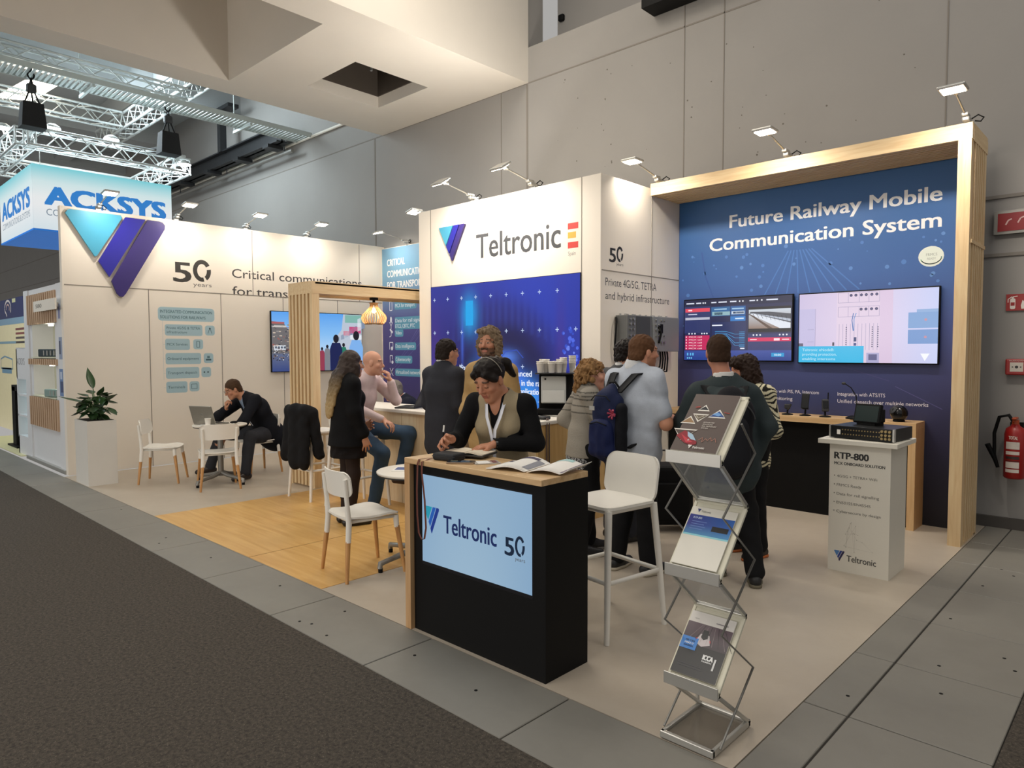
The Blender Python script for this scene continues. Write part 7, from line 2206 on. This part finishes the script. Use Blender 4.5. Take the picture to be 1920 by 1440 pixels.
p.hair(cloth('hair_black', '#1a1310', 0.45), 'bun', 0.0025, bun)
m = MB().tube([p.H((.088*math.cos(a), -.03-.0*math.sin(a), .036+.100*math.sin(a)))-p.o for a in [PI*i/12 for i in range(13)]], 0.003, 6)
m.build('hairband', mat('hairband_grey', '#8a8378', 0.4), p.root)
c_, n_ = p.J['chest'], p.J['neck']
LW_ = mat('lanyard_white', '#d9dce4', 0.6)
p.ribbon([n_-p.fw*0.05+p.side*0.02+p.up*0.01, n_+p.side*0.062+p.up*0.012, n_+p.side*0.060+p.fw*0.075-p.up*0.03, c_+p.side*0.040+p.fw*0.135+p.up*0.07, c_+p.side*0.012+p.fw*0.168-p.up*0.0, c_-p.side*0.004+p.fw*0.172-p.up*0.10, p.J['hip']-p.side*0.005+p.fw*0.165+p.up*0.05], 0.020, LW_)
p.ribbon([n_-p.fw*0.05-p.side*0.02+p.up*0.01, n_-p.side*0.062+p.up*0.012, n_-p.side*0.060+p.fw*0.075-p.up*0.03, c_-p.side*0.045+p.fw*0.135+p.up*0.07, c_-p.side*0.020+p.fw*0.170-p.up*0.0, c_-p.side*0.008+p.fw*0.174-p.up*0.10, p.J['hip']-p.side*0.007+p.fw*0.168+p.up*0.05], 0.020, LW_)
m = MB(); w0 = p.J['wrL']-p.o; ax_ = unit(p.J['wrL']-p.J['elL'])
m.cyl(w0-ax_*0.022, w0-ax_*0.002, 0.031, n=20, cap=False); m.box(w0-ax_*0.012+np.array([0, 0, 0.032]), (0.036, 0.032, 0.012), rot=frame_from((0, 0, 1), ax_), bev=0.004)
m.build('wristwatch', BLACK_GLOSS, p.root)
hd = p.W((.235, .395, 1.125))
m = MB().cyl(hd+p.D((.0, -.25, -.9))*0.05, hd+p.D((.0, -.25, .9))*0.045, 0.0048, n=10).cyl(hd+p.D((.0, -.25, .9))*0.045, hd+p.D((.0, -.25, .9))*0.085, 0.0052, n=10, mi=1)
tag(m.build('pen', [BLACK, mat('pen_white', '#e6e4de', 0.3)]), 'black and white pen in the writing woman\'s hand', 'pen')
p.shoes(mat('black_leather', '#141313', 0.35))

# 8 curly haired woman -----------------------------------------------------------------
p = Person('woman with curly blond hair in grey striped cardigan, hand on hip', (-3.42, 4.46), (.62, .78), dict(hip=(0, 0, .90), chest=(0, .02, 1.18), neck=(0, .02, 1.365), head=(0.02, .06, 1.455), shR=(.155, 0, 1.295), shL=(-.165, 0.02, 1.305),
           elR=(.25, .10, 1.05), elL=(-.23, -.12, 1.08), wrR=(.16, .28, 1.1), wrL=(-.175, .06, .95), hiR=(.09, 0, .88), hiL=(-.09, 0, .88), anR=(.09, -.06, .085), anL=(-.09, .06, .085)), gaze=(.20, 1, -.03), sex='f', skin='#cf9a82', bulk=1.0)
p.finish_body([('R', (-.3, .6, .4), (-1, 0, 0), dict(curl=.5)), ('L', (.15, .6, -.75), (.9, -.2, .2), dict(curl=.35))])
p.trousers(cloth('black_trousers', '#151517'))
p.top('blouse', colmat('spotted_blouse', 0, 0.8), 0.010, sleeve=0, length=0.12, cols=lambda V: np.where((np.sin(V[:, [0]]*230+np.sin(V[:, [2]]*190)*2)*np.sin(V[:, [2]]*240+V[:, [1]]*200) > 0.25), 0.55, 0.03)*np.ones((1, 3)), h=0.006)
F = Field(0.009); p.torso(F, 0.026); F.cone(p.J['hip']+(0, 0, .05), p.J['hip']-(0, 0, .10), 0.168, 0.19, 0.05, (p.fw, .8))
for q in 'RL': p.arm(F, q, 0.020, 0.90)
F.fold(0.006, 34, 9); F.cone(p.J['neck']+p.fw*0.13+p.up*0.05, p.J['hip']+p.fw*0.19-p.up*0.15, 0.06, 0.11, 0.01, (p.fw, 1.3), 'sub'); F.clip(p.J['hip']-(0, 0, .10), (0, 0, -1)); F.cone(p.J['neck']+p.up*0.0, p.J['neck']+p.up*0.1, 0.055, 0.06, 0.01, None, 'sub')


def stripes(V, s=p):
    t = V[:, 2]
    st = ((np.mod(t, 0.055) < 0.008) & (t > 1.14)) | ((np.mod(t, 0.028) < 0.006) & (t > 1.24) & (t < 1.30))
    return np.where(st[:, None], np.array(lin('#4d4a45'))[None], np.array(lin('#938d82'))[None])


p.garment('cardigan', F, colmat('striped_knit', 0, 0.9, 0.3, 0.2), cols=stripes)


def curls(F, s):
    rg = np.random.RandomState(4)
    for k in range(70):
        a = rg.uniform(-PI, PI); z = rg.uniform(-.13, .10)
        rr = 0.098 if z > -.02 else 0.105
        x, y = rr*math.sin(a)*1.0, -0.018+rr*1.02*math.cos(a)
        if y > 0.012 and z < 0.06: continue
        q = math.sqrt(max(0.05, 1-(max(0, z)/0.125)**2))
        F.ell(s.H((x*q, -0.018+(y+0.018)*q, z)), np.array([1, 1, 1])*rg.uniform(.020, .032), 0.012)
    F.ell(s.H((0, .105, -.035)), (.085, .078, .10), 0.01, s.HR, 'sub')


p.hair(cloth('hair_blond', '#8d6b45', 0.7, 0.3), 'curly', 0.009, curls)
p.shoes(mat('dark_sneaker', '#1b1a1b', 0.5), sole=mat('sole_grey', '#8f8c86', 0.6))

# 9 man with the blue backpack ------------------------------------------------------------
p = Person('man in pale short-sleeved shirt with glasses and a blue backpack', (-2.88, 4.36), (.10, 1.0), dict(hip=(0, 0, .96), chest=(0.01, .01, 1.29), neck=(.01, .0, 1.525), head=(.05, .05, 1.64), shR=(.18, .0, 1.44), shL=(-.18, .0, 1.44),
           elR=(.27, .03, 1.12), elL=(-.26, .08, 1.14), wrR=(.15, .27, 1.14), wrL=(-.1, .28, 1.18), anR=(.15, .0, .085), anL=(-.11, -.06, .085)), gaze=(.42, 1, -.05), skin='#c98f72', bulk=1.16)
p.beard = (lin('#7a5138'), 0.45)
p.finish_body([('R', (-.8, .5, .2), (0, -.6, -.5), dict(curl=.5)), ('L', (.8, .5, .2), (0, -.6, -.5), dict(curl=.5))])
p.trousers(cloth('black_jeans', '#141416'), 0.022)
p.top('shirt', cloth('pale_blue_check', '#b7bec9'), 0.024, sleeve=0.37, length=0.10, flare=0.01, belly=0.02, amp=0.008)
F = Field(0.008); F.cone(p.J['neck']-p.up*0.0, p.J['neck']+p.up*0.055, 0.082, 0.070, 0.02); F.cone(p.J['neck']+p.up*0.02, p.J['neck']+p.up*0.14, 0.061, 0.061, 0.006, None, 'sub'); F.clip(p.J['neck']+p.up*0.058, p.up); p.garment('collar', F, cloth('white_collar', '#d2d3d4'))
p.hair(cloth('hair_auburn', '#5a3c26', 0.7)); p.glasses(FRAME); p.shoes(mat('black_sneaker', '#19191a', 0.5), sole=mat('sole_beige', '#b5ab98', 0.6))
T_ = p
t = thing('backpack', 'navy blue backpack on the back of the man in the pale shirt', 'backpack', tuple(T_.W((-.04, -.24, 0))))
b0 = T_.W((-.04, -.24, 0)); D_ = lambda x, y, z: T_.W((x, y, z))
F = Field(0.007); F.cone(D_(-.12, -.235, .95), D_(-.10, -.225, 1.27), .085, .075, 0.03, (T_.fw, .95)); F.cone(D_(.02, -.235, .95), D_(.00, -.225, 1.27), .085, .075, 0.03, (T_.fw, .95)); F.cone(D_(-.05, -.235, .93), D_(-.05, -.225, 1.30), .10, .085, 0.03, (T_.fw, .8)); F.cone(D_(-.05, -.225, 1.30), D_(-.05, -.20, 1.365), .085, .045, 0.04, (T_.fw, .7))
F.cone(D_(-.16, -.335, 1.17), D_(.06, -.335, 1.17), .010, .010, 0.012, None, 'sub'); F.fold(0.0045, 44, 3)
V, Q = F.mesh(); np_mesh('body', V, Q, cloth('backpack_navy', '#1c2444', 0.7), t, b0)
F = Field(0.007); F.cone(D_(-.11, -.295, .93), D_(-.10, -.30, 1.10), .060, .050, 0.02, (T_.fw, .9)); F.cone(D_(.01, -.295, .93), D_(.0, -.30, 1.10), .060, .050, 0.02, (T_.fw, .9)); F.cone(D_(-.05, -.30, .93), D_(-.05, -.305, 1.11), .06, .05, 0.02, (T_.fw, .9)); F.fold(0.004, 50, 6); V, Q = F.mesh(); np_mesh('front_pocket', V, Q, cloth('backpack_blue', '#16204a', 0.6), t, b0)
F = Field(0.007); F.cone(D_(.085, -.245, .95), D_(.08, -.24, 1.24), .042, .036, 0.03, (T_.fw, 1.3)); F.fold(0.003, 50, 5); V, Q = F.mesh(); np_mesh('side_pocket', V, Q, cloth('backpack_black', '#15161c', 0.7), t, b0)
m = MB().tube([D_(-.14, -.318, 1.29)-b0, D_(-.10, -.322, 1.325)-b0, D_(-.0, -.322, 1.325)-b0, D_(.04, -.318, 1.29)-b0], 0.004, 6).tube([D_(-.13, -.345, 1.12)-b0, D_(-.05, -.355, 1.14)-b0, D_(.03, -.345, 1.12)-b0], 0.004, 6); m.build('zip', BLACK, t)
for q, sx in (('R', 1), ('L', -1)):
    m = MB(); P_ = [D_(sx*.05-.045, -.19, 1.345), D_(sx*.10-.01, -.105, 1.475), D_(sx*.13, .02, 1.50), D_(sx*.14, .12, 1.44), D_(sx*.155, .15, 1.32), D_(sx*.175, .10, 1.14), D_(sx*.165, -.02, 1.04), D_(sx*.10, -.18, .95)]
    PP = np.array(P_)-b0; m.sheet(lambda u, v: tuple(PP[int(round(u*7))]+T_.B[:, 0]*(v-.5)*(.06 if u < .75 else .03)), 7, 1, 0.012)
    m.build('strap', cloth('strap_black', '#1c1d20', 0.7), t)
m = MB().tube([D_(-.09, -.17, 1.38)-b0, D_(-.07, -.19, 1.42)-b0, D_(-.02, -.19, 1.42)-b0, D_(0, -.17, 1.38)-b0], 0.008, 6).tube([D_(.0, -.33, 1.0)-b0, D_(.03, -.33, .85)-b0, D_(.06, -.32, .76)-b0], 0.008, 6); m.build('loop', BLACK, t)
m = MB()
for k in range(7): m.cyl(D_(.055, -.30, 1.20)-b0, D_(.055+.035*math.cos(k), -.325, 1.20+.035*math.sin(k))-b0, 0.006, 0.008, 6)
m.build('pink_cord', mat('pink_cord', '#b0405a', 0.6), t)
m = MB().box(D_(-.10, -.352, 1.235)-b0, (0.05, 0.004, 0.03), rot=T_.B, bev=0.001); m.build('badge', ALU, t)

# 10 dark haired man behind him --------------------------------------------------------------
p = Person('dark haired man in grey suit partly hidden behind the man with the backpack', (-3.44, 5.02), (.1, 1.0), dict(hip=(0, 0, .95), chest=(0, 0, 1.28), neck=(0, -.0, 1.49), head=(0.03, .04, 1.62), shR=(.19, 0, 1.42), shL=(-.19, 0, 1.42), elR=(.24, .05, 1.13), elL=(-.24, .05, 1.13), wrR=(.15, .25, 1.05), wrL=(-.15, .25, 1.05)), gaze=(.55, .9, -.05), skin='#c9967c')
p.finish_body([('R', (-.5, .6, 0), (-1, -.5, 0), dict(curl=.4)), ('L', (.5, .6, 0), (1, -.5, 0), dict(curl=.4))])
p.trousers(cloth('charcoal_suit', '#303137')); p.top('shirt', cloth('white_shirt', '#dcdad6'), 0.010, sleeve=0, length=0, hem=-0.14)
p.top('jacket', cloth('grey_suit', '#4a4a4c'), 0.028, sleeve=0.95, v=(0.07, 0.36), length=0.15)
p.hair(cloth('hair_black', '#1a1310', 0.45), amp=0.006); p.shoes(mat('black_leather', '#141313', 0.35))

# 11 man in the dark green jacket --------------------------------------------------------------
p = Person('man with short hair in dark green hooded jacket, back turned, before the screens', (-2.30, 4.62), (-.55, .84), dict(hip=(0.03, 0, .96), chest=(0.02, 0, 1.23), neck=(0.0, -.01, 1.435), head=(-.035, .04, 1.635), shR=(.185, .0, 1.33), shL=(-.175, .0, 1.34),
           elR=(.29, -.03, 1.11), elL=(-.27, .05, 1.14), wrR=(.21, -.02, .90), wrL=(-.14, .26, 1.05), anR=(.22, -.10, .085), anL=(-.0, .12, .085), knR=(.17, .02, .50), knL=(-.03, .1, .50)), gaze=(-.05, 1, 0), skin='#b98068', bulk=1.12)
p.finish_body([('R', (-.35, -.1, -.9), (-.8, .3, 0), dict(curl=.5)), ('L', (.5, .6, 0), (1, -.5, 0), dict(curl=.4))])
p.trousers(cloth('black_trousers', '#151517'), 0.020)
F = Field(0.008); F.cone(p.J['neck']-p.up*0.0, p.J['neck']+p.up*0.062, 0.078, 0.070, 0.02); F.cone(p.J['neck']+p.up*0.02, p.J['neck']+p.up*0.14, 0.061, 0.061, 0.006, None, 'sub'); F.clip(p.J['neck']+p.up*0.066, p.up); p.garment('shirt_collar', F, cloth('white_shirt', '#dcdad6'))
p.top('jacket', cloth('green_jacket', '#343d3f'), 0.034, sleeve=0.95, length=0.14, flare=0.02, amp=0.007, collar=False, carve=.075)
F = Field(0.009); F.cone(p.J['neck']-p.fw*0.09-p.up*0.09-p.side*0.10, p.J['neck']-p.fw*0.09-p.up*0.09+p.side*0.10, 0.05, 0.05, 0.03); F.cone(p.J['neck']+p.side*0.10-p.up*0.06, p.J['neck']+p.side*0.09+p.fw*0.08-p.up*0.08, 0.042, 0.03, 0.03); F.cone(p.J['neck']-p.side*0.10-p.up*0.07, p.J['neck']-p.side*0.09+p.fw*0.08-p.up*0.08, 0.04, 0.03, 0.03); F.ell(p.J['neck']-p.fw*0.12-p.up*0.13, (.12, .12, .08), 0.04); F.fold(0.006, 50, 3)
p.garment('hood', F, cloth('green_jacket', '#343d3f'))
p.hair(cloth('hair_brown_short', '#3a281c', 0.8), amp=0.002); p.shoes(mat('black_sneaker', '#19191a', 0.5), sole=mat('sole_olive', '#6a6350', 0.6))
T_ = p; D_ = lambda x, y, z: T_.W((x, y, z)); b0 = T_.W((.0, -.24, 0))
t = thing('backpack', 'black backpack on the back of the man in the green jacket', 'backpack', tuple(b0))
F = Field(0.009); F.cone(D_(.02, -.26, .92), D_(.02, -.25, 1.22), .155, .145, 0.05, (T_.fw, .62)); F.cone(D_(.02, -.25, 1.22), D_(.02, -.23, 1.33), .145, .08, 0.04, (T_.fw, .7)); F.fold(0.004, 34, 3); V, Q = F.mesh(); np_mesh('body', V, Q, cloth('backpack_black', '#15161c', 0.7), t, b0)
F = Field(0.009); F.cone(D_(.02, -.34, .92), D_(.02, -.34, 1.12), .125, .11, 0.03, (T_.fw, .45)); V, Q = F.mesh(); np_mesh('front_pocket', V, Q, cloth('backpack_black2', '#1b1c21', 0.7), t, b0)
m = MB().tube([D_(.02+.15*math.cos(a), -.325, 1.17+.14*math.sin(a))-b0 for a in [0.15+(PI-.3)*i/12 for i in range(13)]], 0.005, 6); m.build('zip', CHARCOAL, t)
for q, sx in (('R', 1), ('L', -1)):
    P_ = np.array([D_(sx*.09, -.19, 1.32), D_(sx*.13, -.085, 1.395), D_(sx*.14, .03, 1.41), D_(sx*.15, .13, 1.33), D_(sx*.17, .17, 1.20), D_(sx*.20, .05, 1.05), D_(sx*.14, -.18, .95)])-b0
    m = MB(); m.sheet(lambda u, v, P_=P_: tuple(P_[int(round(u*6))]+T_.B[:, 0]*(v-.5)*.06), 6, 1, 0.012); m.build('strap', cloth('strap_black', '#1c1d20', 0.7), t)

# 12 woman in the zebra blouse ---------------------------------------------------------------
p = Person('woman with long brown hair in black and cream zebra pattern blouse', (-2.43, 5.33), (-.35, -.94), dict(hip=(0, 0, .92), chest=(0, 0, 1.19), neck=(0, 0.0, 1.375), head=(0.01, .05, 1.49), shR=(.165, 0, 1.32), shL=(-.175, -.0, 1.31),
           elR=(.21, .06, 1.05), elL=(-.26, -.0, 1.03), wrR=(.1, .26, 1.0), wrL=(-.19, .20, .97)), gaze=(.45, .9, -.18), sex='f', skin='#b97a5c')
p.finish_body([('R', (-.5, .6, 0), (-1, -.5, 0), dict(curl=.4)), ('L', (.5, .6, 0), (1, -.5, 0), dict(curl=.4))])
p.trousers(cloth('black_trousers', '#151517'))


def zebra(V, s=p):
    L = (V-s.o) @ s.B
    a = L[:, 2]*185+3.6*np.sin(L[:, 0]*34+L[:, 2]*16)+2.6*np.sin(L[:, 1]*38-L[:, 2]*25)+abs(L[:, 0])*90
    return np.where((np.sin(a) > 0.25)[:, None], np.array(lin('#1e1c18'))[None], np.array(lin('#d5cdae'))[None])


p.top('blouse', colmat('zebra_fabric', 0, 0.8, 0.2, 0.2), 0.026, sleeve=0.9, length=0.14, flare=0.02, cols=zebra, h=0.0055)


def bob(F, s):
    e = lambda c, r, k=0.03: F.ell(s.H(c), np.array(r), k, s.HR)
    e((0, -.06, -.07), (.09, .07, .12)); e((.0, -.06, -.18), (.105, .06, .11)); e((.075, .0, -.06), (.034, .06, .11)); e((-.075, .0, -.06), (.034, .06, .11)); e((.085, -.02, -.19), (.04, .045, .09)); e((-.085, -.02, -.19), (.04, .045, .09)); e((0.045, .06, .07), (.045, .04, .05)); e((-0.045, .06, .07), (.045, .04, .05))
    F.ell(s.H((0.01, .115, -.045)), (.072, .085, .105), 0.012, s.HR, 'sub')


p.hair(cloth('hair_darkbrown', '#2c1d15', 0.55), 'long', 0.006, bob)
p.shoes(mat('orange_black_shoe', '#1a1614', 0.5), sole=mat('sole_orange', '#b5622e', 0.6))

# jacket over the stool back -------------------------------------------------------------------
base = np.array([-6.96, 4.18, 0])
t = thing('draped_jacket', 'black jacket draped over the back of a white bar stool', 'jacket', tuple(base))
F = Field(0.009)
F.cone(base+(-.17, -.27, 1.0), base+(.17, -.27, 1.0), .055, .055, 0.04); F.cone(base+(-.16, -.30, .98), base+(-.19, -.32, .50), .07, .085, 0.05, ((0, 1, 0), .6)); F.cone(base+(.0, -.31, .98), base+(.02, -.33, .46), .10, .11, 0.05, ((0, 1, 0), .5)); F.cone(base+(.16, -.29, .98), base+(.17, -.31, .45), .08, .09, 0.05, ((0, 1, 0), .6))
F.cone(base+(.21, -.22, .98), base+(.25, -.17, .52), .06, .06, 0.03); F.cone(base+(-.21, -.22, .98), base+(-.24, -.2, .62), .055, .055, 0.03); F.fold(0.006, 26, 6); F.fold(0.003, 60, 2)
V, Q = F.mesh(); np_mesh('cloth', V, Q, cloth('black_wool', '#141416'), t, base)
F = Field(0.009); F.cone(base+(-.1, -.24, 1.04), base+(.1, -.24, 1.04), .03, .03, 0.02); F.fold(0.006, 60, 2); V, Q = F.mesh(); np_mesh('collar', V, Q, cloth('black_wool', '#141416'), t, base)

# luggage on the floor between the front stool and the brochure rack ------------------------------------
t = thing('trolley_case', 'black trolley case standing on the floor behind the brochure rack', 'suitcase', (-3.32, 5.62, 0), 0.75)
MB().box((0, 0, 0.33), (0.40, 0.26, 0.56), bev=0.05, seg=3).build('shell', cloth('bag_black', '#131315', 0.7), t)
MB().box((0, -0.135, 0.28), (0.32, 0.03, 0.34), bev=0.014).build('front_pocket', cloth('bag_black', '#131315'), t)
MB().tube([(-.08, .06, .60), (-.08, .06, .72), (.08, .06, .72), (.08, .06, .60)], 0.010, 8).build('handle', DARK_METAL, t)
for sx in (-1, 1): MB().cyl((sx*.15-.015, 0.06, 0.03), (sx*.15+.015, 0.06, 0.03), 0.03).build('wheel', BLACK, t)
MB().box((-.15, -.08, 0.03), (0.03, 0.04, 0.06)).box((.15, -.08, 0.03), (0.03, 0.04, 0.06)).build('foot', BLACK, t)
t = thing('cable_tray_box', 'white open carton of tangled cables on the floor by the black trolley case', 'carton', (-2.84, 5.62, 0), 0.7)
m = MB(); m.span((-.17, -.13, 0), (.17, .13, .01))
for a, b in (((-.17, -.13), (.17, -.12)), ((-.17, .12), (.17, .13)), ((-.17, -.13), (-.16, .13)), ((.16, -.13), (.17, .13))): m.span((a[0], a[1], 0), (b[0], b[1], .16))
m.build('carton', PAPER, t)
rng = random.Random(31); m = MB()
for k in range(7):
    cx, cy, rr = rng.uniform(-.06, .06), rng.uniform(-.04, .04), rng.uniform(.04, .08)
    m.tube([(cx+rr*math.cos(a), cy+rr*.7*math.sin(a), .12+.02*k+.03*math.sin(2*a+k)) for a in [2*PI*i/14 for i in range(14)]], 0.006, 6, closed=True, mi=k % 3)
m.build('cables', [BLACK, mat('violet_cable', '#4a4488', 0.5), mat('grey_cable', '#a8a39a', 0.5)], t)
